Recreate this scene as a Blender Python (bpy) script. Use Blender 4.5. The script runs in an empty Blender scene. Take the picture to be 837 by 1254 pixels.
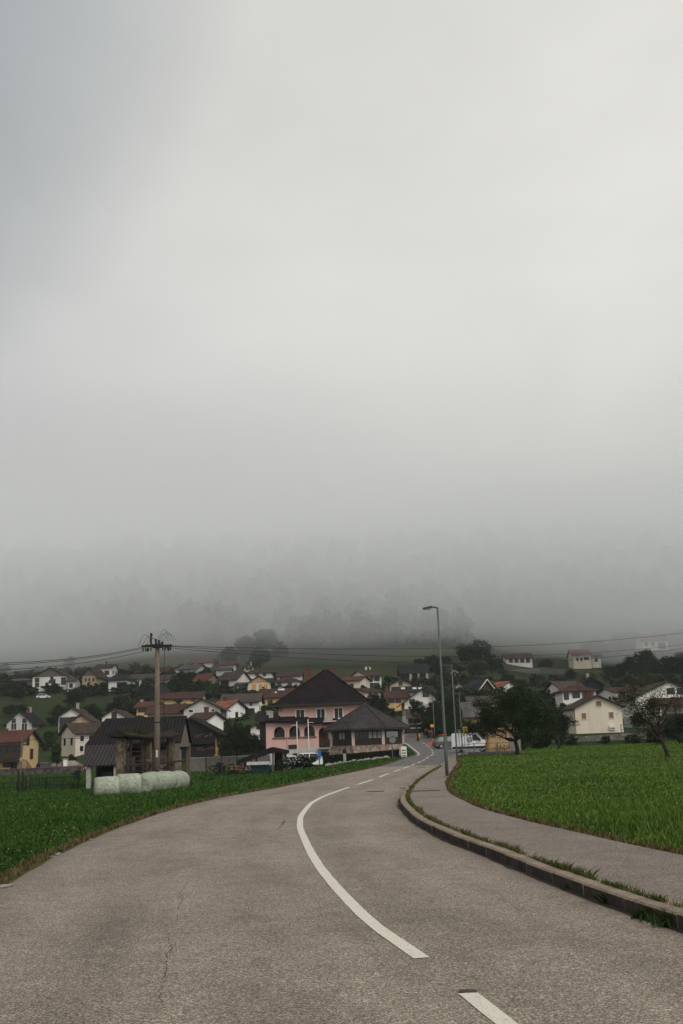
import bpy, bmesh, math, random
import numpy as np
from mathutils import Vector, Matrix, noise
R = math.radians
random.seed(7)
SC = bpy.context.scene
COL = SC.collection

# ------------------------------------------------------------------ camera
W0, H0, F = 837.0, 1254.0, 1250.0
EYE = Vector((0, 0, 1.6))
PITCH, ROLL = math.atan(283 / F), R(2.1)
_f = Vector((0, math.cos(PITCH), math.sin(PITCH)))
_u0 = Vector((0, -math.sin(PITCH), math.cos(PITCH)))
_r0 = Vector((1, 0, 0))
_r = _r0 * math.cos(ROLL) - _u0 * math.sin(ROLL)
_u = _u0 * math.cos(ROLL) + _r0 * math.sin(ROLL)
cam = bpy.data.cameras.new('camera')
camo = bpy.data.objects.new('camera', cam)
COL.objects.link(camo)
m = Matrix((( _r.x, _u.x, -_f.x, EYE.x), (_r.y, _u.y, -_f.y, EYE.y), (_r.z, _u.z, -_f.z, EYE.z), (0, 0, 0, 1)))
camo.matrix_world = m
cam.sensor_fit = 'HORIZONTAL'
cam.sensor_width = 24.0
cam.lens = 24.0 * F / W0
cam.clip_end = 6000
cam.clip_start = 0.1
SC.camera = camo

def ray(px, py):
    return _f + _r * ((px - W0 / 2) / F) + _u * ((H0 / 2 - py) / F)
def at(px, py, d):
    v = ray(px, py)
    return EYE + v * (d / v.y)
def mpp(d):
    return d / 1279.0

# ------------------------------------------------------------------ interpolation
def interp(pts):
    xs = np.array([p[0] for p in pts], float); ys = np.array([p[1] for p in pts], float)
    n = len(xs); h = np.diff(xs); dl = np.diff(ys) / h
    ms = np.zeros(n)
    for i in range(1, n - 1):
        if dl[i - 1] * dl[i] > 0:
            w1 = 2 * h[i] + h[i - 1]; w2 = h[i] + 2 * h[i - 1]
            ms[i] = (w1 + w2) / (w1 / dl[i - 1] + w2 / dl[i])
    ms[0], ms[-1] = dl[0], dl[-1]
    def f(x):
        x = np.asarray(x, float)
        i = np.clip(np.searchsorted(xs, x) - 1, 0, n - 2)
        t = (x - xs[i]) / h[i]
        lo = x < xs[0]; hi = x > xs[-1]
        t2, t3 = t * t, t * t * t
        v = (2*t3 - 3*t2 + 1) * ys[i] + (t3 - 2*t2 + t) * h[i] * ms[i] + (-2*t3 + 3*t2) * ys[i + 1] + (t3 - t2) * h[i] * ms[i + 1]
        v = np.where(lo, ys[0] + (x - xs[0]) * ms[0], v)
        v = np.where(hi, ys[-1] + (x - xs[-1]) * ms[-1], v)
        return v
    return f
def sstep(a, b, x):
    t = np.clip((np.asarray(x, float) - a) / (b - a), 0, 1)
    return t * t * (3 - 2 * t)

UP = [(470, 52), (500, 65), (540, 83), (620, 112), (740, 138), (920, 150), (1100, 153), (1500, 155)]
ZC = interp([(-80, 0), (60, 0), (112, 0), (130, .35), (150, 1.0), (175, 2.8), (215, 7.3), (265, 13.4), (300, 16.8), (350, 24), (420, 37)] + UP)
ZL = interp([(-80, 0), (8, 0), (40, -.45), (60, -.8), (80, -1.05), (165, -1.12), (200, 1), (250, 7), (330, 21.2), (400, 33)] + UP)
ZM = interp([(-80, 0), (8, 0), (40, -.45), (60, -.8), (80, -1.05), (132, -1.12), (150, 0), (175, 3), (200, 6), (225, 8.5), (280, 16.3), (330, 22.5), (395, 32.5)] + UP)
ZR = interp([(-80, 0), (120, 0), (141, .05), (143.5, 1.3), (165, 1.8), (215, 6.1), (226, 8), (300, 15.8), (350, 20.8), (372, 22.8), (400, 26.3), (420, 29.8)] + UP)

def gc(px, py):                     # pixel -> point of the road surface
    v = ray(px, py); t = 4.0
    for _ in range(6000):
        p = EYE + v * t
        if p.z <= float(ZC(p.y)): return p
        t += 0.03 + t * 0.0006
    return p
def edge(pix, pre, post):
    pts = [(lambda p: (p.y, p.x))(gc(*q)) for q in pix]
    pts = sorted(pre + pts + post)
    out = [pts[0]]
    for p in pts[1:]:
        if p[0] - out[-1][0] > 0.8: out.append(p)
    return interp(out)
LX = edge([(0, 1088), (45, 1061), (100, 1033), (150, 1012), (200, 995), (262, 979), (340, 964.7), (403, 951.5), (450, 942), (474, 936), (494, 929), (509, 922.6)],
          [(-60, 14), (-30, 4.5), (-10, -.4), (0, -2.4), (6, -3.4)], [(150, 8.0), (165, 6.0), (180, -1.0), (200, -16)])
RX = edge([(837, 1141), (787, 1124), (736, 1106), (672, 1080.7), (608, 1054), (540, 1026), (505.6, 1005), (493, 991), (491, 983), (495, 974.5), (503, 964), (519, 952), (534.7, 942.5), (543, 936.5), (551.7, 928)],
          [(-60, 22), (-30, 11.5), (-10, 6.3), (0, 4.15)], [(112, 12.6), (150, 14.0), (165, 12.8), (180, 7), (200, -8)])
CXf = edge([(610, 1252), (573, 1222), (516.7, 1177.6), (457.5, 1135), (418, 1096), (389.4, 1060), (374, 1031), (367.6, 1012), (370, 999), (379.5, 987), (392.6, 978.4), (411, 971), (428, 965), (457, 955.5), (476, 948), (490.5, 943), (505.5, 937.4), (518.7, 931.7), (527.3, 926), (531, 922.8)],
           [(-60, 18), (-30, 8), (-10, 2.9), (0, 1.9)], [(150, 10.8), (165, 9.0), (180, 3), (200, -12)])
SX = edge([(837, 1060), (778.5, 1047), (710, 1030), (650.6, 1015.4), (578, 992), (556, 980), (547, 968), (548, 959.5), (551.7, 952), (560, 939), (567.5, 926)],
          [(-60, 26), (-30, 15.5), (-10, 9.5), (0, 7.0)], [(112, 14.6), (150, 16.5), (165, 16), (180, 12), (200, 0)])

def terr(X, Y):
    X = np.asarray(X, float); Y = np.asarray(Y, float)
    Yc = np.clip(Y, -60, 1500)
    Yl = np.minimum(Yc, 160)
    lx = np.where(Yc < 160, LX(Yl), .042 * Yc); sx = np.where(Yc < 160, SX(Yl), .10 * Yc)
    u = X / np.maximum(Yc, 20)
    k = sstep(-.30, -.15, u)
    zl = ZL(Yc) * (1 - k) + ZM(Yc) * k
    wl = sstep(0, 7 + .09 * np.maximum(Yc, 0), lx - X)
    wr = sstep(3, 4 + .075 * np.maximum(Yc, 0), X - sx)
    z = ZC(Yc); z = z + (zl - z) * wl; z = z + (ZR(Yc) - z) * wr
    z = z + .10 * sstep(0.0, .35, X - sx) * (1 - sstep(105, 118, Yc))
    amp = sstep(230, 420, Yc)
    z = z + .5 * amp * (1.1 * np.sin(X * .031 + Y * .017) + .8 * np.sin(X * .071 - Y * .043) + .4 * np.sin(X * .19 + Y * .11))
    return z
def th(x, y): return float(terr(x, y))
def gp(px, py, t0=5.0):             # pixel -> point of the ground
    v = ray(px, py); t = t0
    for _ in range(20000):
        p = EYE + v * t
        if p.z <= th(p.x, p.y): return p
        t += 0.05 + t * 0.0008
    return p
def gd(px, d, py=900):              # ground point under pixel column px at distance d
    p = at(px, py, d); z = th(p.x, p.y)
    for _ in range(3):
        # follow the tilt of the picture's verticals
        q = EYE + ray(px, py) * (d / ray(px, py).y)
        p = Vector((q.x, q.y, z))
    return p

# ------------------------------------------------------------------ materials
MATS = {}
def nodes(name):
    mt = bpy.data.materials.new(name); mt.use_nodes = True
    nt = mt.node_tree; b = nt.nodes['Principled BSDF']
    return mt, nt, b
def mix(nt, fac, a, b, kind='MIX'):
    n = nt.nodes.new('ShaderNodeMix'); n.data_type = 'RGBA'; n.blend_type = kind
    for sock, v in ((n.inputs[0], fac), (n.inputs[6], a), (n.inputs[7], b)):
        if hasattr(v, 'links'): nt.links.new(v, sock)
        elif isinstance(v, (int, float)): sock.default_value = v if sock.type == 'VALUE' else (v, v, v, 1)
        else: sock.default_value = (*v[:3], 1)
    return n.outputs[2]
def tex(nt, kind, scale, coord=None, **kw):
    n = nt.nodes.new(kind)
    n.inputs['Scale'].default_value = scale
    for k, v in kw.items():
        if k in ('Detail', 'Roughness', 'Distortion', 'Randomness'): n.inputs[k].default_value = v
        else: setattr(n, k, v)
    if coord is not None: nt.links.new(coord, n.inputs['Vector'])
    return n
def ramp(nt, src, stops):
    n = nt.nodes.new('ShaderNodeValToRGB')
    while len(n.color_ramp.elements) < len(stops): n.color_ramp.elements.new(.5)
    for e, (p, c) in zip(n.color_ramp.elements, stops):
        e.position = p; e.color = (c, c, c, 1) if isinstance(c, (int, float)) else (*c[:3], 1)
    nt.links.new(src, n.inputs[0])
    return n.outputs[0]
def objc(nt, kind='Object'):
    return nt.nodes.new('ShaderNodeTexCoord').outputs[kind]
def bump(nt, b, h, s=.3, dist=.02):
    n = nt.nodes.new('ShaderNodeBump'); n.inputs['Strength'].default_value = s; n.inputs['Distance'].default_value = dist
    nt.links.new(h, n.inputs['Height']); nt.links.new(n.outputs[0], b.inputs['Normal'])
def sc(c, k): return tuple(min(1, x * k) for x in c)

def plain(name, c, rough=.7, var=.18, scale=1.5, metal=0, spec=.15, streak=False, fine=0):
    if name in MATS: return MATS[name]
    mt, nt, b = nodes(name)
    co = objc(nt)
    if streak:                        # rain streaks and damp patches that belong to old plaster and wood
        mp = nt.nodes.new('ShaderNodeMapping'); mp.inputs['Scale'].default_value = (1, 1, .14)
        nt.links.new(co, mp.inputs[0]); src = mp.outputs[0]
    else: src = co
    n1 = tex(nt, 'ShaderNodeTexNoise', scale, src, Detail=6, Roughness=.65)
    f = ramp(nt, n1.outputs[0], [(.3, 0), (.7, 1)])
    out = mix(nt, f, sc(c, 1 - var), sc(c, 1 + var * .7))
    if fine:
        n2 = tex(nt, 'ShaderNodeTexNoise', fine, co, Detail=3)
        g = ramp(nt, n2.outputs[0], [(.35, .72), (.65, 1.15)])
        out = mix(nt, 1.0, out, g, 'MULTIPLY')
        bump(nt, b, n2.outputs[0], .25, .01)
    nt.links.new(out, b.inputs['Base Color'])
    b.inputs['Roughness'].default_value = rough; b.inputs['Metallic'].default_value = metal
    b.inputs['Specular IOR Level'].default_value = spec
    MATS[name] = mt
    return mt
def roofmat(name, c, c2=None, rows=1.6, rough=.85, moss=.25):
    if name in MATS: return MATS[name]
    mt, nt, b = nodes(name)
    co = objc(nt)
    wv = tex(nt, 'ShaderNodeTexWave', rows, co, bands_direction='Z', wave_profile='SAW'); wv.inputs['Distortion'].default_value = .6; wv.inputs['Detail Scale'].default_value = 3
    vo = tex(nt, 'ShaderNodeTexVoronoi', 3.2, co)
    n1 = tex(nt, 'ShaderNodeTexNoise', .55, co, Detail=7, Roughness=.7)
    f = ramp(nt, n1.outputs[0], [(.38, 0), (.66, 1)])
    out = mix(nt, f, c, c2 or sc(c, .6))
    hs = nt.nodes.new('ShaderNodeSeparateColor'); nt.links.new(vo.outputs['Color'], hs.inputs[0])
    g = ramp(nt, hs.outputs[0], [(0, .72), (1, 1.22)])
    out = mix(nt, 1.0, out, g, 'MULTIPLY')
    g2 = ramp(nt, wv.outputs[0], [(0, .62), (.2, 1.0), (1, 1.1)])
    out = mix(nt, 1.0, out, g2, 'MULTIPLY')
    n3 = tex(nt, 'ShaderNodeTexNoise', 1.7, co, Detail=6, Roughness=.75)
    fm = ramp(nt, n3.outputs[0], [(.56, 0), (.72, moss)])
    out = mix(nt, fm, out, (.06, .06, .045))
    nt.links.new(out, b.inputs['Base Color'])
    bump(nt, b, wv.outputs[0], .5, .04)
    b.inputs['Roughness'].default_value = .95; b.inputs['Specular IOR Level'].default_value = .06
    MATS[name] = mt
    return mt
def boards(name, c, scale=3.0, axis='X', var=.45):
    if name in MATS: return MATS[name]
    mt, nt, b = nodes(name)
    co = objc(nt)
    wv = tex(nt, 'ShaderNodeTexWave', scale, co, bands_direction=axis, wave_profile='SAW'); wv.inputs['Distortion'].default_value = .25
    n1 = tex(nt, 'ShaderNodeTexNoise', 2.2, co, Detail=6, Roughness=.7)
    out = mix(nt, n1.outputs[0], sc(c, 1 - var), sc(c, 1 + var))
    g = ramp(nt, wv.outputs[0], [(0, .25), (.12, 1), (1, .9)])
    out = mix(nt, 1.0, out, g, 'MULTIPLY')
    nt.links.new(out, b.inputs['Base Color']); bump(nt, b, wv.outputs[0], .5, .03)
    b.inputs['Roughness'].default_value = .85; b.inputs['Specular IOR Level'].default_value = .15
    MATS[name] = mt
    return mt
def stone(name, c, scale=2.0, mortar=.55):
    if name in MATS: return MATS[name]
    mt, nt, b = nodes(name)
    co = objc(nt)
    vo = tex(nt, 'ShaderNodeTexVoronoi', scale, co); ve = tex(nt, 'ShaderNodeTexVoronoi', scale, co, feature='DISTANCE_TO_EDGE')
    hs = nt.nodes.new('ShaderNodeSeparateColor'); nt.links.new(vo.outputs['Color'], hs.inputs[0])
    out = mix(nt, hs.outputs[0], sc(c, .55), sc(c, 1.35))
    n1 = tex(nt, 'ShaderNodeTexNoise', 9, co, Detail=6, Roughness=.7)
    out = mix(nt, 1.0, out, ramp(nt, n1.outputs[0], [(.3, .6), (.7, 1.2)]), 'MULTIPLY')
    g = ramp(nt, ve.outputs['Distance'], [(0, mortar), (.07, 1)])
    out = mix(nt, 1.0, out, g, 'MULTIPLY')
    nt.links.new(out, b.inputs['Base Color']); bump(nt, b, ve.outputs['Distance'], .7, .05)
    b.inputs['Roughness'].default_value = .9; b.inputs['Specular IOR Level'].default_value = .15
    MATS[name] = mt
    return mt
def leafmat(name, c, c2, ctr=.35, trans=.0):
    if name in MATS: return MATS[name]
    mt, nt, b = nodes(name)
    oi = nt.nodes.new('ShaderNodeObjectInfo')
    ge = nt.nodes.new('ShaderNodeNewGeometry')
    n1 = tex(nt, 'ShaderNodeTexNoise', ctr, ge.outputs['Position'], Detail=4, Roughness=.7)
    f = ramp(nt, n1.outputs[0], [(.3, 0), (.7, 1)])
    out = mix(nt, f, c, c2)
    g = ramp(nt, ge.outputs['Random Per Island'], [(0, .55), (1, 1.5)])
    out = mix(nt, 1.0, out, g, 'MULTIPLY')
    g = ramp(nt, oi.outputs['Random'], [(0, .75), (1, 1.25)])
    out = mix(nt, 1.0, out, g, 'MULTIPLY')
    nt.links.new(out, b.inputs['Base Color'])
    b.inputs['Roughness'].default_value = .8; b.inputs['Specular IOR Level'].default_value = .08
    MATS[name] = mt
    return mt
def glass(name='window_glass', c=(.012, .013, .016)):
    if name in MATS: return MATS[name]
    mt, nt, b = nodes(name)
    n1 = tex(nt, 'ShaderNodeTexNoise', .9, objc(nt), Detail=2)
    nt.links.new(mix(nt, n1.outputs[0], sc(c, .5), sc(c, 1.9)), b.inputs['Base Color'])
    b.inputs['Roughness'].default_value = .12; b.inputs['Specular IOR Level'].default_value = .35
    MATS[name] = mt
    return mt

# ------------------------------------------------------------------ mesh building
class MB:
    def __init__(s): s.v = []; s.f = []; s.m = []
    def add(s, vs, fs, mi=0):
        o = len(s.v); s.v += [tuple(v) for v in vs]; s.f += [tuple(i + o for i in f) for f in fs]; s.m += [mi] * len(fs)
        return s
    def box(s, x0, x1, y0, y1, z0, z1, mi=0):
        v = [(x0,y0,z0),(x1,y0,z0),(x1,y1,z0),(x0,y1,z0),(x0,y0,z1),(x1,y0,z1),(x1,y1,z1),(x0,y1,z1)]
        return s.add(v, [(3,2,1,0),(4,5,6,7),(0,1,5,4),(1,2,6,5),(2,3,7,6),(3,0,4,7)], mi)
    def bar(s, a, b, w, h=None, mi=0):
        a = Vector(a); b = Vector(b); h = h or w; d = (b - a).normalized()
        r = d.cross(Vector((0, 0, 1)));
        if r.length < 1e-4: r = Vector((1, 0, 0))
        r.normalize(); u = r.cross(d)
        vs = [p + r * (sx * w / 2) + u * (sz * h / 2) for p in (a, b) for sx, sz in ((-1,-1),(1,-1),(1,1),(-1,1))]
        return s.add(vs, [(0,1,2,3),(7,6,5,4),(0,4,5,1),(1,5,6,2),(2,6,7,3),(3,7,4,0)], mi)
    def tube(s, pts, rad, n=8, mi=0, cap=True):
        pts = [Vector(p) for p in pts]; rad = rad if isinstance(rad, (list, tuple)) else [rad] * len(pts)
        vs = []; fs = []; k = len(pts); ref = None
        for i, p in enumerate(pts):
            d = (pts[min(i + 1, k - 1)] - pts[max(i - 1, 0)])
            d = d.normalized() if d.length > 1e-9 else Vector((0, 0, 1))
            if ref is None:
                ref = Vector((1, 0, 0)) if abs(d.x) < .9 else Vector((0, 1, 0))
            a = (ref - d * ref.dot(d))
            a = a.normalized() if a.length > 1e-6 else d.orthogonal().normalized()
            ref = a; c = d.cross(a)
            for j in range(n):
                t = 2 * math.pi * j / n
                vs.append(p + (a * math.cos(t) + c * math.sin(t)) * rad[i])
        for i in range(k - 1):
            for j in range(n):
                j2 = (j + 1) % n
                fs.append((i*n + j, i*n + j2, (i+1)*n + j2, (i+1)*n + j))
        if cap: fs += [tuple(range(n))[::-1], tuple((k-1)*n + j for j in range(n))]
        return s.add(vs, fs, mi)
    def prism(s, poly, a0, a1, axis='y', mi=0):   # poly in the two other axes, extruded along axis
        n = len(poly)
        def P(p, a): return (p[0], a, p[1]) if axis == 'y' else ((a, p[0], p[1]) if axis == 'x' else (p[0], p[1], a))
        vs = [P(p, a0) for p in poly] + [P(p, a1) for p in poly]
        fs = [tuple(range(n)), tuple(range(n, 2*n))[::-1]] + [(i, i + n, (i+1) % n + n, (i+1) % n) for i in range(n)]
        return s.add(vs, fs, mi)
    def build(s, name, mats, parent=None, smooth=False, bevel=0):
        me = bpy.data.meshes.new(name); me.from_pydata(s.v, [], s.f)
        mats = mats if isinstance(mats, (list, tuple)) else [mats]
        for q in mats: me.materials.append(q)
        if len(mats) > 1: me.polygons.foreach_set('material_index', s.m)
        bm = bmesh.new(); bm.from_mesh(me); bmesh.ops.recalc_face_normals(bm, faces=bm.faces)
        if bevel: bmesh.ops.bevel(bm, geom=list(bm.edges), offset=bevel, segments=2, affect='EDGES', clamp_overlap=True)
        bm.to_mesh(me); bm.free()
        if smooth: me.polygons.foreach_set('use_smooth', [True] * len(me.polygons))
        me.update()
        return link(name, me, parent)
def link(name, data, parent=None):
    o = bpy.data.objects.new(name, data); COL.objects.link(o)
    if parent is not None: o.parent = parent
    return o
def tag(o, label=None, cat=None, group=None, kind=None):
    if label: o['label'] = label
    if cat: o['category'] = cat
    if group: o['group'] = group
    if kind: o['kind'] = kind
    return o
def empty(name, loc, rz, label, cat, group=None):
    o = bpy.data.objects.new(name, None); COL.objects.link(o); o.empty_display_size = .3
    o.location = loc; o.rotation_euler = (0, 0, rz)
    return tag(o, label, cat, group)
def npmesh(name, verts, faces, mat, k, parent=None, midx=None):
    me = bpy.data.meshes.new(name)
    nv, nf = len(verts), len(faces)
    me.vertices.add(nv); me.vertices.foreach_set('co', np.asarray(verts, np.float32).ravel())
    me.loops.add(nf * k); me.loops.foreach_set('vertex_index', np.asarray(faces, np.int32).ravel())
    me.polygons.add(nf); me.polygons.foreach_set('loop_start', np.arange(0, nf * k, k, dtype=np.int32))
    for q in (mat if isinstance(mat, (list, tuple)) else [mat]): me.materials.append(q)
    if midx is not None: me.polygons.foreach_set('material_index', midx)
    me.update(calc_edges=True)
    return link(name, me, parent)
EXPO, HAZE, FOG, FOG2, FOGC = 0.0, 0.00014, 0.0085, 0.007, (.93, .945, .95)
# ------------------------------------------------------------------ render, sky, light, air
SC.render.engine = 'CYCLES'
SC.view_settings.view_transform = 'Standard'; SC.view_settings.look = 'None'
SC.view_settings.gamma = 1; SC.view_settings.exposure = EXPO
SC.cycles.volume_bounces = 12; SC.cycles.max_bounces = 14; SC.cycles.diffuse_bounces = 3
SC.cycles.use_denoising = True
SC.cycles.denoiser = 'OPENIMAGEDENOISE'
SUN_EL, SUN_AZ = R(40), R(138)            # azimuth measured from +Y towards +X
w = bpy.data.worlds.new('World'); SC.world = w; w.use_nodes = True
nt = w.node_tree; bg = nt.nodes['Background']; bg.inputs['Strength'].default_value = .1
sky = nt.nodes.new('ShaderNodeTexSky'); sky.sky_type = 'NISHITA'; sky.sun_disc = False
sky.sun_elevation = SUN_EL; sky.sun_rotation = SUN_AZ
co = nt.nodes.new('ShaderNodeTexCoord').outputs['Generated']
sp = nt.nodes.new('ShaderNodeSeparateXYZ'); nt.links.new(co, sp.inputs[0])
base = ramp(nt, sp.outputs[2], [(0, .50), (.12, .56), (.35, .74), (.55, .72), (1, .74)])
# the thin bright patch of the overcast, high to the right, where the sun stands behind it
def blob(direction, p0, p1):
    d = nt.nodes.new('ShaderNodeVectorMath'); d.operation = 'DOT_PRODUCT'
    nt.links.new(co, d.inputs[0]); d.inputs[1].default_value = Vector(direction).normalized()
    return ramp(nt, d.outputs['Value'], [(p0, 0), (p1, 1)])
b1 = blob((.30, .80, .52), .80, 1.0)
b2 = blob((-.52, .60, .68), .885, .995)
mp = nt.nodes.new('ShaderNodeMapping'); mp.inputs['Scale'].default_value = (1.0, 1.0, 1.7); nt.links.new(co, mp.inputs[0])
nz = tex(nt, 'ShaderNodeTexNoise', 2.3, mp.outputs[0], Detail=5, Roughness=.5, Distortion=.25)
nzr = ramp(nt, nz.outputs[0], [(.3, .90), (.7, 1.08)])
c1 = mix(nt, b1, base, (.97, .96, .92))
c1 = mix(nt, b2, c1, (.41, .46, .50))
b3 = blob((.25, -.85, .45), .35, 1.0)
c1 = mix(nt, b3, c1, (1.45, 1.43, 1.38))      # the open, brighter sky over the valley behind the camera
c1 = mix(nt, 1.0, c1, nzr, 'MULTIPLY')
c1 = mix(nt, 1.0, c1, (1.0, .997, .975), 'MULTIPLY')
vm = nt.nodes.new('ShaderNodeVectorMath'); vm.operation = 'SCALE'; nt.links.new(c1, vm.inputs[0]); vm.inputs['Scale'].default_value = 8.2
cov = mix(nt, .94, sky.outputs[0], vm.outputs[0])
nt.links.new(cov, bg.inputs['Color'])

sl = bpy.data.lights.new('sun', 'SUN'); sl.energy = 1.5; sl.angle = R(30); sl.color = (1, .96, .90)
so = bpy.data.objects.new('sun', sl); COL.objects.link(so)
sd = Vector((math.cos(SUN_EL) * math.sin(SUN_AZ), math.cos(SUN_EL) * math.cos(SUN_AZ), math.sin(SUN_EL)))
so.rotation_euler = sd.to_track_quat('Z', 'Y').to_euler()

def volmat(name, dens, col):
    mt = bpy.data.materials.new(name); mt.use_nodes = True; nt = mt.node_tree
    nt.nodes.remove(nt.nodes['Principled BSDF'])
    pv = nt.nodes.new('ShaderNodeVolumePrincipled'); pv.inputs['Density'].default_value = dens; pv.inputs['Color'].default_value = (*col, 1)
    pv.inputs['Anisotropy'].default_value = .0
    nt.links.new(pv.outputs[0], nt.nodes['Material Output'].inputs['Volume'])
    return mt
hz = MB().box(-1700, 1700, -150, 1650, -4, 190).build('haze', volmat('haze_air', HAZE, (.90, .93, .96)))
hz['kind'] = 'stuff'
# the low cloud that lies on the hillside: a closed body with an uneven underside
def fogbank(name, x0, x1, y0, y1, nx, ny, bot, top, dens, col):
    xs = np.linspace(x0, x1, nx); ys = y0 + (y1 - y0) * np.linspace(0, 1, ny) ** 1.5
    XX, YY = np.meshgrid(xs, ys)
    zb = bot(XX, YY); zt = np.maximum(top(XX, YY), zb + .5)
    V = np.concatenate([np.stack([XX, YY, zb], -1).reshape(-1, 3), np.stack([XX, YY, zt], -1).reshape(-1, 3)])
    n = nx * ny; I = lambda i, j: j * nx + i
    fs = []
    for j in range(ny - 1):
        for i in range(nx - 1):
            q = (I(i, j), I(i + 1, j), I(i + 1, j + 1), I(i, j + 1))
            fs.append(q[::-1]); fs.append(tuple(k + n for k in q))
    for i in range(nx - 1):
        fs.append((I(i, 0), I(i + 1, 0), I(i + 1, 0) + n, I(i, 0) + n)); fs.append((I(i + 1, ny-1), I(i, ny-1), I(i, ny-1) + n, I(i + 1, ny-1) + n))
    for j in range(ny - 1):
        fs.append((I(0, j + 1), I(0, j), I(0, j) + n, I(0, j + 1) + n)); fs.append((I(nx-1, j), I(nx-1, j + 1), I(nx-1, j + 1) + n, I(nx-1, j) + n))
    o = npmesh(name, V, fs, volmat(name + '_vapour', dens, col), 4)
    o['kind'] = 'stuff'
    return o
def wob(X, Y, a):
    return a * (np.sin(X * .013 + Y * .007 + 1) + .7 * np.sin(X * .031 - Y * .012) + .5 * np.sin(X * .057 + Y * .024 + 2) + .3 * np.sin(X * .11 - Y * .05))
fogbank('fog_bank', -1000, 1000, 140, 1300, 130, 76,
        lambda X, Y: 40.5 + 25 * (1 - sstep(140, 400, Y)) + wob(X, Y, 2.2) * sstep(140, 300, Y) - 15 * sstep(-55, -150, X) - 12 * sstep(55, 130, X),
        lambda X, Y: 66 + 119 * np.clip((Y - 140) / 760, 0, 1) ** 1.15 + wob(X * .4 + 300, Y * .4, 5) * sstep(140, 400, Y), FOG, FOGC)

# its thin ragged hem, hanging lower over the last houses
fogbank('fog_bank', -1000, 1000, 250, 1000, 130, 60,
        lambda X, Y: 31 + 14 * (1 - sstep(250, 390, Y)) + wob(X * 1.6, Y * 1.6, 1.6) - 9 * sstep(-55, -150, X) - 5 * sstep(55, 130, X),
        lambda X, Y: 47 + 4 * sstep(250, 390, Y) + wob(X + 90, Y, 2), FOG * .38, FOGC)

# ------------------------------------------------------------------ ground
def ground_mat():
    mt, nt, b = nodes('meadow_earth')
    ge = nt.nodes.new('ShaderNodeNewGeometry').outputs['Position']
    n1 = tex(nt, 'ShaderNodeTexNoise', .05, ge, Detail=8, Roughness=.65)
    n2 = tex(nt, 'ShaderNodeTexNoise', .9, ge, Detail=8, Roughness=.75)
    n3 = tex(nt, 'ShaderNodeTexNoise', 14, ge, Detail=6, Roughness=.8)
    o = mix(nt, ramp(nt, n1.outputs[0], [(.35, 0), (.65, 1)]), (.017, .033, .010), (.036, .053, .015))
    o = mix(nt, ramp(nt, n2.outputs[0], [(.42, 0), (.7, .5)]), o, (.016, .034, .010))
    o = mix(nt, 1.0, o, ramp(nt, n3.outputs[0], [(.25, .45), (.75, 1.5)]), 'MULTIPLY')
    # higher pastures are paler and drier
    sp = nt.nodes.new('ShaderNodeSeparateXYZ'); nt.links.new(ge, sp.inputs[0])
    mr = nt.nodes.new('ShaderNodeMapRange'); nt.links.new(sp.outputs[2], mr.inputs[0])
    mr.inputs[1].default_value = 5; mr.inputs[2].default_value = 26
    n4 = tex(nt, 'ShaderNodeTexNoise', .018, ge, Detail=5, Roughness=.6)
    hi = mix(nt, ramp(nt, n4.outputs[0], [(.40, 0), (.6, 1)]), (.018, .028, .012), (.052, .058, .022))
    hi = mix(nt, 1.0, hi, ramp(nt, n2.outputs[0], [(.25, .7), (.75, 1.2)]), 'MULTIPLY')
    o = mix(nt, mr.outputs[0], o, hi)
    # above the last pasture the slope is forest floor
    m2 = nt.nodes.new('ShaderNodeMapRange'); nt.links.new(sp.outputs[2], m2.inputs[0]); m2.inputs[1].default_value = 38; m2.inputs[2].default_value = 46
    o = mix(nt, m2.outputs[0], o, (.014, .019, .010))
    nt.links.new(o, b.inputs['Base Color']); b.inputs['Roughness'].default_value = 1; b.inputs['Specular IOR Level'].default_value = .05
    bump(nt, b, n3.outputs[0], .6, .08)
    return mt
def axis(segs):
    out = []
    for a, b, s in segs: out += list(np.arange(a, b, s))
    return np.array(out + [segs[-1][1]], float)
gx = axis([(-1600, -600, 100), (-600, -220, 20), (-220, -70, 4), (-70, -20, 2), (-20, 30, .8), (30, 80, 2), (80, 220, 4), (220, 600, 20), (600, 1600, 100)])
gy = axis([(-140, -60, 20), (-60, 0, 5), (0, 70, 1.2), (70, 180, 1.5), (180, 480, 4), (480, 800, 12), (800, 1600, 40)])
GX, GY = np.meshgrid(gx, gy); GZ = terr(GX, GY)
# the bed under road and pavement is cut a little lower
Yl = np.clip(GY, -60, 190)
inroad = (GX > LX(Yl) + .1) & (GX < SX(Yl) - .1) & (GY < 192)
GZ = np.where(inroad, GZ - .12, GZ)
nx = len(gx)
idx = np.arange(GX.size).reshape(GX.shape)
fc = np.stack([idx[:-1, :-1], idx[:-1, 1:], idx[1:, 1:], idx[1:, :-1]], -1).reshape(-1, 4)
g = npmesh('ground', np.stack([GX, GY, GZ], -1).reshape(-1, 3), fc, ground_mat(), 4)
g.data.polygons.foreach_set('use_smooth', [True] * len(fc)); g['kind'] = 'structure'

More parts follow.
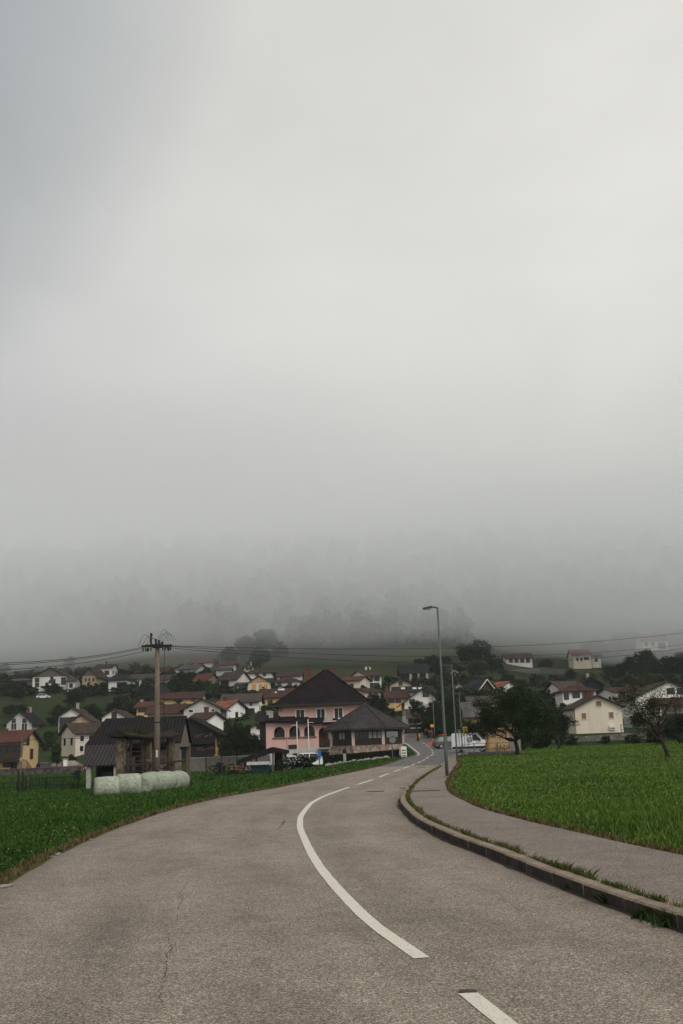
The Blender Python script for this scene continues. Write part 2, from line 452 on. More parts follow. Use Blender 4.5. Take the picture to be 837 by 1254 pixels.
# ------------------------------------------------------------------ road
def asphalt(name, c1, c2, tracks=False):
    mt, nt, b = nodes(name)
    ge = nt.nodes.new('ShaderNodeNewGeometry').outputs['Position']
    big = tex(nt, 'ShaderNodeTexNoise', .22, ge, Detail=5, Roughness=.6)
    mid = tex(nt, 'ShaderNodeTexNoise', 2.5, ge, Detail=6, Roughness=.7)
    o = mix(nt, ramp(nt, big.outputs[0], [(.32, 0), (.68, 1)]), c1, c2)
    o = mix(nt, 1.0, o, ramp(nt, mid.outputs[0], [(.25, .80), (.75, 1.16)]), 'MULTIPLY')
    if tracks:                        # paler polished wheel tracks, darker drip lines and tar stains that run along the lanes
        uvn = nt.nodes.new('ShaderNodeTexCoord').outputs['UV']
        mp = nt.nodes.new('ShaderNodeMapping'); mp.inputs['Scale'].default_value = (1, 4.0, 1); nt.links.new(uvn, mp.inputs[0])
        st = tex(nt, 'ShaderNodeTexNoise', 9, mp.outputs[0], Detail=5, Roughness=.6)
        o = mix(nt, 1.0, o, ramp(nt, st.outputs[0], [(.3, .80), (.5, 1.0), (.7, 1.10)]), 'MULTIPLY')
        su = nt.nodes.new('ShaderNodeSeparateXYZ'); nt.links.new(uvn, su.inputs[0])
        tr_ = ramp(nt, su.outputs[0], [(0, .80), (.07, .98), (.16, 1.07), (.26, .93), (.36, 1.06), (.49, .95), (.58, 1.06), (.70, .90), (.82, 1.06), (.93, .97), (1, .78)])
        o = mix(nt, 1.0, o, tr_, 'MULTIPLY')
    v = tex(nt, 'ShaderNodeTexVoronoi', 92, ge, Randomness=1)
    hs = nt.nodes.new('ShaderNodeSeparateColor'); nt.links.new(v.outputs['Color'], hs.inputs[0])
    chips = ramp(nt, hs.outputs[0], [(0, .30), (.3, .66), (.6, 1.0), (.85, 1.45), (1, 2.3)])
    o = mix(nt, .85, o, mix(nt, 1.0, o, chips, 'MULTIPLY'))
    v2 = tex(nt, 'ShaderNodeTexVoronoi', 230, ge)
    hs2 = nt.nodes.new('ShaderNodeSeparateColor'); nt.links.new(v2.outputs['Color'], hs2.inputs[0])
    o = mix(nt, 1.0, o, ramp(nt, hs2.outputs[1], [(0, .6), (1, 1.4)]), 'MULTIPLY')
    nt.links.new(o, b.inputs['Base Color']); b.inputs['Roughness'].default_value = .85; b.inputs['Specular IOR Level'].default_value = .25
    bump(nt, b, v.outputs['Distance'], .35, .008)
    return mt
def strip(name, fa, fb, y0, y1, dz, mat, ncross=6, step=.5, crown=0.0):
    ys = np.arange(y0, y1 + 1e-6, step); V = []; Fc = []
    for y in ys:
        a, b_ = float(fa(y)), float(fb(y))
        for k in range(ncross + 1):
            t = k / ncross
            V.append((a + (b_ - a) * t, y, float(ZC(y)) + dz + crown * 4 * t * (1 - t)))
    n = ncross + 1
    for i in range(len(ys) - 1):
        for k in range(ncross): Fc.append((i*n + k, i*n + k + 1, (i+1)*n + k + 1, (i+1)*n + k))
    o = npmesh(name, V, Fc, mat, 4); o['kind'] = 'structure'
    uv = o.data.uv_layers.new(name='along_road')
    vi = np.array(Fc).ravel(); U = np.stack([(vi % n) / ncross, np.array([v[1] for v in V])[vi] / 100.0], 1)
    uv.data.foreach_set('uv', U.astype(np.float32).ravel())
    return o
old_as = asphalt('old_asphalt', (.194, .159, .128), (.248, .204, .165), True)
new_as = asphalt('new_asphalt', (.100, .094, .092), (.130, .122, .118), True)
pav_as = asphalt('pavement_asphalt', (.158, .130, .110), (.212, .176, .150))
JY = gc(510, 937.5).y
rx2 = lambda y: RX(y) - .0 * y
strip('road', LX, RX, -50, JY, .0, old_as, 8, .5, .02)
strip('road_beyond', LX, RX, JY + .01, 188, .0, new_as, 8, .5, .02)
def crownz(x, y):
    a, b_ = float(LX(y)), float(RX(y)); t = min(1, max(0, (x - a) / (b_ - a)))
    return float(ZC(y)) + .08 * t * (1 - t)
# kerb stones, pavement
kerb_m = plain('kerb_concrete', (.25, .20, .15), .9, .35, 2.5, fine=30)
KW, KH = .15, .135
KEND = 112
def kerb_top(y): return KH * (1 - .8 * float(sstep(100, KEND, y)))
yk = -40.0; kpts = []
while yk < KEND:
    kpts.append(yk); yk += .98
km = MB()
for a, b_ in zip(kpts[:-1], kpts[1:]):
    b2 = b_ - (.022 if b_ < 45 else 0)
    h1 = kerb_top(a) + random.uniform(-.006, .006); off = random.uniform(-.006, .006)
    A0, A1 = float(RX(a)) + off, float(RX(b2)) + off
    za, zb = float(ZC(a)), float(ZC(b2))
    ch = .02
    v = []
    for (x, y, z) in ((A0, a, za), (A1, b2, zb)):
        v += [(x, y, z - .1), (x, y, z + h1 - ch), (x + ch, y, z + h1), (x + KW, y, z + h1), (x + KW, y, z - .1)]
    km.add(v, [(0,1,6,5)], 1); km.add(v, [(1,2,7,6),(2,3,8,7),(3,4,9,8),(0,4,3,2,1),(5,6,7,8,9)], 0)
for a in np.arange(-40, KEND - 1, 1.0):        # dark joint filling behind the gaps
    A0, A1 = float(RX(a)) + .018, float(RX(a + 1)) + .018; za, zb = float(ZC(a)), float(ZC(a + 1)); v = []
    for (x, y, z) in ((A0, a, za), (A1, a + 1, zb)): v += [(x, y, z - .1), (x, y, z + kerb_top(y) - .022), (x + .11, y, z + kerb_top(y) - .022), (x + .11, y, z - .1)]
    km.add(v, [(0,1,5,4),(1,2,6,5),(2,3,7,6)], 1)
o = km.build('kerb', [kerb_m, plain('kerb_shade_grime', (.050, .041, .037), .95, .45, 3, fine=18)]); o['kind'] = 'structure'  # front-face slot: shade painted into the colour along with dirt; also fills joints
def pav_z(y): return kerb_top(y) - .012
ys = np.arange(-40, KEND, .5); V = []; Fc = []
for y in ys:
    a, b_ = float(RX(y)) + KW + .004, float(SX(y))
    for t in (0, .25, .5, .75, 1): V.append((a + (b_ - a) * t, y, float(ZC(y)) + pav_z(y)))
for i in range(len(ys) - 1):
    for k in range(4): Fc.append((i*5 + k, i*5 + k + 1, i*5 + k + 6, i*5 + k + 5))
o = npmesh('pavement', V, Fc, pav_as, 4); o['kind'] = 'structure'
# shadow at the kerb foot, painted as a ragged dark strip along the gutter
ys = np.arange(2, 60, .2); V = []; Fc = []
for i, y in enumerate(ys):
    x = float(RX(y)); wv = .05 + .07 * abs(noise.noise((1, y * 1.3, 5))) + .04 * abs(noise.noise((1, y * 6, 5)))
    V += [(x - wv, y, crownz(x - wv, y) + .006), (x + .01, y, crownz(x, y) + .010)]
    if i: Fc.append((2*i - 2, 2*i - 1, 2*i + 1, 2*i))
o = npmesh('kerb_foot_shade', V, Fc, plain('gutter_shade', (.045, .037, .03), 1, .5, 6, fine=40), 4); o['kind'] = 'structure'
# side street where the van stands
v = []
ys = np.arange(113, 140, 1.0)
sa = lambda y: RX(y) - .3
sbf = lambda y: 18.0 + .12 * (y - 113)
strip('side_street', sa, lambda y: sbf(float(y)), 113, 139, .012, asphalt('yard_asphalt', (.14, .135, .13), (.18, .17, .16)), 6, 1)
# white paint, worn at its edges
def paintmat():
    mt, nt, b = nodes('road_paint')
    ge = nt.nodes.new('ShaderNodeNewGeometry').outputs['Position']
    n1 = tex(nt, 'ShaderNodeTexNoise', 4, ge, Detail=8, Roughness=.75)
    v = tex(nt, 'ShaderNodeTexVoronoi', 70, ge); hs = nt.nodes.new('ShaderNodeSeparateColor'); nt.links.new(v.outputs['Color'], hs.inputs[0])
    o = mix(nt, ramp(nt, n1.outputs[0], [(.45, 0), (.8, .4)]), (.60, .555, .475), (.46, .42, .36))
    o = mix(nt, ramp(nt, hs.outputs[0], [(.86, 0), (.95, .55)]), o, (.22, .2, .18))
    nt.links.new(o, b.inputs['Base Color']); b.inputs['Roughness'].default_value = .75
    return mt
paint = paintmat()
def line_mesh(name, fx, y0, y1, wd, step=.35, dz=.005):
    ys = list(np.arange(y0, y1, step)) + [y1]; V = []; Fc = []
    for i, y in enumerate(ys):
        x = float(fx(y)); dx = (float(fx(y + .2)) - float(fx(y - .2))) / .4
        n = Vector((1, -dx, 0)).normalized()
        for s in (-1, 1):
            p = Vector((x, y, 0)) + n * (s * wd / 2 + random.uniform(-.003, .003))
            V.append((p.x, p.y, crownz(p.x, p.y) + dz))
    for i in range(len(ys) - 1): Fc.append((2*i, 2*i + 1, 2*i + 3, 2*i + 2))
    o = npmesh(name, V, Fc, paint, 4); o['kind'] = 'structure'
    return o
def ypix(px, py): return gc(px, py).y
LWD = .125
line_mesh('lane_marking', CXf, ypix(516.7, 1177.6), ypix(428, 965), LWD)
line_mesh('lane_marking', CXf, -12, -6, LWD); line_mesh('lane_marking', CXf, 1.0, ypix(573, 1222), LWD)
for a, b_ in (((437.4, 961.6), (457, 955.5)), ((463, 952.6), (476, 948)), ((481, 945.8), (490.5, 943)), ((494, 941.6), (501, 939)), ((504.5, 938), (509, 936)),
              ((512, 934.8), (516, 933)), ((518, 932), (521, 930.6)), ((523, 929.4), (526, 927.4)), ((528, 926), (530.4, 923.8))):
    line_mesh('lane_marking', CXf, ypix(*a), ypix(*b_), LWD)
for a in (121, 127, 133, 139, 145, 151): line_mesh('lane_marking', CXf, a, a + 3, LWD)
line_mesh('edge_line', lambda y: LX(y) + .35 + .0 * y, 112, 160, .14)
# dark stub of old marking at the end of the near dash
tarmat = plain('crack_tar', (.035, .03, .028), .9, .3, 5)
stub = MB().box(-.055, .055, -.035, .035, 0, .006).build('road_patch', plain('old_black_patch', (.06, .055, .05), .8, .3, 20)); stub['kind'] = 'structure'
p = gc(574, 1220.5); stub.location = (p.x, p.y, crownz(p.x, p.y) + .005); stub.rotation_euler = (0, 0, -.1)
# cracks in the old surface
def crack(pix, wd=.012, jag=.05):
    pts = [gc(*q) for q in pix]; P = []
    for a, b_ in zip(pts[:-1], pts[1:]):
        n = max(3, int((b_ - a).length / .09))
        for i in range(n): P.append(a.lerp(b_, i / n) + Vector((random.gauss(0, jag * .22), random.gauss(0, jag * .2), 0)))
    P.append(pts[-1]); V = []; Fc = []
    for i, q in enumerate(P):
        wv = wd * .42 * random.uniform(.15, 1.3) * (.3 if i in (0, len(P) - 1) else 1)
        z = crownz(q.x, q.y) + .004
        V += [(q.x - wv / 2, q.y, z), (q.x + wv / 2, q.y, z)]
        if i: Fc.append((2*i - 2, 2*i - 1, 2*i + 1, 2*i))
    o = npmesh('road_crack', V, Fc, tarmat, 4); o['kind'] = 'structure'
crack([(196, 1236), (203, 1190), (207, 1160), (204, 1148)], .010, .07)
crack([(208, 1176), (211, 1166), (216, 1158)], .007)
crack([(219, 1118), (224, 1104), (222, 1096), (226, 1088), (231, 1084)], .012, .06)
crack([(224, 1104), (219, 1099)], .008)
crack([(341, 1016), (345, 1012), (349, 1004)], .03, .10)
crack([(345, 1012), (352, 1006)], .02, .08)
crack([(376, 983), (384, 978)], .03, .14)
crack([(653, 1149), (658, 1153)], .012, .03)
crack([(372, 1120), (380, 1128)], .008, .04)
crack([(560, 1172), (660, 1180)], .006, .03)
crack([(115, 1036), (125, 1038), (140, 1040)], .012, .06)
# joints across the pavement
def joint(a, b_):
    A, B = gc(*a), gc(*b_); V = []; n = 14
    for i in range(n + 1):
        q = A.lerp(B, i / n); wv = random.uniform(.015, .05)
        q.y += random.gauss(0, .03); z = float(ZC(q.y)) + pav_z(q.y) + .004
        V += [(q.x, q.y - wv, z), (q.x, q.y + wv, z)]
    o = npmesh('pavement_joint', V, [(2*i, 2*i + 1, 2*i + 3, 2*i + 2) for i in range(n)], tarmat, 4); o['kind'] = 'structure'
joint((511, 983), (548, 981)); joint((524, 953), (546, 955)); joint((531, 952), (545, 951))
# bare earth and dry grass along the edges of the tarmac
def vergemat():
    mt, nt, b = nodes('verge_earth')
    ge = nt.nodes.new('ShaderNodeNewGeometry').outputs['Position']
    n1 = tex(nt, 'ShaderNodeTexNoise', 5, ge, Detail=8, Roughness=.75); n2 = tex(nt, 'ShaderNodeTexNoise', 40, ge, Detail=4)
    o = mix(nt, ramp(nt, n1.outputs[0], [(.3, 0), (.7, 1)]), (.10, .075, .042), (.055, .062, .02))
    o = mix(nt, 1.0, o, ramp(nt, n2.outputs[0], [(.3, .5), (.7, 1.5)]), 'MULTIPLY')
    nt.links.new(o, b.inputs['Base Color']); b.inputs['Roughness'].default_value = 1; b.inputs['Specular IOR Level'].default_value = .05
    bump(nt, b, n2.outputs[0], .8, .03)
    return mt
vm_ = vergemat()
def verge(fx, side, y0, y1, wmean, dz):
    ys = np.arange(y0, y1, .25); V = []; Fc = []
    for i, y in enumerate(ys):
        x = float(fx(y)); a = x - side * (.03 + .10 * noise.noise((0, y * .8, side))) ; b_ = x + side * wmean * (1 + .5 * noise.noise((3, y * .6, side)))
        za = float(ZC(y)) + dz + .006; zb = th(b_, y) + .03
        V += [(a, y, za), (b_, y, max(zb, za - .02))]
        if i: Fc.append((2*i - 2, 2*i - 1, 2*i + 1, 2*i))
    o = npmesh('verge', V, Fc, vm_, 4); o['kind'] = 'structure'
verge(LX, -1, 2, 120, .20, .0); verge(SX, 1, 2, 110, .15, .115)
# ------------------------------------------------------------------ houses
PAL = dict(
 white=plain('white_render', (.74, .72, .68), .85, .16, .6, streak=True), offwhite=plain('offwhite_render', (.62, .59, .54), .85, .18, .6, streak=True),
 grey=plain('grey_render', (.47, .455, .435), .85, .18, .6, streak=True), beige=plain('beige_render', (.50, .43, .33), .85, .2, .6, streak=True),
 cream=plain('cream_render', (.60, .53, .43), .85, .16, .6, streak=True), yellow=plain('yellow_render', (.57, .41, .215), .85, .16, .6, streak=True),
 ochre=plain('ochre_render', (.55, .36, .17), .85, .18, .6, streak=True), salmon=plain('salmon_render', (.52, .30, .20), .85, .2, .6, streak=True),
 pink=plain('pink_render', (.58, .37, .325), .85, .12, .5, streak=True), tan=plain('tan_stonework', (.42, .31, .20), .9, .3, 1.2, fine=6),
 peach=plain('peach_old_plaster', (.46, .32, .22), .9, .35, .9, fine=4), rubble=stone('rubble_wall', (.26, .235, .20), 1.6),
 wood=boards('dark_timber', (.045, .034, .028), 3.2, 'X'), greywood=boards('grey_timber', (.15, .125, .105), 3.5, 'X'), blackwood=boards('black_timber', (.022, .02, .022), 3.2, 'X'))
ROOF = dict(
 red=roofmat('red_tiles', (0.114, 0.045, 0.034), (0.066, 0.031, 0.025)), orange=roofmat('orange_tiles', (0.250, 0.097, 0.064), (0.130, 0.053, 0.038)),
 brown=roofmat('brown_tiles', (0.068, 0.044, 0.037), (0.042, 0.032, 0.029)), dark=roofmat('dark_tiles', (0.024, 0.020, 0.020), (0.015, 0.013, 0.014), moss=.1),
 greybrown=roofmat('weathered_tiles', (0.077, 0.063, 0.056), (0.045, 0.038, 0.035)), grey=roofmat('grey_sheets', (0.098, 0.093, 0.091), (0.061, 0.059, 0.059)),
 redbrown=roofmat('redbrown_tiles', (.070, .034, .028), (.040, .024, .021)), slate=roofmat('slate_shingles', (.0165, .0125, .0145), (.011, .0085, .010), 2.6, moss=.1),
 blue=roofmat('bluegrey_sheets', (0.067, 0.081, 0.095), (0.053, 0.062, 0.074)), blackblue=roofmat('blueblack_sheets', (0.023, 0.024, 0.029), (0.017, 0.018, 0.021), moss=.05))
DARKW = plain('eaves_timber', (.035, .028, .024), .8, .3, 3)
WFR = plain('window_frame_paint', (.62, .60, .56), .6, .1, 4)
DFR = plain('dark_frame_paint', (.05, .038, .03), .6, .2, 4)
SHUT = plain('orange_shutter_paint', (.50, .25, .08), .7, .2, 6)
SHB = plain('brown_shutter_paint', (.13, .07, .04), .7, .2, 6)
GL = glass(); BLIND = plain('ochre_blind', (.20, .13, .07), .8, .25, 4)
BRICK = plain('chimney_brick', (.13, .055, .042), .9, .3, 5, fine=14)
CONC = plain('pale_concrete', (.36, .34, .32), .9, .2, 2, fine=12)
STEEL = plain('galvanised_steel', (.10, .118, .118), .55, .15, 3, metal=.3)
_cache = {}
def cached(key, make):
    if key not in _cache: _cache[key] = make()
    return _cache[key]
def ring_mesh(w_, h, t, dep, mat, name):
    b = MB()
    b.box(-w_/2 - t, w_/2 + t, -dep, .02, h/2, h/2 + t); b.box(-w_/2 - t, w_/2 + t, -dep - .03, .02, -h/2 - t, -h/2)
    b.box(-w_/2 - t, -w_/2, -dep, .02, -h/2, h/2); b.box(w_/2, w_/2 + t, -dep, .02, -h/2, h/2)
    if w_ > .9: b.box(-.03, .03, -dep * .6, .02, -h/2, h/2)
    o = b.build(name, mat); me = o.data; bpy.data.objects.remove(o); return me
def pane_mesh(w_, h, mat, name='pane', y=-.015):
    b = MB().box(-w_/2, w_/2, y, .02, -h/2, h/2); o = b.build(name, mat); me = o.data; bpy.data.objects.remove(o); return me
def window(root, x, z, face, w_, h, style, hw, hd):
    """face f (y=-hd), r (x=+hw), l (x=-hw); x runs along the face"""
    w_, h = round(w_, 1), round(h, 1)
    fm = {'w': WFR, 'd': DFR, 's': DFR, 'o': WFR, 'p': WFR, 'b': WFR}[style]
    t = .13 if style in 'w' else (.16 if style == 'p' else .07)
    fr = link('window', cached(('win', w_, h, style), lambda: ring_mesh(w_, h, t, .07, fm, 'window')), root)
    pm = SHUT if style == 'o' else (BLIND if style == 'b' else GL)
    pn = link('pane', cached(('pane', w_, h, pm.name), lambda: pane_mesh(w_, h, pm)), fr)
    if style == 's':
        for sx in (-1, 1):
            sh = link('shutter', cached(('shut', w_, h), lambda: pane_mesh(w_ * .5, h + .1, SHB, 'shutter', -.06)), fr); sh.location = (sx * (w_ * .75 + .09), 0, 0)
    if face == 'f': fr.location = (x, -hd, z)
    elif face == 'r': fr.location = (hw, x, z); fr.rotation_euler = (0, 0, math.pi / 2)
    else: fr.location = (-hw, x, z); fr.rotation_euler = (0, 0, -math.pi / 2)
    return fr
def gable_roof(L, half, rise, ov, gov, t, axis):
    """solid chevron: ridge along axis through the origin; z=0 at the wall head"""
    s = rise / half; e = half + ov; ze = -ov * s
    prof_ = [(-e, ze), (0, rise), (e, ze), (e, ze + t), (0, rise + t * 1.12), (-e, ze + t)]
    b = MB(); a0, a1 = -L / 2 - gov, L / 2 + gov
    n = 6; P = (lambda p, a: (p[0], a, p[1])) if axis == 'y' else (lambda p, a: (a, p[0], p[1]))
    vs = [P(p, a0) for p in prof_] + [P(p, a1) for p in prof_]
    b.add(vs, [(3, 4, 10, 9), (4, 5, 11, 10)], 0)                       # the covering
    b.add(vs, [(0, 1, 7, 6), (1, 2, 8, 7), (2, 3, 9, 8), (5, 0, 6, 11), (0, 5, 4, 1), (1, 4, 3, 2), (6, 7, 10, 11), (7, 8, 9, 10)], 1)
    return b
def hip_roof(w_, d_, rise, ov, t, ridge):
    hx, hy = w_/2 + ov, d_/2 + ov; s = rise / (min(w_, d_) / 2); ze = -ov * s
    r = ridge / 2
    top = [(-hx, -hy, ze + t), (hx, -hy, ze + t), (hx, hy, ze + t), (-hx, hy, ze + t), (-r, 0, rise + t), (r, 0, rise + t)]
    bot = [(-hx, -hy, ze), (hx, -hy, ze), (hx, hy, ze), (-hx, hy, ze)]
    b = MB()
    if r > .05: b.add(top, [(0, 1, 5, 4), (2, 3, 4, 5), (1, 2, 5), (3, 0, 4)], 0)
    else: b.add(top, [(0, 1, 4), (1, 2, 4), (2, 3, 4), (3, 0, 4)], 0)
    b.add(top[:4] + bot, [(0, 4, 5, 1), (1, 5, 6, 2), (2, 6, 7, 3), (3, 7, 4, 0), (7, 6, 5, 4)], 1)
    return b
def chimney(roof, x, y, z, w_=.6, h=1.3, mat=None, cap=True):
    b = MB().box(-w_/2, w_/2, -w_/2, w_/2, -1.2, h)
    if cap: b.box(-w_/2 - .1, w_/2 + .1, -w_/2 - .1, w_/2 + .1, h + .002, h + .12)
    o = b.build('chimney', mat or BRICK, roof); o.location = (x, y, z)
    return o
HOUSES = {}
def house(name, label, T, xl, xr, ye, yr, d, wall='white', roof='brown', yaw=0, dep=9, win=None, auto=2, wst='d', side='', ch=(), cat='house', ov=.7, grp='houses of the village on the hillside', gwall=None, gwin=False, balc=None, ridge=None, pillars=None):
    yw = R(yaw); c, s = math.cos(yw), math.sin(yw)
    A = at(xl, ye, d); B = at(xr, ye, d); k = B.x / B.y
    w_ = (k * A.y - A.x) / (c - k * s)
    zE = (A.z + B.z) / 2
    cx = A.x + c * w_/2 - s * dep/2; cy = A.y + s * w_/2 + c * dep/2
    fx, fy = A.x + c * w_/2, A.y + s * w_/2
    if T == 'G': rise = at((xl + xr)/2, yr, fy).z - zE
    else: rise = at((xl + xr)/2, yr, cy).z - zE - .2
    zs = [th(cx + c*a*w_/2 - s*b_*dep/2, cy + s*a*w_/2 + c*b_*dep/2) for a in (-1, 1) for b_ in (-1, 1)]
    zb = min(min(zs) - .3, zE - 2.4)
    root = empty(name, (cx, cy, zb), yw, label, cat, grp)
    He = zE - zb; hw, hd = w_/2, dep/2
    W = PAL[wall]
    if T == 'G' :
        sl = rise / hw
        b = MB().prism([(-hw, 0), (hw, 0), (hw, He), (0, He + rise), (-hw, He)], -hd, hd, 'y')
    elif T == 'S':
        b = MB().prism([(-hd, 0), (hd, 0), (hd, He), (0, He + rise), (-hd, He)], -hw, hw, 'x')
    else: b = MB().box(-hw, hw, -hd, hd, 0, He)
    b.build('wall', W, root)
    if gwall:      # boarded gable, proud of the wall
        if T == 'G': MB().prism([(-hw + .02, He), (hw - .02, He), (0, He + rise - .02)], -hd - .06, -hd + .01, 'y').build('gable_boarding', PAL[gwall], root)
        else: MB().prism([(-hd + .02, He), (hd - .02, He), (0, He + rise - .02)], hw - .01, hw + .06, 'x').build('gable_boarding', PAL[gwall], root)
    RM = [ROOF[roof], DARKW]
    if T == 'G': rb = gable_roof(dep, hw, rise, ov, .6, .2, 'y')
    elif T == 'S': rb = gable_roof(w_, hd, rise, ov, .6, .2, 'x')
    else: rb = hip_roof(w_, dep, rise, ov, .2, max(0, abs(w_ - dep)) if ridge is None else ridge)
    ro = rb.build('roof', RM, root); ro.location = (0, 0, He + .02)
    for (cxp, dy, hh, kind) in ch:          # chimneys: pixel column, offset from the ridge line, height
        if T == 'G': x = random.uniform(-.3, .3); y = cxp
        else:
            q = at(cxp, yr, cy); x = (q.x - cx) * c + (q.y - cy) * s; y = dy
        x = max(-hw * .9, min(hw * .9, x))
        zz = rise * (1 - abs(y if T != 'G' else x) / (hd if T != 'G' else hw))
        chimney(ro, x, y if T != 'G' else cxp, max(0, zz), .6, hh, {'b': BRICK, 'w': CONC, 'd': DARKW}[kind])
    nw = 0
    if win is None and auto:
        n = max(1, int(w_ / 2.8)); rows = [He - 1.45] + ([He - 4.15] if He > 5.6 and auto > 1 else [])
        for z in rows:
            for i in range(n):
                if z < 1: continue
                window(root, -hw + w_ * (i + .5) / n + random.uniform(-.1, .1), z, 'f', 1.0, 1.2, wst, hw, hd)
    for wv in (win or ()):
        px, py, ww, hh = wv[:4]; st = wv[4] if len(wv) > 4 else wst
        v = ray(px, py); nrm = Vector((s, -c, 0)); P0 = Vector((fx, fy, 0))
        t = (P0 - EYE).dot(nrm) / v.dot(nrm); q = EYE + v * t
        x = (q.x - cx) * c + (q.y - cy) * s
        window(root, x, q.z - zb, 'f', ww, hh, st, hw, hd)
    if gwin: window(root, 0, He + rise * .32 if T == 'G' else He - 1.5, 'f', .9, 1.0, wst, hw, hd)
    for fc_ in side:
        n = max(1, int(dep / 4))
        for z in ([He - 1.5, He - 4.2] if He > 5.8 else [He - 1.5]):
            if z < 1: continue
            for i in range(n): window(root, -hd + dep * (i + .5) / n, z, fc_, .9, 1.2, wst, hw, hd)
    if balc:
        bz, x0, x1 = balc          # height below the eaves, extent across the front (fractions)
        bl = MB().box(-hw + w_*x0, -hw + w_*x1, -hd - 1.2, -hd - .01, He - bz - .15, He - bz).build('balcony', DARKW, root)
        rl = MB(); X0, X1 = -hw + w_*x0, -hw + w_*x1
        rl.box(X0, X1, -hd - 1.2, -hd - 1.14, He - bz + .86, He - bz + .96)
        nb = max(3, int((X1 - X0) / .22))
        for i in range(nb + 1):
            x = X0 + (X1 - X0 - .14) * i / nb
            rl.box(x, x + .14, -hd - 1.185, -hd - 1.155, He - bz + .002, He - bz + .86)
        rl.build('balcony_rail', boards('rail_boards', (.05, .035, .025), 4), bl)
    if pillars:
        for px in pillars:
            q = at(px, ye, d); x = (q.x - cx) * c + (q.y - cy) * s
            MB().box(x - .4, x + .4, -hd - .35, -hd - .01, 0, He - .1).build('pillar', CONC, root)
    if 'white verge' in label:
        vb = MB(); e = hd + ov
        for sy in (-1, 1): vb.bar((hw + .63, sy * e, He - ov * rise / hd + .12), (hw + .63, 0, He + rise + .16), .08, .22)
        vb.build('verge_board', WFR, root)
    HOUSES[label] = (root, w_, dep, He, rise, ro)
    return root, w_, dep, He, rise, ro

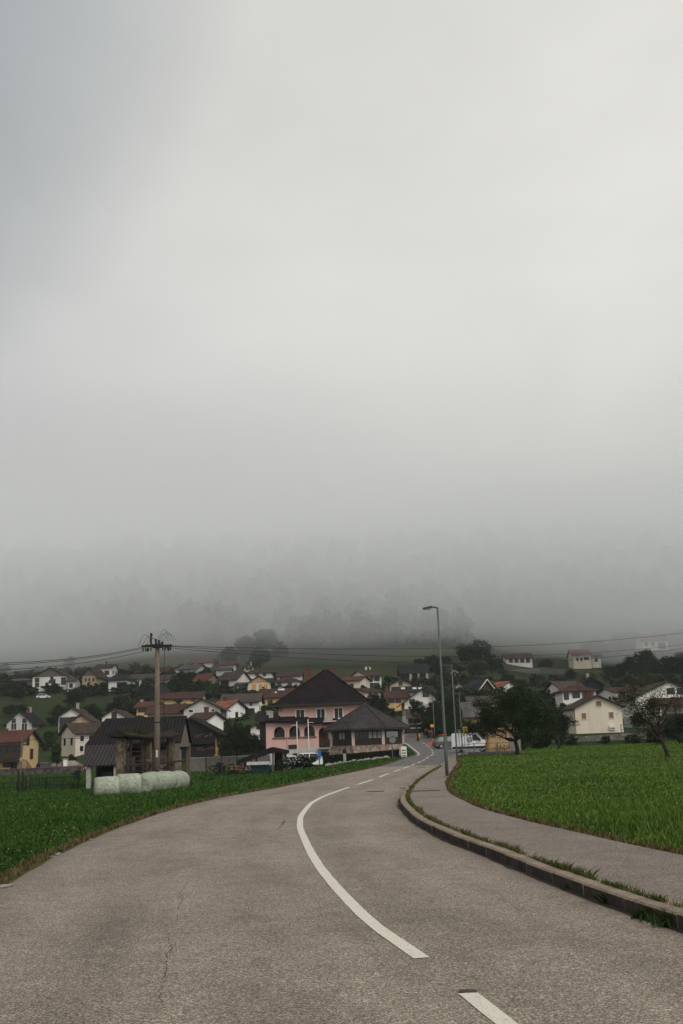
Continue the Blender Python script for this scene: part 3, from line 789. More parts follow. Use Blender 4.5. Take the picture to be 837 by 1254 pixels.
ROWS = [
 # name, label, type, xl, xr, ye, yr, d, wall, roof, extra
 ('gable_house', 'beige gabled house with pale band, above the red roof of the yellow house', 'G', 8, 39, 886, 872.5, 250, 'grey', 'dark', dict(dep=10, side='r', win=[(17, 883, .8, .9), (30, 883, .8, .9), (17, 890, 1.3, 1.5, 'w'), (30, 890, 1.3, 1.5, 'w')], ch=[(1, 0, 1.2, 'b'), (4, 0, 1.6, 'w')])),
 ('gable_house', 'tall grey house with dark brown gable roof and a balcony, beside the peach gable', 'G', 72, 103, 877.5, 868, 240, 'offwhite', 'brown', dict(dep=11, ov=1.0, side='r', win=[(80, 883, 2.6, 1.5), (90, 881, 1.0, 1.1), (80, 892, 2.4, 1.8)], ch=[(0, 0, 1.4, 'w')], balc=(3.0, .08, .6))),
 ('gable_house', 'peach plastered gable squeezed between grey house and orange-ridged house', 'G', 87, 112, 884, 875.5, 222, 'peach', 'greybrown', dict(dep=7, auto=0, ov=.3)),
 ('corner_house', 'cream house with a brown roof orange along its ridge, left of the barn', 'S', 92.5, 128, 897, 885, 190, 'cream', 'brown', dict(yaw=33, dep=8, side='l', win=[(100.5, 904.5, .7, 1.0, 'w'), (111, 904, .7, 1.0, 'w'), (100, 917, .7, 1.0, 'w')])),
 ('white_house', 'big white house with a wide timber-topped gable, highest left on the hillside', 'G', 40, 82, 829, 818, 330, 'white', 'greybrown', dict(dep=11, gwall='greywood', ov=.8, win=[(45.5, 833, 1.3, 1.3), (45.5, 839, 1.2, 1.3), (63.5, 831, .9, .9), (62, 835, 1.1, .9), (57.5, 839, .9, 1.5), (66, 837, .9, 2.6), (78, 834, 1.5, 2.2)])),
 ('shed', 'long low grey-roofed shed at the left of the big white house', 'S', 13, 40, 834, 831, 338, 'greywood', 'grey', dict(dep=5, auto=0, cat='shed', ov=.4)),
 ('annex', 'small white outbuilding between the big white house and the tan barn', 'S', 83, 92, 834, 829.5, 326, 'white', 'greybrown', dict(dep=6, auto=1)),
 ('stone_barn', 'tan stone barn with a grey boarded gable and three slits', 'G', 101, 118, 828, 818.5, 325, 'tan', 'brown', dict(dep=9, yaw=-8, gwall='greywood', ov=.7, cat='barn', win=[(105, 832.5, .4, .8), (109.5, 832.5, .4, .8), (114.5, 832.5, .4, .8), (109, 841, 1.6, 1.4, 'w')])),
 ('white_house', 'white house with a red-brown roof and white chimney pot behind the stone barn', 'S', 117, 137, 818, 813.5, 372, 'white', 'redbrown', dict(side='r', win=[(131, 824, 1.6, 1.4)], ch=[(127.5, 0, 1.3, 'w')])),
 ('white_house', 'white house with dark hipped roof, next right of the tan stone barn', 'H', 133, 157, 832.5, 826, 310, 'white', 'blackblue', dict(dep=7, yaw=-6, win=[(145.5, 838.7, 1.0, 1.4), (151, 838.7, 2.0, 1.4), (150, 845.5, 1.6, 1.0)], side='r')),
 ('yellow_house', 'yellow house under a brown roof, high on the slope left of the utility pole', 'S', 158, 183, 823.5, 819.7, 378, 'yellow', 'redbrown', dict(auto=1)),
 ('white_house', 'white house with two narrow windows and weathered brown roof, left of the utility pole', 'S', 162, 191, 831, 825.5, 325, 'white', 'greybrown', dict(yaw=10, win=[(169, 836.5, .6, 1.3), (175.5, 835.5, .8, 1.3), (186, 836, .8, 1.2)])),
 ('timber_barn', 'blue-black gabled timber barn directly behind the utility pole', 'G', 173, 195, 849, 838, 262, 'blackwood', 'blackblue', dict(yaw=-12, auto=0, cat='barn', ov=.5)),
 ('pale_house', 'pale pink house with brown roof, just right of the utility pole', 'S', 191, 211, 833, 826.5, 305, 'offwhite', 'brown', dict(side='r', yaw=-8, win=[(203, 839, .9, 1.2), (208, 839, .9, 1.2)])),
 ('white_house', 'white house with low red-brown roof above the round dark tree', 'S', 195, 213, 822, 817.5, 358, 'white', 'redbrown', dict(auto=1)),
 ('gable_house', 'tiny white gable peeping right of the low red-brown roof', 'G', 213.5, 222, 821.5, 817.8, 350, 'white', 'greybrown', dict(auto=0, dep=7)),
 ('long_house', 'long grey-roofed house with a cream gable at its right end', 'S', 219, 241, 820, 814.5, 345, 'grey', 'grey', dict(yaw=-16, dep=8, auto=0, side='r')),
 ('red_roofed_house', 'topmost village house in the middle, long plain red roof', 'S', 232, 259, 811.7, 806, 395, 'offwhite', 'red', dict(auto=1)),
 ('red_roofed_house', 'small white house with red roof above the blue-grey shed', 'S', 269, 286.5, 815, 811.5, 372, 'white', 'red', dict(auto=1)),
 ('shed', 'shed with blue-grey sheet roof below the small red roof', 'S', 265, 282, 820.8, 817.3, 356, 'grey', 'blue', dict(dep=6, auto=0, cat='shed', ov=.4)),
 ('stone_house', 'grey stone house with large red roof slope turned left', 'S', 234, 250, 836.5, 825.5, 300, 'rubble', 'red', dict(yaw=-24, dep=9.5, auto=0, ov=.8)),
 ('gable_house', 'white gabled house with brown roof left of the salmon gable', 'S', 269, 290, 832.5, 823, 300, 'offwhite', 'brown', dict(yaw=-20, dep=9, win=[(273, 836.5, 1.2, 1.2), (278, 836.5, 1.2, 1.2)])),
 ('gable_house', 'house with salmon gable, cream wall and three orange shuttered windows', 'G', 304, 331.5, 836.5, 828, 280, 'cream', 'brown', dict(dep=10, gwall='salmon', ov=1.1, win=[(317.5, 832.5, 1.0, 1.0), (311, 841, 1.1, 1.3, 'o'), (319.5, 841, 1.0, 1.3, 'o'), (325.5, 841, 1.0, 1.3, 'o')], balc=None)),
 ('glazed_house', 'low glazed veranda house joined to the left of the salmon gable', 'S', 291, 304, 839, 836, 281, 'white', 'brown', dict(dep=8, win=[(297.5, 842, 2.2, 1.4)], balc=(3.0, 0, 1))),
 ('red_roofed_house', 'orange walled house under a wide rusty red roof, left of the pink guest house', 'S', 321, 359, 853.5, 843.5, 240, 'ochre', 'redbrown', dict(yaw=6, win=[(331, 861, 1.0, 1.2)], ch=[(343, -.5, .5, 'w')])),
 ('hipped_house', 'white house with wide brown hipped roof above the salmon gable', 'H', 301, 335, 823.8, 818, 335, 'white', 'brown', dict(dep=8, win=[(315, 826, 1.0, 1.1), (324, 826, 1.0, 1.1)], ch=[(318, 0, .8, 'd')])),
 ('gable_house', 'small grey-white gable with chimney, topmost in the centre cluster', 'G', 299, 311, 818, 815.2, 356, 'offwhite', 'greybrown', dict(dep=8, win=[(303, 819, .9, 1), (307, 819, .9, 1)], ch=[(3, 0, 1.8, 'w')])),
 ('dark_roofed_house', 'white house with broad dark brown roof, above the red-brown hip', 'S', 340, 369, 828, 822.5, 322, 'offwhite', 'brown', dict(win=[(345, 831, 1, 1), (352, 831, 1, 1)])),
 ('hipped_house', 'white house with red-brown hip roof half hidden by the pink guest house roof', 'H', 337, 367, 834.5, 829, 292, 'white', 'redbrown', dict(dep=8, win=[(355.5, 839.5, 1.1, 1.3), (342, 839, 1, 1.2)])),
 ('grey_roofed_house', 'white house with a big grey-brown roof and blue balcony glazing', 'S', 272, 317, 859.5, 850, 225, 'white', 'greybrown', dict(dep=9, ov=.8, win=[(297, 862, .5, .7), (307.5, 862, .5, .7), (297, 873, 1.0, 2.0), (305, 871.5, 2.4, 1.2)], side='r', balc=(3.4, .5, .97))),
 ('gable_house', 'large grey gable-fronted house with white corner strips, right of the barn roof', 'G', 225, 270, 868.5, 857, 200, 'grey', 'greybrown', dict(dep=10, ov=.9, side='r', win=[(234, 871, .8, .5, 'w'), (261, 870, .5, .5, 'w'), (262, 876, 1.0, 1.6)])),
 ('red_roofed_house', 'house with orange-red roof and white gable, right of the large grey gable', 'S', 259, 279, 867.5, 858.5, 215, 'white', 'orange', dict(yaw=-25, dep=7, auto=0, side='r', ch=[(275, 0, .8, 'b')])),
 ('gable_house', 'low brown-roofed house with chimney in front of the large grey gable', 'S', 232, 253, 881.5, 873, 182, 'white', 'brown', dict(yaw=-25, dep=5.5, auto=0, ov=.5, ch=[(253, 0, 1.0, 'b')])),
 ('yellow_house', 'bright yellow house with red-brown roof behind the barn, right of the pole', 'S', 197, 246, 855.5, 848, 235, 'yellow', 'redbrown', dict(win=[(221.5, 857, .8, .9), (237, 856.5, .8, .9)])),
 ('yellow_house', 'yellow house with red roof and one dark window, left of the utility pole', 'S', 167.5, 187, 866.5, 859.5, 220, 'yellow', 'red', dict(win=[(176, 868.5, 2.2, 1.2)], ch=[(170, 0, .5, 'w')])),
 ('red_roofed_house', 'wide red-brown roof rising just above the barn ridge', 'S', 181, 232, 873.5, 863, 205, 'beige', 'redbrown', dict(auto=1)),
 ('gable_house', 'white gable with a dark red roof above the barn ridge, left part', 'G', 125, 153, 878.5, 870, 200, 'white', 'brown', dict(win=[(140, 876, .9, 1.1)], dep=10)),
 ('small_house', 'little white gable with dark red roof between bushes beside the pink guest house', 'G', 307, 322, 892, 887, 172, 'white', 'redbrown', dict(win=[(317, 889.5, .6, .8)], dep=6, ov=.4)),
 ('outbuilding', 'dark roofed outbuilding with a pale chimney behind the pink guest house', 'S', 318, 345, 882, 871, 155, 'blackwood', 'dark', dict(dep=7, auto=0, ch=[(330, -1.5, .6, 'w')], cat='outbuilding')),
 ('white_house', 'three-storey white house with satellite dishes above the pavilion, left of centre field', 'S', 449, 467, 827, 821, 300, 'white', 'brown', dict(yaw=28, dep=10, side='l', ov=.9, win=[(455.5, 831, .9, 1.2), (460, 831.5, .8, 1.2), (463, 831.5, 1.1, 1.3), (455.5, 839, 1.1, 1.2), (460, 839, .9, 1.2), (463, 839, 1.1, 1.2)], ch=[(452, 0, 1.0, 'd')])),
 ('red_roofed_house', 'cream house with red roof beside the pink guest house chimney', 'S', 420, 441, 833.8, 828.5, 270, 'cream', 'red', dict(yaw=-20, dep=8, auto=1)),
 ('gable_house', 'small cream gable with red roof at the foot of the three-storey white house', 'S', 447, 466, 847, 842.5, 245, 'cream', 'redbrown', dict(yaw=30, dep=8, auto=0, side='l')),
 ('pillared_barn', 'dark hay barn with white pillars at the edge of the upper field', 'S', 491, 524, 823.8, 813.8, 310, 'blackwood', 'blackblue', dict(dep=9, auto=0, cat='barn', ov=.6, pillars=(503, 513, 523))),
 ('gable_house', 'low cream gable with grey roof below the pillared barn', 'G', 478, 504, 839, 832.5, 268, 'beige', 'grey', dict(gwin=True, auto=0)),
 ('long_house', 'house with long blue-grey roof and white skylights, below the low cream gable', 'S', 484, 530, 847.5, 840.5, 240, 'offwhite', 'blackblue', dict(dep=9, auto=0, ch=[(516, 0, .7, 'b')])),
 ('red_roofed_house', 'orange walled house with rust red roof and brick chimney, right of the pavilion tip', 'S', 474, 497, 854.5, 846.5, 215, 'ochre', 'redbrown', dict(dep=7, win=[(480, 857.5, 1.0, 1.0), (488, 857.5, 1.0, 1.0)], ch=[(470, 0, 1.2, 'b')])),
 ('white_house', 'tall white gable house with brown-roofed balcony beside the bend', 'G', 495.5, 541, 859.5, 844, 175, 'offwhite', 'brown', dict(dep=10, ov=.9, win=[(521.5, 849, .9, 1.1), (505, 859, 1.0, .8, 'w'), (507, 883, 1.9, .9, 'w'), (508, 893, 3.2, 1.4)], side='l')),
 ('gable_house', 'cream gable half hidden by trees between the first two lamp posts', 'G', 556, 569, 844, 837, 262, 'cream', 'greybrown', dict(win=[(561, 846, .9, 1.1)], dep=8)),
 ('small_house', 'small cream house high behind the second lamp post', 'G', 552, 562.5, 824, 819.5, 330, 'cream', 'brown', dict(auto=0, dep=7)),
 ('timber_house', 'timber house with dark steep roof and white verge boards, left of the orange roof', 'S', 569, 585, 846, 833, 240, 'wood', 'blackblue', dict(yaw=-35, dep=8, auto=0)),
 ('orange_roofed_house', 'white house with bright orange roof behind the field tree', 'S', 601, 613.5, 842.5, 835, 255, 'white', 'orange', dict(yaw=-38, dep=8, auto=0, side='r')),
 ('grey_barn', 'ochre walled barn with pale grey sheet roof behind the white van', 'S', 572, 601, 877, 859.5, 168, 'ochre', 'grey', dict(dep=8, auto=0, cat='barn')),
 ('grey_barn', 'barn with grey-brown roof between the sheet roofed barn and timber house', 'S', 577, 611, 861, 852.5, 192, 'beige', 'greybrown', dict(dep=8, auto=0, cat='barn')),
 ('field_house', 'cream gable-fronted house with three brown shuttered windows at the field edge', 'G', 704, 761.5, 866.5, 853, 160, 'cream', 'brown', dict(dep=9, ov=.45, win=[(715.5, 877, .7, .9, 'b'), (733.5, 862, .8, .8, 'b'), (749, 876, .7, .9, 'b')], ch=[(-1, 0, .8, 'b'), (2, 0, .8, 'b')])),
 ('white_house', 'white gabled house with grey roof and arched-looking dark windows, above the field house', 'S', 687, 715, 843, 834, 225, 'white', 'greybrown', dict(yaw=10, dep=9, ov=.9, side='l', auto=1)),
 ('hipped_house', 'white house with red-brown hipped roof adjoining the grey-roofed white house', 'H', 689, 730, 846, 839, 214, 'white', 'redbrown', dict(dep=8, win=[(694, 853, .9, 1.2), (706, 850.5, 1.4, 1.3), (718, 850, 1.4, 1.2)], ch=[(709, 0, .8, 'b')])),
 ('timber_barn', 'black-roofed timber barn behind the red-brown hipped roof', 'G', 713, 737, 838, 829, 240, 'blackwood', 'dark', dict(auto=0, cat='barn', ch=[(-2, 0, .9, 'w')])),
 ('white_house', 'white house with pale red roof, between the field house and the brown veranda house', 'S', 752, 787, 847, 841.5, 215, 'white', 'redbrown', dict(yaw=8, dep=9, side='l', win=[(762, 850.5, 1.2, .9), (775, 850.5, 1.2, .9), (762, 857, 1.4, 1.5), (772, 856, .9, 1.3)], ch=[(769, 0, .7, 'b')], balc=(5.0, .25, .9))),
 ('gable_house', 'large white house with broad brown gable roof at the right edge', 'G', 778, 862, 853, 835.5, 188, 'white', 'brown', dict(dep=11, ov=1.1, win=[(800, 862, 1.3, 1.4), (822, 846.5, 1.3, 1.0), (834, 846.5, 1.1, 1.0)])),
 ('small_house', 'small pale yellow house with red roof, alone high on the foggy right slope', 'S', 702, 724, 801.8, 795.5, 400, 'cream', 'red', dict(win=[(707.5, 807.5, .7, 1.2), (712.5, 807.5, .7, 1.2), (718.5, 806.5, 1.8, 1.0)])),
 ('annex', 'low red-roofed annex at the right of the small pale yellow house', 'S', 725, 736, 804, 800.3, 402, 'offwhite', 'redbrown', dict(dep=6, auto=1)),
 ('foggy_house', 'house with pale red roof and veranda columns in fog at upper right', 'S', 786, 818, 784, 776.5, 420, 'offwhite', 'red', dict(win=[(792, 789, 1.2, 1.3), (800, 789, 1.2, 1.3), (811, 791, 3.0, 2.6)])),
 ('foggy_house', 'fog-veiled white house with brownish roof above the terrace walls', 'S', 620, 652, 806, 800, 408, 'white', 'redbrown', dict(win=[(626, 809, 1.4, 1.6), (633, 809, 1.4, 1.6), (640, 809, 1.4, 1.6), (647, 809, 1.4, 1.6)])),
 ('foggy_house', 'faintest house in the fog, up left of the small yellow house', 'S', 693, 716, 792, 787, 455, 'offwhite', 'brown', dict(auto=1)),
]
for (nm, lb, T, xl, xr, ye, yr, d, wl_, rf, ex) in ROWS:
    house(nm, lb, T, xl, xr, ye, yr, d, wl_, rf, **ex)
# ------------------------------------------------------------------ one-off buildings
def locof(root, p):
    c, s = math.cos(root.rotation_euler.z), math.sin(root.rotation_euler.z)
    dx, dy = p.x - root.location.x, p.y - root.location.y
    return Vector((dx * c + dy * s, -dx * s + dy * c, p.z - root.location.z))
# extras on houses
def skylight(lbl, px, py, w_=.9, h=1.2, mat=None):
    root, hw2, dep, He, rise, ro = HOUSES[lbl]
    q = locof(root, at(px, py, root.location.y - dep * .25)); hd = dep / 2
    z = q.z - He; y = -hd * (1 - max(.1, min(.9, z / rise)))
    a = math.atan2(rise, hd)
    o = MB().box(-w_/2, w_/2, -h/2, h/2, .0, .10).build('skylight', mat or plain('skylight_glass', (.62, .66, .68), .3, .1, 3), ro)
    o.location = (max(-hw2/2 + 1, min(hw2/2 - 1, q.x)), y, rise * (1 - abs(y) / hd) + .21); o.rotation_euler = (a, 0, 0)
L_ = 'house with long blue-grey roof and white skylights, below the low cream gable'
for px in (494, 508, 515): skylight(L_, px, 844.5)
skylight('orange walled house under a wide rusty red roof, left of the pink guest house', 345, 845.5, 1.5, .9)
skylight('orange walled house under a wide rusty red roof, left of the pink guest house', 338, 849.5, .5, .5)
def dish(lbl, px, h=.9):
    root, w_, dep, He, rise, ro = HOUSES[lbl]
    q = locof(root, at(px, 820, root.location.y))
    b = MB(); n = 14; vs = [(0, 0, 0)]
    for rr, yy in ((.25, -.03), (.5, -.12)):
        for k in range(n): vs.append((rr * math.cos(2*math.pi*k/n), yy, rr * math.sin(2*math.pi*k/n)))
    b.add(vs, [(0, 1 + k, 1 + (k + 1) % n) for k in range(n)] + [(1 + k, 1 + n + k, 1 + n + (k + 1) % n, 1 + (k + 1) % n) for k in range(n)])
    b.bar((0, .05, 0), (0, .05, -1.4), .07)
    o = b.build('satellite_dish', plain('dish_paint', (.6, .6, .6), .5, .1, 3), ro); o.location = (max(-w_/2, min(w_/2, q.x)), 0, rise + h)
dish('three-storey white house with satellite dishes above the pavilion, left of centre field', 449); dish('three-storey white house with satellite dishes above the pavilion, left of centre field', 454)
# veranda of the house at the right edge
lb = 'large white house with broad brown gable roof at the right edge'
root, w_, dep, He, rise, ro = HOUSES[lb]
q = locof(root, at(805, 852, 186)); hd = dep / 2
vr = MB()
vr.add([(q.x - .8, -hd - 3.2, He - 1.6), (q.x + 9, -hd - 3.2, He - 1.6), (q.x + 9, -hd - .02, He - .2), (q.x - .8, -hd - .02, He - .2), (q.x - .8, -hd - 3.2, He - 1.75), (q.x + 9, -hd - 3.2, He - 1.75), (q.x + 9, -hd - .02, He - .35), (q.x - .8, -hd - .02, He - .35)],
       [(0,1,2,3), (7,6,5,4), (0,4,5,1), (1,5,6,2), (2,6,7,3), (3,7,4,0)])
vo = vr.build('veranda_roof', ROOF['redbrown'], root)
for k in range(4): MB().box(q.x + k * 2.6, q.x + k * 2.6 + .22, -hd - 3.0, -hd - 2.78, 0, He - 1.76).build('veranda_post', WFR if k == 0 else DARKW, root)
bl = MB().box(q.x, q.x + 9, -hd - 2.7, -hd - .02, He - 4.2, He - 4.0).build('balcony', DARKW, root)
MB().box(q.x, q.x + 9, -hd - 2.76, -hd - 2.71, He - 3.95, He - 3.1).build('balcony_rail', boards('rail_boards', (.05, .035, .025), 4), bl)
lb = 'tall white gable house with brown-roofed balcony beside the bend'
root, w_, dep, He, rise, ro = HOUSES[lb]
q0, q1 = locof(root, at(497, 868, 173)), locof(root, at(519, 868, 173)); hd = dep / 2
MB().add([(q0.x, -hd - 2.2, q0.z - 1.6), (q1.x, -hd - 2.2, q0.z - 1.6), (q1.x, -hd - .02, q0.z), (q0.x, -hd - .02, q0.z), (q0.x, -hd - 2.2, q0.z - 1.75), (q1.x, -hd - 2.2, q0.z - 1.75), (q1.x, -hd - .02, q0.z - .15), (q0.x, -hd - .02, q0.z - .15)],
       [(0,1,2,3), (7,6,5,4), (0,4,5,1), (1,5,6,2), (2,6,7,3), (3,7,4,0)]).build('balcony_roof', ROOF['greybrown'], root)
bl = MB().box(q0.x, q1.x, -hd - 2.0, -hd - .02, q0.z - 3.3, q0.z - 3.1).build('balcony', CONC, root)
MB().box(q0.x, q1.x, -hd - 2.05, -hd - 2.0, q0.z - 4.4, q0.z - 3.35).build('balcony_rail', DARKW, bl)

lb = 'cream gable-fronted house with three brown shuttered windows at the field edge'
root, w_, dep, He, rise, ro = HOUSES[lb]
q = locof(root, at(750, 891.5, 160)); o = MB().box(-.45, .45, -.3, -.001, -.32, .32).build('air_unit', WFR, root); o.location = (q.x, -dep / 2, q.z)
MB().box(-.36, .36, -.32, -.301, -.2, .05).build('grille', plain('grille_grey', (.2, .2, .2), .6, .1, 4), o)
# the yellow house at the left edge
r1, w_, dep, He, rise, ro = house('yellow_house', 'yellow house with red roof and dark glazed balcony at the left edge of the photo', 'S', -42, 27.5, 909, 895.5, 165, 'yellow', 'red', 0, 8.5, win=[(10.5, 933, 1.6, 1.6), (17, 933, .9, 2.3)], ch=[(10, -1.2, .8, 'b')], ov=.8, grp='houses at the foot of the village')
hw, hd = w_/2, dep/2
for yy, z, ww, hh in ((-1.6, He + .1, .8, 1.4), (.6, He - 2.0, .8, 1.5)): window(r1, yy, z, 'r', ww, hh, 's', hw, hd)
bl = MB().box(-hw, hw + .5, -hd - 1.5, -hd - .01, He - 3.1, He - 2.85).build('balcony', DARKW, r1)
MB().box(-hw, hw + .5, -hd - 1.52, -hd - 1.45, He - 2.8, He - 1.75).build('balcony_rail', boards('rail_boards', (.05, .035, .025), 4), bl)
rl = MB()
for k in range(9):
    x = -hw + .1 + k * (w_ + .3) / 8.0; rl.box(x - .07, x + .07, -hd - 1.5, -hd - 1.38, He - 1.74, He - .65)
rl.box(-hw, hw + .7, -hd - 1.6, -hd - .01, He - .63, He - .5)
rl.build('balcony_frame', DARKW, bl)
MB().box(-hw, hw + .3, -hd - 1.3, -hd - 1.27, He - 1.74, He - .66).build('balcony_glazing', GL, bl)
st = MB()
for k in range(12): st.box(hw + .05, hw + 1.15, -hd - 1.4 + k * .42, -hd - .9 + k * .42, 0, max(.2, He - 2.9 - k * (He - 2.9) / 12))
st.build('outside_stair', plain('stair_concrete', (.30, .21, .12), .9, .3, 2), r1)

# ---------------- pink guest house
D1 = 125.0
def boxhouse_frame(px0, px1, d, zb, label, cat, name, grp=None):
    A, B = at(px0, 900, d), at(px1, 900, d)
    root = empty(name, ((A.x + B.x)/2, d, zb), 0, label, cat, grp)
    return root, B.x - A.x
gz = -1.15
pk, pw = boxhouse_frame(325.5, 414, D1, gz - .2, 'pink guest house with arched openings and a steep dark pyramid roof', 'guest house', 'guest_house')
def PX(px, py, d): return locof(pk, at(px, py, d))
x0, x1 = PX(326, 900, D1).x, PX(413, 900, D1).x
zlow = PX(370, 884, D1).z                       # head of the lower block
zwb = PX(370, 916.5, D1).z                      # top of the white plinth
DL = 6.0
# upper block
U0, U1 = PX(341.3, 870, D1 + 3.2).x, PX(447.5, 870, D1 + 3.2).x
zu = PX(394, 861, D1 + 3.2).z
pinkm = PAL['pink']
body = MB(); body.box(U0, U1, 3.2, 3.2 + 11.5, 0, zu); body.build('wall', pinkm, pk)
# lower block with real arches
def arch_front(xs, za, zb_, aw, ah, X0, X1, Z0, Z1, yf, th_):
    """front wall with arched holes at xs; sill za, springing by ah"""
    b = MB(); cuts = []
    cur = X0
    for cx in xs:
        b.box(cur, cx - aw/2, yf, yf + th_, Z0, Z1)
        b.box(cx - aw/2, cx + aw/2, yf, yf + th_, Z0, za)
        n = 12; r_ = aw / 2; zc = za + ah - r_
        pts = [(cx + r_ * math.cos(math.pi - math.pi * k / n), zc + r_ * math.sin(math.pi * k / n)) for k in range(n + 1)]
        for k in range(n):
            (xa, z_a), (xb, z_b) = pts[k], pts[k + 1]
            b.add([(xa, yf, z_a), (xb, yf, z_b), (xb, yf, Z1), (xa, yf, Z1), (xa, yf + th_, z_a), (xb, yf + th_, z_b), (xb, yf + th_, Z1), (xa, yf + th_, Z1)],
                  [(0,1,2,3), (7,6,5,4), (0,4,5,1), (3,2,6,7)])
        cur = cx + aw/2
    b.box(cur, X1, yf, yf + th_, Z0, Z1)
    return b
ax = [PX(p, 897, D1).x for p in (342.3, 361, 379.2)]
aw = PX(348.8, 897, D1).x - PX(335.7, 897, D1).x
asill = PX(361, 902.5, D1).z; ah = PX(361, 889.6, D1).z - asill
ax.append(PX(397, 897, D1).x)
b = arch_front(ax[:3], asill, 0, aw, ah, x0, PX(390.5, 900, D1).x, zwb + .002, zlow, 0, .35)
b.build('front_wall', pinkm, pk)
b = arch_front([ax[3]], zwb, 0, aw, ah + asill - zwb - .25, PX(390.5, 900, D1).x + .002, x1 + .9, zwb + .002, zlow, .003, .35); b.build('porch_arch', pinkm, pk)
b = MB(); b.box(x0, x0 + .35, .352, 3.19, zwb + .002, zlow); b.box(x1 + .55, x1 + .9, .36, 3.19, zwb + .002, zlow); b.build('side_wall', pinkm, pk)
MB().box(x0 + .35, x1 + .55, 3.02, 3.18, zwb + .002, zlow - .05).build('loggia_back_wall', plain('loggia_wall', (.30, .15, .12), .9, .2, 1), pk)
MB().box(x0, x1 + .9, .36, 3.18, zwb - .2, zwb).build('loggia_floor', CONC, pk)
for cx in ax[:3]:
    o = MB().box(cx - aw/2 - .2, cx + aw/2 + .2, -.12, .3, asill - .16, asill - .01).build('window_sill', plain('sill_stone', (.13, .10, .085), .8, .2, 4), pk)
    fr = MB(); fr.box(cx - aw/2, cx + aw/2, .2, .26, asill, asill + .5); fr.build('loggia_rail', DARKW, pk)
    fr = link('arched_window', cached(('win', 1.1, 1.6, 'd'), lambda: ring_mesh(1.1, 1.6, .07, .07, DFR, 'window')), pk); fr.location = (cx, 3.0, asill + .8)
    pn = link('pane', cached(('pane', 1.1, 1.6, GL.name), lambda: pane_mesh(1.1, 1.6, GL)), fr)
pl = MB(); pl.box(x0 - .04, x1 + .94, -.04, 3.17, 0, zwb - .002); pl.build('plinth', plain('plinth_render', (.50, .47, .43), .85, .25, 1, streak=True), pk)
for pa, pb in ((359, 367), (372, 381), (387, 404)):
    a, c = PX(pa, 925, D1).x, PX(pb, 925, D1).x
    o = MB().box(a, c, -.09, -.03, .15, zwb - .55).build('cellar_window', DARKW, pk)
    MB().box(a + .08, c - .08, -.11, -.085, .25, zwb - .65).build('pane', GL, o)
o = MB().box(PX(354, 920, D1).x, PX(364, 920, D1).x, -.12, -.05, zwb - .02, zwb + .45).build('lintel_board', DARKW, pk)
# pent roof between the storeys, in steps
xa = [326 - 1.2, 341.5, 360.5, 377, 396, 414]
for k in range(5):
    a, c = PX(xa[k], 885, D1).x, PX(xa[k + 1], 885, D1).x
    z = zlow + .15 - k * .13
    b = MB(); y1 = 3.19
    sl = [(-.75, z - .05), (-.75, z + .12), (y1, z + .75), (y1, z + .58)]
    b.prism(sl, a, c - .01, 'x'); b.build('pent_roof', ROOF['slate'], pk)
# upper windows, deep white surrounds
for px, py in ((368, 875.7), (393.2, 874.5), (414.8, 873.5)):
    q = PX(px, py, D1 + 3.2)
    fr = link('window', cached(('win', .95, 1.25, 'P'), lambda: ring_mesh(.95, 1.15, .15, .1, WFR, 'window')), pk); fr.location = (q.x, 3.2, q.z)
    link('pane', cached(('pane', .95, 1.25, 'P'), lambda: pane_mesh(.95, 1.15, plain('dull_glass', (.02, .035, .035), .2, .3, 1))), fr)
    if px != 393.2:
        bl = MB().box(-.46, .46, -.04, -.02, .15, .57).build('roller_blind', plain('blind_red', (.10, .035, .025), .8, .1, 5), fr)
    hd_ = MB().box(-.03, .03, -.05, -.02, -.57, .57).build('mullion', WFR if px != 393.2 else DFR, fr)
# pyramid roof
apx = PX(399.6, 820.8, D1 + 3.2 + 5.75)
e0, e1 = PX(334.2, 862.6, D1 + 2.2).x, PX(454, 860, D1 + 2.2).x
ze0 = PX(394, 861.5, D1 + 2.2).z
yb = 3.2 + 11.5 + 1.0
cxm = (e0 + e1) / 2
top = [(e0, 2.2, ze0), (e1, 2.2, ze0), (e1, yb, ze0), (e0, yb, ze0), (apx.x - .15, 8.95, apx.z), (apx.x + .15, 8.95, apx.z)]
bt = [(e0, 2.2, ze0 - .25), (e1, 2.2, ze0 - .25), (e1, yb, ze0 - .25), (e0, yb, ze0 - .25)]
b = MB(); b.add(top, [(0, 1, 5, 4), (2, 3, 4, 5), (1, 2, 5), (3, 0, 4)], 0); b.add(top[:4] + bt, [(0,4,5,1), (1,5,6,2), (2,6,7,3), (3,7,4,0), (7,6,5,4)], 1)
pr = b.build('roof', [ROOF['slate'], DARKW], pk)
for px, pt, pb_ in ((378.3, 818.2, 832), (408.7, 817, 824)):
    qt, qb = PX(px, pt, D1 + 9.5), PX(px, pb_, D1 + 9.5)
    zz = qb.z - 1.2
    o = MB().box(-.35, .35, -.35, .35, -1.5, qt.z - qb.z - .2).box(-.45, .45, -.45, .45, qt.z - qb.z - .198, qt.z - qb.z).build('chimney', BRICK, pr); o.location = (qt.x, 9.5, qb.z)
rg = MB()
for i, j in ((0, 4), (1, 5)): rg.tube([Vector(top[i]) + Vector((0, 0, .03)), Vector(top[j]) + Vector((0, 0, .05))], .09, 6)
rg.build('ridge_tiles', ROOF['slate'], pr)
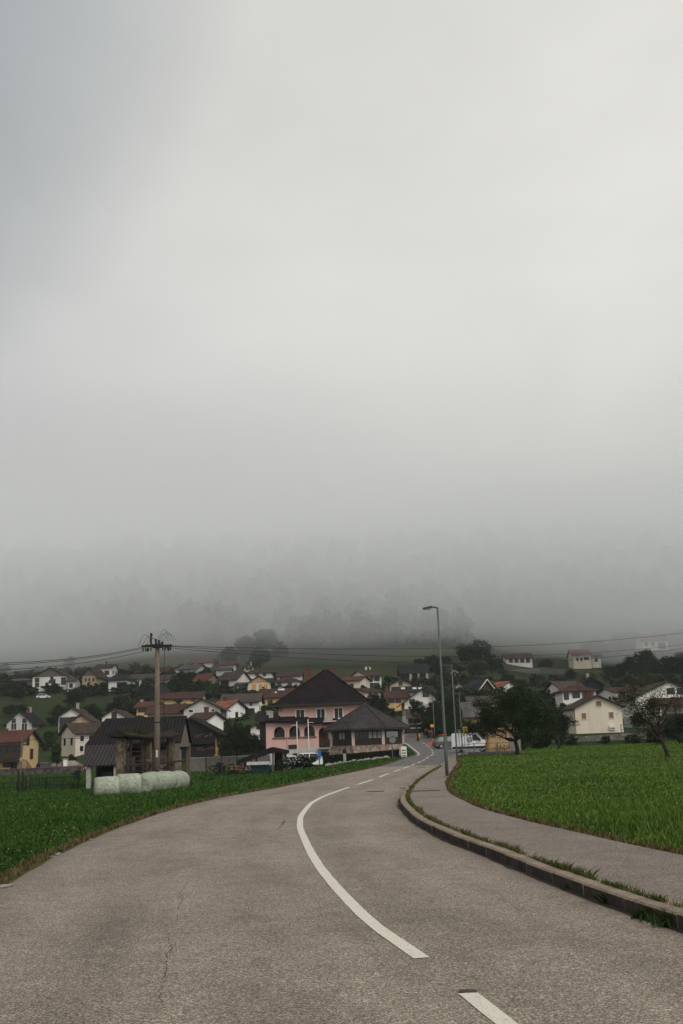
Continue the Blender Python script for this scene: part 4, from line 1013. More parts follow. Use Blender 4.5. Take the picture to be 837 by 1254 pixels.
# shield on the upper wall: an outline emblem
q = PX(343.6, 868.2, D1 + 3.15)
sh = [(-.25, .32), (.25, .32), (.25, 0), (.14, -.24), (0, -.36), (-.14, -.24), (-.25, 0)]
b = MB(); b.prism([(q.x + a, q.z + c) for a, c in sh], 3.13, 3.19, 'y'); s1 = b.build('shield_emblem', plain('shield_dark', (.12, .09, .07), .7, .2, 6), pk)
b = MB(); b.prism([(q.x + a * .7, q.z + c * .7) for a, c in sh], 3.11, 3.128, 'y'); b.build('shield_field', plain('shield_field', (.38, .24, .2), .7, .2, 6), s1)
# drain pipe, porch door, rail, steps
pp = MB(); X = PX(352, 900, D1).x; pp.tube([(X, -.06, zwb), (X, -.06, zlow - .7)], .05, 8); pp.build('drain_pipe', plain('pipe_pink', (.55, .36, .32), .6, .1, 3), pk)
MB().box(PX(401, 905, D1).x, PX(408, 905, D1).x, 2.6, 2.7, zwb, zwb + 2.1).build('porch_door', plain('door_white', (.45, .42, .40), .6, .15, 3), pk)
MB().box(PX(392, 905, D1).x, PX(404, 905, D1).x, -1.4, -1.34, zwb, zwb + 1.0).build('porch_rail', boards('rail_boards', (.05, .035, .025), 4), pk)
MB().box(PX(389.5, 905, D1).x, PX(404, 905, D1).x, -1.45, .001, zwb - .2, zwb - .003).build('porch_floor', CONC, pk)
stp = MB(); sx = PX(404.4, 905, D1).x
for k in range(8): stp.box(sx + k * .3, sx + .3 + k * .3, -2.6, -1.0, -.0, zwb - .15 - k * .19)
stp.build('steps', CONC, pk)
rl = MB()
for k in range(5): rl.bar((sx + k * .55, -2.55, zwb - .15 - k * .35), (sx + k * .55, -2.55, zwb + .85 - k * .35), .05)
rl.bar((sx, -2.55, zwb + .85), (sx + 2.2, -2.55, zwb - .55), .06); rl.build('stair_rail', plain('rust_brown', (.09, .03, .02), .7, .2, 5), pk)
ac = MB().box(-.5, .5, -.2, .2, 0, .45); o = ac.build('roof_vent_box', CONC, pk); q = PX(402.5, 885, D1 + 1); o.location = (q.x, 1.3, zlow + .05)
q = PX(331.5, 876, D1 + 1); o = MB().box(-.25, .25, -.25, .25, 0, 1.0).box(-.32, .32, -.32, .32, 1.0, 1.1).build('small_chimney', CONC, pk); o.location = (q.x, 1.8, zlow + .3)

# ---------------- pavilion
PD = 117.0; pc = at(449, 900, PD)
pv = empty('pavilion', (pc.x, PD, -1.0), 0, 'octagonal glazed pavilion with grey shingle roof, beside the road bend', 'pavilion')
apz = at(448.6, 862, PD).z + 1.0; evz = at(449, 891.8, PD - 4.8).z + 1.0
RR = 5.2; oct_ = [(RR * math.cos(R(-90 - 22.5 + 45 * k) + .03), RR * math.sin(R(-90 - 22.5 + 45 * k) + .03)) for k in range(8)]
b = MB(); vs = [(x, y, evz) for x, y in oct_] + [(x, y, evz - .22) for x, y in oct_] + [(0, 0, apz)]
b.add(vs, [(k, (k + 1) % 8, 16) for k in range(8)], 0); b.add(vs, [(k, k + 8, (k + 1) % 8 + 8, (k + 1) % 8) for k in range(8)] + [tuple(range(8, 16))[::-1]], 1)
rfm = roofmat('grey_shingles', (.048, .044, .044), (.033, .030, .031), 2.4, moss=.1)
ro = b.build('roof', [rfm, DARKW], pv)
rg = MB()
for x, y in oct_: rg.tube([(x, y, evz + .03), (0, 0, apz + .03)], .08, 6)
rg.build('ridge_tiles', plain('ridge_dark', (.04, .037, .038), .8, .2, 3), ro)
k_ = 4.25 / RR; wz = at(449, 912.8, PD - 4).z + 1.0
inn = [(x * k_, y * k_) for x, y in oct_]
b = MB(); b.prism([(x * 1.02, y * 1.02) for x, y in inn], 0, wz, 'z'); b.build('parapet_wall', stone('pavilion_stone', (.30, .23, .19), 3.2, .75), pv)
for x, y in inn:
    o = MB().box(-.16, .16, -.16, .16, wz + .002, evz - .2).build('post', plain('post_paint', (.50, .38, .34), .8, .15, 2), pv); o.location = (x, y, 0)
for k in range(8):
    a, c = Vector((*inn[k], 0)), Vector((*inn[(k + 1) % 8], 0)); mid = (a + c) / 2; wd = (c - a).length - .34
    ang = math.atan2(c.y - a.y, c.x - a.x)
    fr = MB(); n = 6; z0, z1 = wz + .02, evz - .24; H = z1 - z0
    for j in range(n + 1): fr.box(-wd/2 + j * wd / n - .04, -wd/2 + j * wd / n + .04, -.06, .06, z0, z1)
    fr.box(-wd/2, wd/2, -.055, .055, z1 - .10, z1 + .1); fr.box(-wd/2, wd/2, -.05, .05, z0 + H * .36, z0 + H * .43)
    o = fr.build('window', DARKW, pv); o.location = (mid.x, mid.y, 0); o.rotation_euler = (0, 0, ang)
    MB().box(-wd/2, wd/2, .01, .03, z0, z1).build('pane', GL, o)
    dk = MB().box(-wd/2, wd/2, -.03, .0, z0, z0 + H * .36).build('lower_panel', DARKW, o)
    # white blinds behind part of the glass
    for j in ({0: (3, 4, 5), 7: (2, 3), 1: (1, 2)}.get(k, ())):
        MB().box(-wd/2 + j * wd/n + .06, -wd/2 + (j + 1) * wd/n - .06, -.02, .0, z0 + H * .46, z1 - .1).build('blind', plain('blind_grey', (.26, .28, .29), .9, .1, 3), o)

# ---------------- barn at the left
by = R(1); bp = gd(166, 84)
bn = empty('barn', (bp.x, 84, th(bp.x, 82) - .15), by, 'old barn with dark sheet roof swept down low at its left, behind the bales', 'barn')
bzo = bn.location.z
def BL(px, py, d): return locof(bn, at(px, py, d))
rl0, rl1 = BL(126.7, 881, 84 - 1), BL(230.7, 875.5, 84 + 1)
zr = (rl0.z + rl1.z) / 2; XA, XB = rl0.x, rl1.x
me_ = BL(116, 912, 80); zm = me_.z; ym = -3.3
lo = BL(96.5, 938, 76); zl_ = lo.z; yl = -6.6
sheet = roofmat('barn_sheets', (.040, .036, .040), (.028, .026, .03), .01, moss=.0)
def corr(name, c, c2):
    mt, nt, b = nodes(name); co = objc(nt)
    wv = tex(nt, 'ShaderNodeTexWave', 1.15, co, bands_direction='X', wave_profile='SIN')
    n1 = tex(nt, 'ShaderNodeTexNoise', .8, co, Detail=7, Roughness=.7)
    o = mix(nt, n1.outputs[0], c, c2); o = mix(nt, 1.0, o, ramp(nt, wv.outputs[0], [(0, .55), (.5, 1), (1, 1.35)]), 'MULTIPLY')
    nt.links.new(o, b.inputs['Base Color']); bump(nt, b, wv.outputs[0], .8, .04); b.inputs['Roughness'].default_value = .75; b.inputs['Specular IOR Level'].default_value = .08
    return mt
upm, lowm = corr('barn_roof_sheets', (.011, .009, .011), (.019, .016, .018)), corr('lean_to_sheets', (.027, .023, .024), (.045, .039, .039))
b = MB()
b.add([(XA - .9, ym, zm), (XB, ym, zm), (XB, 0, zr), (XA, 0, zr), (XA - .9, ym, zm - .12), (XB, ym, zm - .12), (XB, 0, zr - .12), (XA, 0, zr - .12)], [(0,1,2,3), (7,6,5,4), (0,4,5,1), (1,5,6,2), (3,7,4,0)])
b.add([(XB, -ym, zm), (XA - .9, -ym, zm), (XA, 0, zr), (XB, 0, zr), (XB, -ym, zm - .12), (XA - .9, -ym, zm - .12), (XA, 0, zr - .12), (XB, 0, zr - .12)], [(0,1,2,3), (7,6,5,4), (0,4,5,1), (3,7,4,0), (1,5,6,2)])
b.build('roof', upm, bn)
xq = BL(150, 930, 78).x
b = MB(); b.add([(lo.x, yl, zl_), (xq, yl, zl_), (xq, ym, zm - .02), (XA - .9, ym, zm - .02), (lo.x, yl, zl_ - .1), (xq, yl, zl_ - .1), (xq, ym, zm - .14), (XA - .9, ym, zm - .14)], [(0,1,2,3), (7,6,5,4), (0,4,5,1), (1,5,6,2), (2,6,7,3), (3,7,4,0)])
b.build('lean_to_roof', lowm, bn)
MB().prism([(ym, 2.0), (-ym, 2.0), (-ym, zm - .2), (0, zr - .22), (ym, zm - .2)], XA - .3, XA - .2, 'x').build('gable_boarding', PAL['wood'], bn)
gb = MB(); gb.prism([(ym + .3, zm - .4), (-ym - .3, zm - .4), (0, zr - .25)], XB - .25, XB - .15, 'x'); gb.build('gable_boarding', PAL['greywood'], bn)
MB().box(XA + .2, XB - 1.6, -1.2, 3.1, 0, zm - .15).build('wall', PAL['blackwood'], bn)
MB().box(lo.x + .3, XA + .15, -3.6, 2.9, 0, zm - .9).build('lean_to_wall', PAL['blackwood'], bn)
MB().box(XB - 1.58, XB - .3, -1.6, -1.4, 0, 1.55).build('door', plain('oxblood_door', (.06, .022, .022), .8, .2, 4), bn)
MB().box(XB - 3.0, XB - .3, -1.39, -1.0, 0, zm - .6).build('masonry_wall', plain('barn_plaster', (.24, .195, .165), .9, .3, 1, streak=True), bn)
for x, y, z in ((lo.x + .35, yl + .35, zl_ - .05), (XB - .3, ym + .2, zm - .1), (XB - .3, -ym - .2, zm - .1), (xq - .4, yl + .35, zl_ - .05)):
    MB().box(x - .16, x + .16, y - .16, y + .16, -.3, z).build('post', CONC if x < 0 else PAL['greywood'], bn)
MB().box(lo.x + .7, lo.x + 1.5, -3.7, -3.62, .6, 1.3).build('window', plain('blue_dark_pane', (.03, .035, .06), .3, .2, 2), bn)

# ---------------- hay rack
h0, h1 = gd(148.5, 66), gd(209, 76)
hv = Vector((h1.x - h0.x, h1.y - h0.y, 0)); hl = hv.length
hr = empty('hay_rack', (h0.x, h0.y, min(th(h0.x, h0.y), th(h1.x, h1.y)) - .1), math.atan2(hv.y, hv.x), 'hay rack of old stone pillars and wooden rails under a sagging tile roof', 'hay rack')
ht = at(148.5, 903, 66).z - hr.location.z
ps = stone('old_pillar_stone', (.145, .112, .08), 3.5, .6)
def pillar(x, wd, top):
    b = MB(); n = 8
    vs = []; rnd = random.Random(int(x * 10))
    lv = [(0, 1.06), (.3, 1.0), (.6, 1.02), (.85, .97), (.94, .95), (1.0, .72)]
    for t, k in lv:
        for a, c in ((-1,-1),(1,-1),(1,1),(-1,1)): vs.append((x + a * wd/2 * k + rnd.uniform(-.03,.03), c * .25 * k + rnd.uniform(-.03,.03), t * top))
    fs = [(0,1,2,3)] + [(i*4 + j, i*4 + (j+1) % 4, i*4 + 4 + (j+1) % 4, i*4 + 4 + j) for i in range(len(lv)-1) for j in range(4)] + [tuple(len(lv)*4 - 4 + j for j in (3,2,1,0))]
    b.add(vs, fs); o = b.build('pillar', ps, hr, bevel=.03); return o
pillar(0, .56, ht); pillar(hl * .5, .5, ht - .1); pillar(hl, .5, ht - .1)
rk = MB()
for k in range(9):
    z = .5 + k * (ht - .8) / 9
    for a, c in ((.4, hl*.5 - .35), (hl*.5 + .35, hl - .35)): rk.bar((a - .2, .02, z), (c + .2, .02, z), .06, .07)
for x in (.75, 1.6, hl*.5 - 1.4, hl*.5 - .6, hl*.5 + .8, hl*.5 + 1.8, hl - .8): rk.box(x - .06, x + .06, -.12, .0, .1, ht + .1)
rk.build('rack_rails', plain('rack_wood', (.06, .046, .036), .9, .4, 4, fine=12), hr)
MB().box(-.3, hl + 1.0, -.5, -.38, ht*.50, ht*.50 + .14).build('tie_beam', PAL['wood'], hr)
b = MB(); nseg = 12; tp = []; 
for k in range(nseg + 1):
    x = -.75 + (hl + 1.3) * k / nseg; sag = .16 * math.sin(math.pi * k / nseg) + .03 * math.sin(k * 2.1)
    z = ht + .15 - sag
    tp += [(x, -.62, z), (x, 0, z + .36), (x, .62, z), (x, -.62, z - .12), (x, .62, z - .12)]
fs = []
for k in range(nseg):
    i, j = k*5, k*5 + 5
    fs += [(i, j, j+1, i+1), (i+1, j+1, j+2, i+2), (i+3, i+4, j+4, j+3), (i, i+3, j+3, j), (i+2, j+2, j+4, i+4)]
fs += [(0, 1, 2, 4, 3), (nseg*5 + 3, nseg*5 + 4, nseg*5 + 2, nseg*5 + 1, nseg*5)]
b.add(tp, fs); rr = b.build('roof', roofmat('rack_tiles', (.036, .024, .021), (.028, .023, .018), 3.5, moss=.7), hr)
# moss tufts grown on the ridge
mv = []; mf = []
for i in range(420):
    x = random.uniform(-.6, hl * .45) ; y = random.uniform(-.3, .1); z = ht + .10 + .36 * (1 - abs(y) / .62)
    s_ = random.uniform(.04, .12); a = random.random() * 6.3
    mv += [(x - s_ * math.cos(a), y - s_ * math.sin(a), z - .05), (x + s_ * math.cos(a), y + s_ * math.sin(a), z - .05), (x + random.uniform(-.05, .05), y, z + s_ * 1.2)]
    mf.append((3*i, 3*i + 1, 3*i + 2))
o = npmesh('moss', mv, mf, plain('moss_green', (.03, .045, .012), 1, .3, 3), 3, rr); o['kind'] = 'stuff'
# dark stacked timber in the rack
for k in range(3):
    o = MB().box(1.0 + k * .9, 1.55 + k * .9, .25, .6, .2, ht * (.85 - .1 * k)).build('stacked_boards', PAL['greywood'], hr)

# ---------------- garden canopy beside the guest house
cd = 104.0; c0, c1 = at(306, 930, cd), at(343, 930, cd); cz = th((c0.x + c1.x)/2, cd) - .1
cp = empty('garden_canopy', ((c0.x + c1.x)/2, cd, cz), 0, 'open timber garden canopy with dark pitched roof, in front of the pink house', 'canopy')
def CL(px, py, d): return locof(cp, at(px, py, d))
a, t_, e = CL(293, 931, cd), CL(334, 915, cd), CL(353, 919, cd)
b = MB(); poly = [(a.x, a.z), (t_.x, t_.z), (e.x, e.z), (e.x, e.z - .32), (t_.x, t_.z - .55), (a.x, a.z - .35)]
b.prism(poly, -1.8, 1.8, 'y'); b.build('roof', [ROOF['dark']], cp)
for px in (312.5, 336, 349):
    x = CL(px, 930, cd).x
    for y in (-1.6, 1.6):
        zt = a.z + (t_.z - a.z) * (x - a.x) / (t_.x - a.x) if x < t_.x else t_.z + (e.z - t_.z) * (x - t_.x) / (e.x - t_.x)
        MB().box(x - .09, x + .09, y - .09, y + .09, -.1, zt - .1).build('post', PAL['greywood'] if y < 0 else PAL['wood'], cp)
MB().box(CL(336, 930, cd).x, CL(349, 930, cd).x, 1.5, 1.56, .2, CL(340, 920, cd).z).build('back_lattice', DARKW, cp)
aw_ = MB(); aw_.add([(CL(304, 935, cd).x, -2.3, CL(304, 935, cd).z - .15), (CL(333, 935, cd).x, -2.3, CL(304, 935, cd).z - .15), (CL(333, 930, cd).x, -1.85, CL(304, 932, cd).z + .05), (CL(304, 930, cd).x, -1.85, CL(304, 932, cd).z + .05)], [(0,1,2,3)])
sl_ = MB().prism([(-2.6, CL(304, 934.8, cd).z - .12), (-1.9, CL(304, 933, cd).z), (-1.9, CL(304, 933, cd).z - .05), (-2.6, CL(304, 934.8, cd).z - .17)], CL(305, 935, cd).x, CL(332.5, 935, cd).x, 'x').build('awning', plain('awning_grey', (.32, .33, .34), .7, .15, 2), cp)
gt = MB().box(CL(307, 940, cd).x, CL(333, 940, cd).x, -2.4, -2.34, .05, CL(307, 936.5, cd).z).build('green_net', boards('green_tarp', (.012, .035, .035), 2.0, 'X', .3), cp)
# ------------------------------------------------------------------ street furniture
def lamp(label, px, py, top, d, head=True, thick=.068):
    base = at(px, py, d); z0 = th(base.x, base.y) if base.x > SX(min(base.y, 150)) else float(ZC(base.y)) + (.12 if d < 105 else 0)
    ro = empty('street_lamp', (base.x, base.y, z0), 0, label, 'street lamp', 'street lamps along the pavement')
    H = at(px, top, d).z - z0
    h1, h2 = H * .16, H * .56
    MB().tube([(0, 0, -.1), (0, 0, h1), (0, 0, h1 + .12), (0, 0, h2), (0, 0, h2 + .1), (0, 0, H)], [thick, thick, thick * .82, thick * .8, thick * .62, thick * .55], 14).build('pole', STEEL, ro, smooth=True)
    MB().tube([(0, 0, -.1), (0, 0, .05)], thick * 1.7, 14).build('base_collar', CONC, ro)
    if head:
        ar = MB().tube([(0, 0, H - .03), (-.12, 0, H + .02), (-.30, -.02, H)], [.035, .035, .03], 8).build('arm', STEEL, ro, smooth=True)
        hd_ = MB(); 
        hd_.add([(-.22, -.11, H - .02), (-.62, -.15, H - .06), (-.62, .11, H - .06), (-.22, .07, H - .02), (-.22, -.11, H + .07), (-.62, -.13, H - .0), (-.62, .09, H - .0), (-.22, .07, H + .07)], [(3,2,1,0),(4,5,6,7),(0,1,5,4),(1,2,6,5),(2,3,7,6),(3,0,4,7)])
        lh = hd_.build('lamp_head', plain('lamp_head_grey', (.06, .065, .068), .5, .15, 3), ro, bevel=.02)
        MB().box(-.58, -.28, -.1, .06, H - .085, H - .065).build('lens', plain('lamp_lens', (.3, .32, .32), .2, .1, 3), lh)
    else:
        MB().tube([(0, 0, H), (-.02, 0, H + .06)], .06, 10).build('cap', STEEL, ro)
        MB().box(-.55, -.05, -.07, .07, H - .06, H + .02).build('lamp_head', plain('lamp_head_grey', (.06, .065, .068), .5, .15, 3), ro)
lamp('tall grey lamp post on the pavement, nearest the camera, its head pointing left', 548, 952, 743.5, 42)
lamp('grey lamp post, second along the pavement, thin and headless against the trees', 560.5, 934, 814, 69, False, .065)
lamp('shorter looking grey lamp post beside the white van, third along the pavement', 567, 923, 849, 110, False, .075)
lamp('grey lamp post across the bend, in front of the dark trees by the orange machine', 533, 906, 856, 160, False, .09)

# utility pole with its ring of insulators
ub = gd(192.5, 67); uz = th(ub.x, ub.y)
up = empty('utility_pole', (ub.x, ub.y, uz), 0, 'round concrete utility pole with a dark crossarm crown of insulators, behind the bales', 'utility pole')
UH = at(192, 791.5, 67).z - uz
MB().tube([(0, 0, -.3), (0, 0, UH * .5), (0, 0, UH)], [.215, .185, .135], 18).build('pole', plain('pole_concrete', (.16, .128, .098), .9, .3, 1.2, fine=9), up, smooth=True)
iron = plain('dark_iron', (.02, .017, .019), .6, .2, 6)
ca = MB(); ca.box(-1.0, 1.0, -.28, -.20, UH - .06, UH + .06); ca.box(-.85, .85, .20, .28, UH - .02, UH + .1); ca.bar((-.75, -.24, UH), (-.5, .24, UH + .04), .06); ca.bar((.75, -.24, UH), (.5, .24, UH + .04), .06)
ca.box(-.3, .3, -.3, .3, UH - .1, UH + .12); ca.bar((-.6, -.9, UH + .02), (.6, .9, UH + .02), .07)
cr = ca.build('crossarm', iron, up)
def insul(x, y, z, h, r_):
    b = MB(); pts = []; rad = []
    for k in range(5): pts += [(0, 0, h * k / 5), (0, 0, h * (k + .5) / 5)]; rad += [r_, r_ * .6]
    o = b.tube(pts, rad, 10).build('insulator', iron, cr); o.location = (x, y, z); return o
for x, y in ((-.9, -.24), (-.72, -.24), (-.55, -.24), (-.38, -.24), (.4, -.24), (.55, -.24), (.72, -.24), (.9, -.24), (-.7, .24), (.7, .24)): insul(x, y, UH - .32, .26, .055)
for x, y, h in ((-.42, 0, .62), (-.12, .1, .45), (.12, -.1, .34), (.3, .1, .24)): 
    insul(x, y, UH + .08, h, .085)
b = MB().box(-.48, -.34, -.08, .08, UH + .66, UH + .86).build('switch_head', iron, cr)
wr = MB()
def arcw(x0, x1, z0, z1, hgt, y=0):
    pts = [Vector((x0 + (x1 - x0) * t, y * (1 - t), z0 + (z1 - z0) * t + hgt * math.sin(math.pi * t))) for t in [k / 14 for k in range(15)]]
    wr.tube(pts, .012, 5)
for k, (x0, x1, hg) in enumerate(((-1.3, -.42, .62), (-1.05, -.12, .5), (-.8, .1, .36), (-.1, .85, .9), (.1, 1.05, .75), (.2, 1.25, .6), (.0, .7, .66))): arcw(x0, x1, UH + .02, UH + .3, hg, .15)
wr.build('jumper_wire', iron, up)
MB().tube([(.42, .2, UH - .05), (.40, .2, 2.0), (.4, .18, .4)], .018, 6).build('down_cable', iron, up)
sg = MB()
for k in range(4): sg.box(-.02, .40, .17, .21, UH * (.2 + .2 * k), UH * (.2 + .2 * k) + .05)
sg.build('cable_bracket', iron, up)
MB().box(-.03, .1, -.235, -.2, 2.05, 2.5).build('number_plate', plain('plate_white', (.5, .5, .48), .5, .1, 5), up)
MB().tube([(0, 0, UH * .46), (0, 0, UH * .46 + .07)], .215, 18).build('steel_band', iron, up)
# overhead wires
def wire(label, p0, p1, sag, r_=.014, n=40):
    pts = [p0.lerp(p1, k / n) + Vector((0, 0, -sag * 4 * (k / n) * (1 - k / n))) for k in range(n + 1)]
    o = MB().tube(pts, r_, 5).build('power_line', iron); return tag(o, label, 'power line', 'power lines on the utility pole')
def uw(x, y, z): return Vector((ub.x + x, ub.y + y, uz + z))
wire('uppermost overhead line running from the utility pole to the left edge', uw(-.9, -.24, UH - .05), at(-40, 813, 44), .25, .016)
wire('overhead line on the left, middle of three at the edge of the photo', uw(-.72, -.24, UH - .1), at(-40, 815.5, 45), .25, .014)
wire('lowest overhead line running from the utility pole to the left edge', uw(-.55, -.24, UH - .25), at(-40, 821.5, 46), .3, .014)
wire('topmost overhead line crossing to the right edge, behind the lamp tops', uw(.9, .2, UH), at(880, 769.5, 120), 1.0, .018)
wire('overhead line crossing right, second from the top', uw(.72, .2, UH - .02), at(880, 784, 118), 1.2, .016)
wire('lowest overhead line crossing to the right edge over the village roofs', uw(.55, -.24, UH - .12), at(880, 786, 116), 1.65, .016)

# ---------------- silage bales
wrap = plain('bale_wrap', (.30, .33, .25), .5, .28, 2.5, spec=.2, streak=True, fine=7)
def bale(label, px, d, ang, sc_=1.0, jx=0.0):
    p = gd(px, d); p.x += jx; z = th(p.x, p.y); r_ = .58 * sc_; L = .66
    b = MB(); n = 20; rnd = random.Random(px)
    prof_ = [(-L, .0), (-L, .34), (-L + .015, .47), (-L + .05, .535), (-L + .11, .57), (-L + .2, .585), (-.2, .58), (0, .59), (.2, .58), (L - .2, .585), (L - .11, .57), (L - .05, .535), (L - .015, .47), (L, .34), (L, 0)]
    ph = [rnd.uniform(0, 6.3) for _ in range(4)]
    vs = []
    for x, rr in prof_:
        for k in range(n):
            a = 2 * math.pi * k / n
            q = rr / .58 * r_ * (1 + .018 * math.sin(3 * a + ph[0] + x * 3) + .015 * math.sin(5 * a + ph[1]))
            zz = q * math.sin(a); yy = q * math.cos(a)
            if zz < -r_ * .86: zz = -r_ * .86                   # sits flat under its weight
            vs.append((x + .012 * math.sin(4 * a + ph[2]), yy * 1.03, zz + r_ * .86))
    fs = [(i*n + k, i*n + (k+1) % n, (i+1)*n + (k+1) % n, (i+1)*n + k) for i in range(len(prof_) - 1) for k in range(n)]
    b.add(vs, fs)
    o = b.build('silage_bale', wrap, None, smooth=True)
    o.location = (p.x, p.y, z - .03); o.rotation_euler = (0, 0, ang)
    return tag(o, label, 'bale', 'wrapped silage bales in a row')
an = math.atan2(12, 2.0)
for i, (px, d, lb) in enumerate(((131.5, 56.5, 'pale green wrapped bale at the near left end of the row, slightly apart'), (158.5, 58.2, 'broad pale wrapped bale, second from the left of the row'), (176, 60.0, 'wrapped bale third from the left, before the hay rack pillar'),
    (186, 61.6, 'wrapped bale at the foot of the utility pole, just left of it'), (194.5, 63.2, 'wrapped bale right below the utility pole'), (202, 64.8, 'wrapped bale just right of the utility pole'), (210, 66.3, 'wrapped bale second from the right end of the row'), (218.5, 67.8, 'wrapped bale at the far right end of the row'))):
    bale(lb, px, d, (0.3 if i < 2 else an + random.uniform(-.08, .08)), (1.0, 1.1, 1.02, 1.12, 1.03, 1.13, 1.04, 1.1)[i], (0, 0, .10, -.08, .12, -.06, .12, -.04)[i])

# ---------------- weathered pole by the yellow house
p = gd(27, 148); z = th(p.x, p.y)
wp = empty('old_pole', (p.x, p.y, z), 0, 'thin weathered pole standing before the left yellow house', 'pole')
hh = at(27.5, 899, 148).z - z
MB().tube([(0, 0, -.2), (0, 0, hh)], [.17, .12], 10).build('pole', plain('weathered_pole', (.12, .10, .075), .9, .3, 2), wp)
MB().box(-.12, .12, -.22, -.1, hh * .32, hh * .42).build('meter_box', CONC, wp)
wire_ = MB().tube([(p.x, p.y, z + hh * .85), (p.x + 30, p.y + 14, z + hh * .84)], .03, 5).build('service_wire', iron); tag(wire_, 'thin service wire from the weathered pole to the cream corner house', 'wire')

# ---------------- flag poles
for px, top, lb in ((364.8, 885, 'white flagpole before the arches of the pink house, left one'), (378.8, 882, 'white flagpole with a small arm, right one, before the third arch')):
    q = at(px, 930, 113); z = th(q.x, 113); H = at(px, top, 113).z - z
    ro = empty('flagpole', (q.x, 113, z), 0, lb, 'flagpole', 'flagpoles of the guest house')
    MB().tube([(0, 0, -.1), (0, 0, H)], [.055, .042], 10).build('pole', WFR, ro, smooth=True)
    sx = -1 if px < 370 else 1
    MB().tube([(0, 0, H - .25), (sx * .6, 0, H - .28)], .025, 6).build('arm', WFR, ro)
    MB().tube([(0, 0, H), (0, 0, H + .1)], .06, 8).build('finial', WFR, ro)

# ---------------- signs
def sign(name, label, px, base, d, plates, pr=.04, pm=None, cat='road sign', grp=None, top=None):
    q = at(px, base, d); z = th(q.x, d) if base is not None else 0
    ro = empty(name, (q.x, d, z), 0, label, cat, grp)
    tops = []
    for (ppx, ppy, shape, w_, h, mat, *rest) in plates:
        c = locof(ro, at(ppx, ppy, d)); tops.append(c.z + h / 2)
        if shape == 'disc':
            o = MB().tube([(0, .0, 0), (0, .04, 0)], w_/2, 24).build('sign_plate', mat, ro); o.location = (c.x, -pr - .05, c.z)
            if rest: 
                i = MB().tube([(0, 0, 0), (0, .02, 0)], w_/2 * .72, 24).build('sign_face', rest[0], o); i.location = (0, -.022, 0)
        else:
            o = MB().box(-w_/2, w_/2, 0, .04, -h/2, h/2).build('sign_plate', mat, ro, bevel=.008); o.location = (c.x, -pr - .05, c.z)
            if rest:
                i = MB().box(-w_/2 * .8, w_/2 * .8, 0, .02, -h/2 * .55, h/2 * .55).build('sign_face', rest[0], o); i.location = (0, -.022, 0)
    MB().tube([(0, 0, -.2), (0, 0, max(tops) - .05)], pr, 8).build('post', pm or STEEL, ro)
    return ro
BACK = plain('sign_back_grey', (.17, .19, .19), .5, .15, 3, metal=.3)
YEL = plain('sign_yellow', (.65, .38, .04), .6, .1, 3); RED = plain('sign_red', (.40, .03, .03), .6, .1, 3); BLU = plain('sign_blue', (.03, .14, .42), .6, .1, 3); SWH = plain('sign_white', (.6, .6, .58), .6, .1, 3)
sign('road_sign', 'grey backed signs, a long plate over a round disc, at the end of the hedge', 481.3, 932, 96, [(480.5, 899.5, 'box', 1.05, .52, BACK), (481, 906, 'disc', .62, .62, BACK)], .045)
sign('parking_sign', 'small blue sign on a grey post before the pink house', 391.6, 940, 98, [(391.8, 923.5, 'box', .28, .62, BLU)], .05)
sign('road_sign', 'round red-rimmed sign standing in front of the white van', 575.5, 925, 106, [(575.5, 906.3, 'disc', .52, .52, plain('sign_dull_red', (.16, .03, .035), .6, .1, 3), plain('sign_dull_face', (.26, .26, .26), .6, .1, 3))], .03)
sign('yellow_sign', 'yellow square sign above the roof of the white van', 570, 921, 117, [(570, 893.5, 'box', .50, .58, YEL)], .03)
sign('white_sign', 'small off-white sign plate between lamp post and yellow sign', 563.3, 921, 117, [(563.3, 895.6, 'box', .42, .48, plain('sign_cream', (.34, .31, .24), .6, .2, 3))], .03)
sign('yellow_sign', 'small orange-yellow sign by the bend, left of the orange machine', 529.5, 908, 155, [(529.5, 889, 'box', .5, .4, YEL), (528.5, 896, 'box', .45, .4, plain('sign_darkred', (.22, .05, .04), .6, .1, 3))], .04)
sign('yellow_plate', 'yellow reflector plate on the guard wall in the bend', 512.5, 907, 165, [(512.5, 901.5, 'box', .65, .5, YEL)], .03)
# white advertising board at the road edge
q = at(494.8, 918, 103); ab = empty('advertising_board', (q.x, 103, th(q.x, 103)), 0, 'white standing board at the road edge by the pavilion corner', 'sign board')
H = 1.05
b = MB(); b.prism([(-.22, 0), (.0, H), (.03, H), (-.17, 0)], -.27, .27, 'x'); b.build('board', SWH, ab)
b = MB(); b.prism([(.22, 0), (.0, H), (.03, H), (.27, 0)], -.27, .27, 'x'); b.build('back_board', SWH, ab)
for k in range(3): MB().box(-.2, .2, -.225 + .05 * k + .0, -.2 + .05 * k, .12 + .27 * k, .22 + .27 * k).build('printed_block', plain('print_grey', (.12, .12, .13), .7, .2, 4), ab)

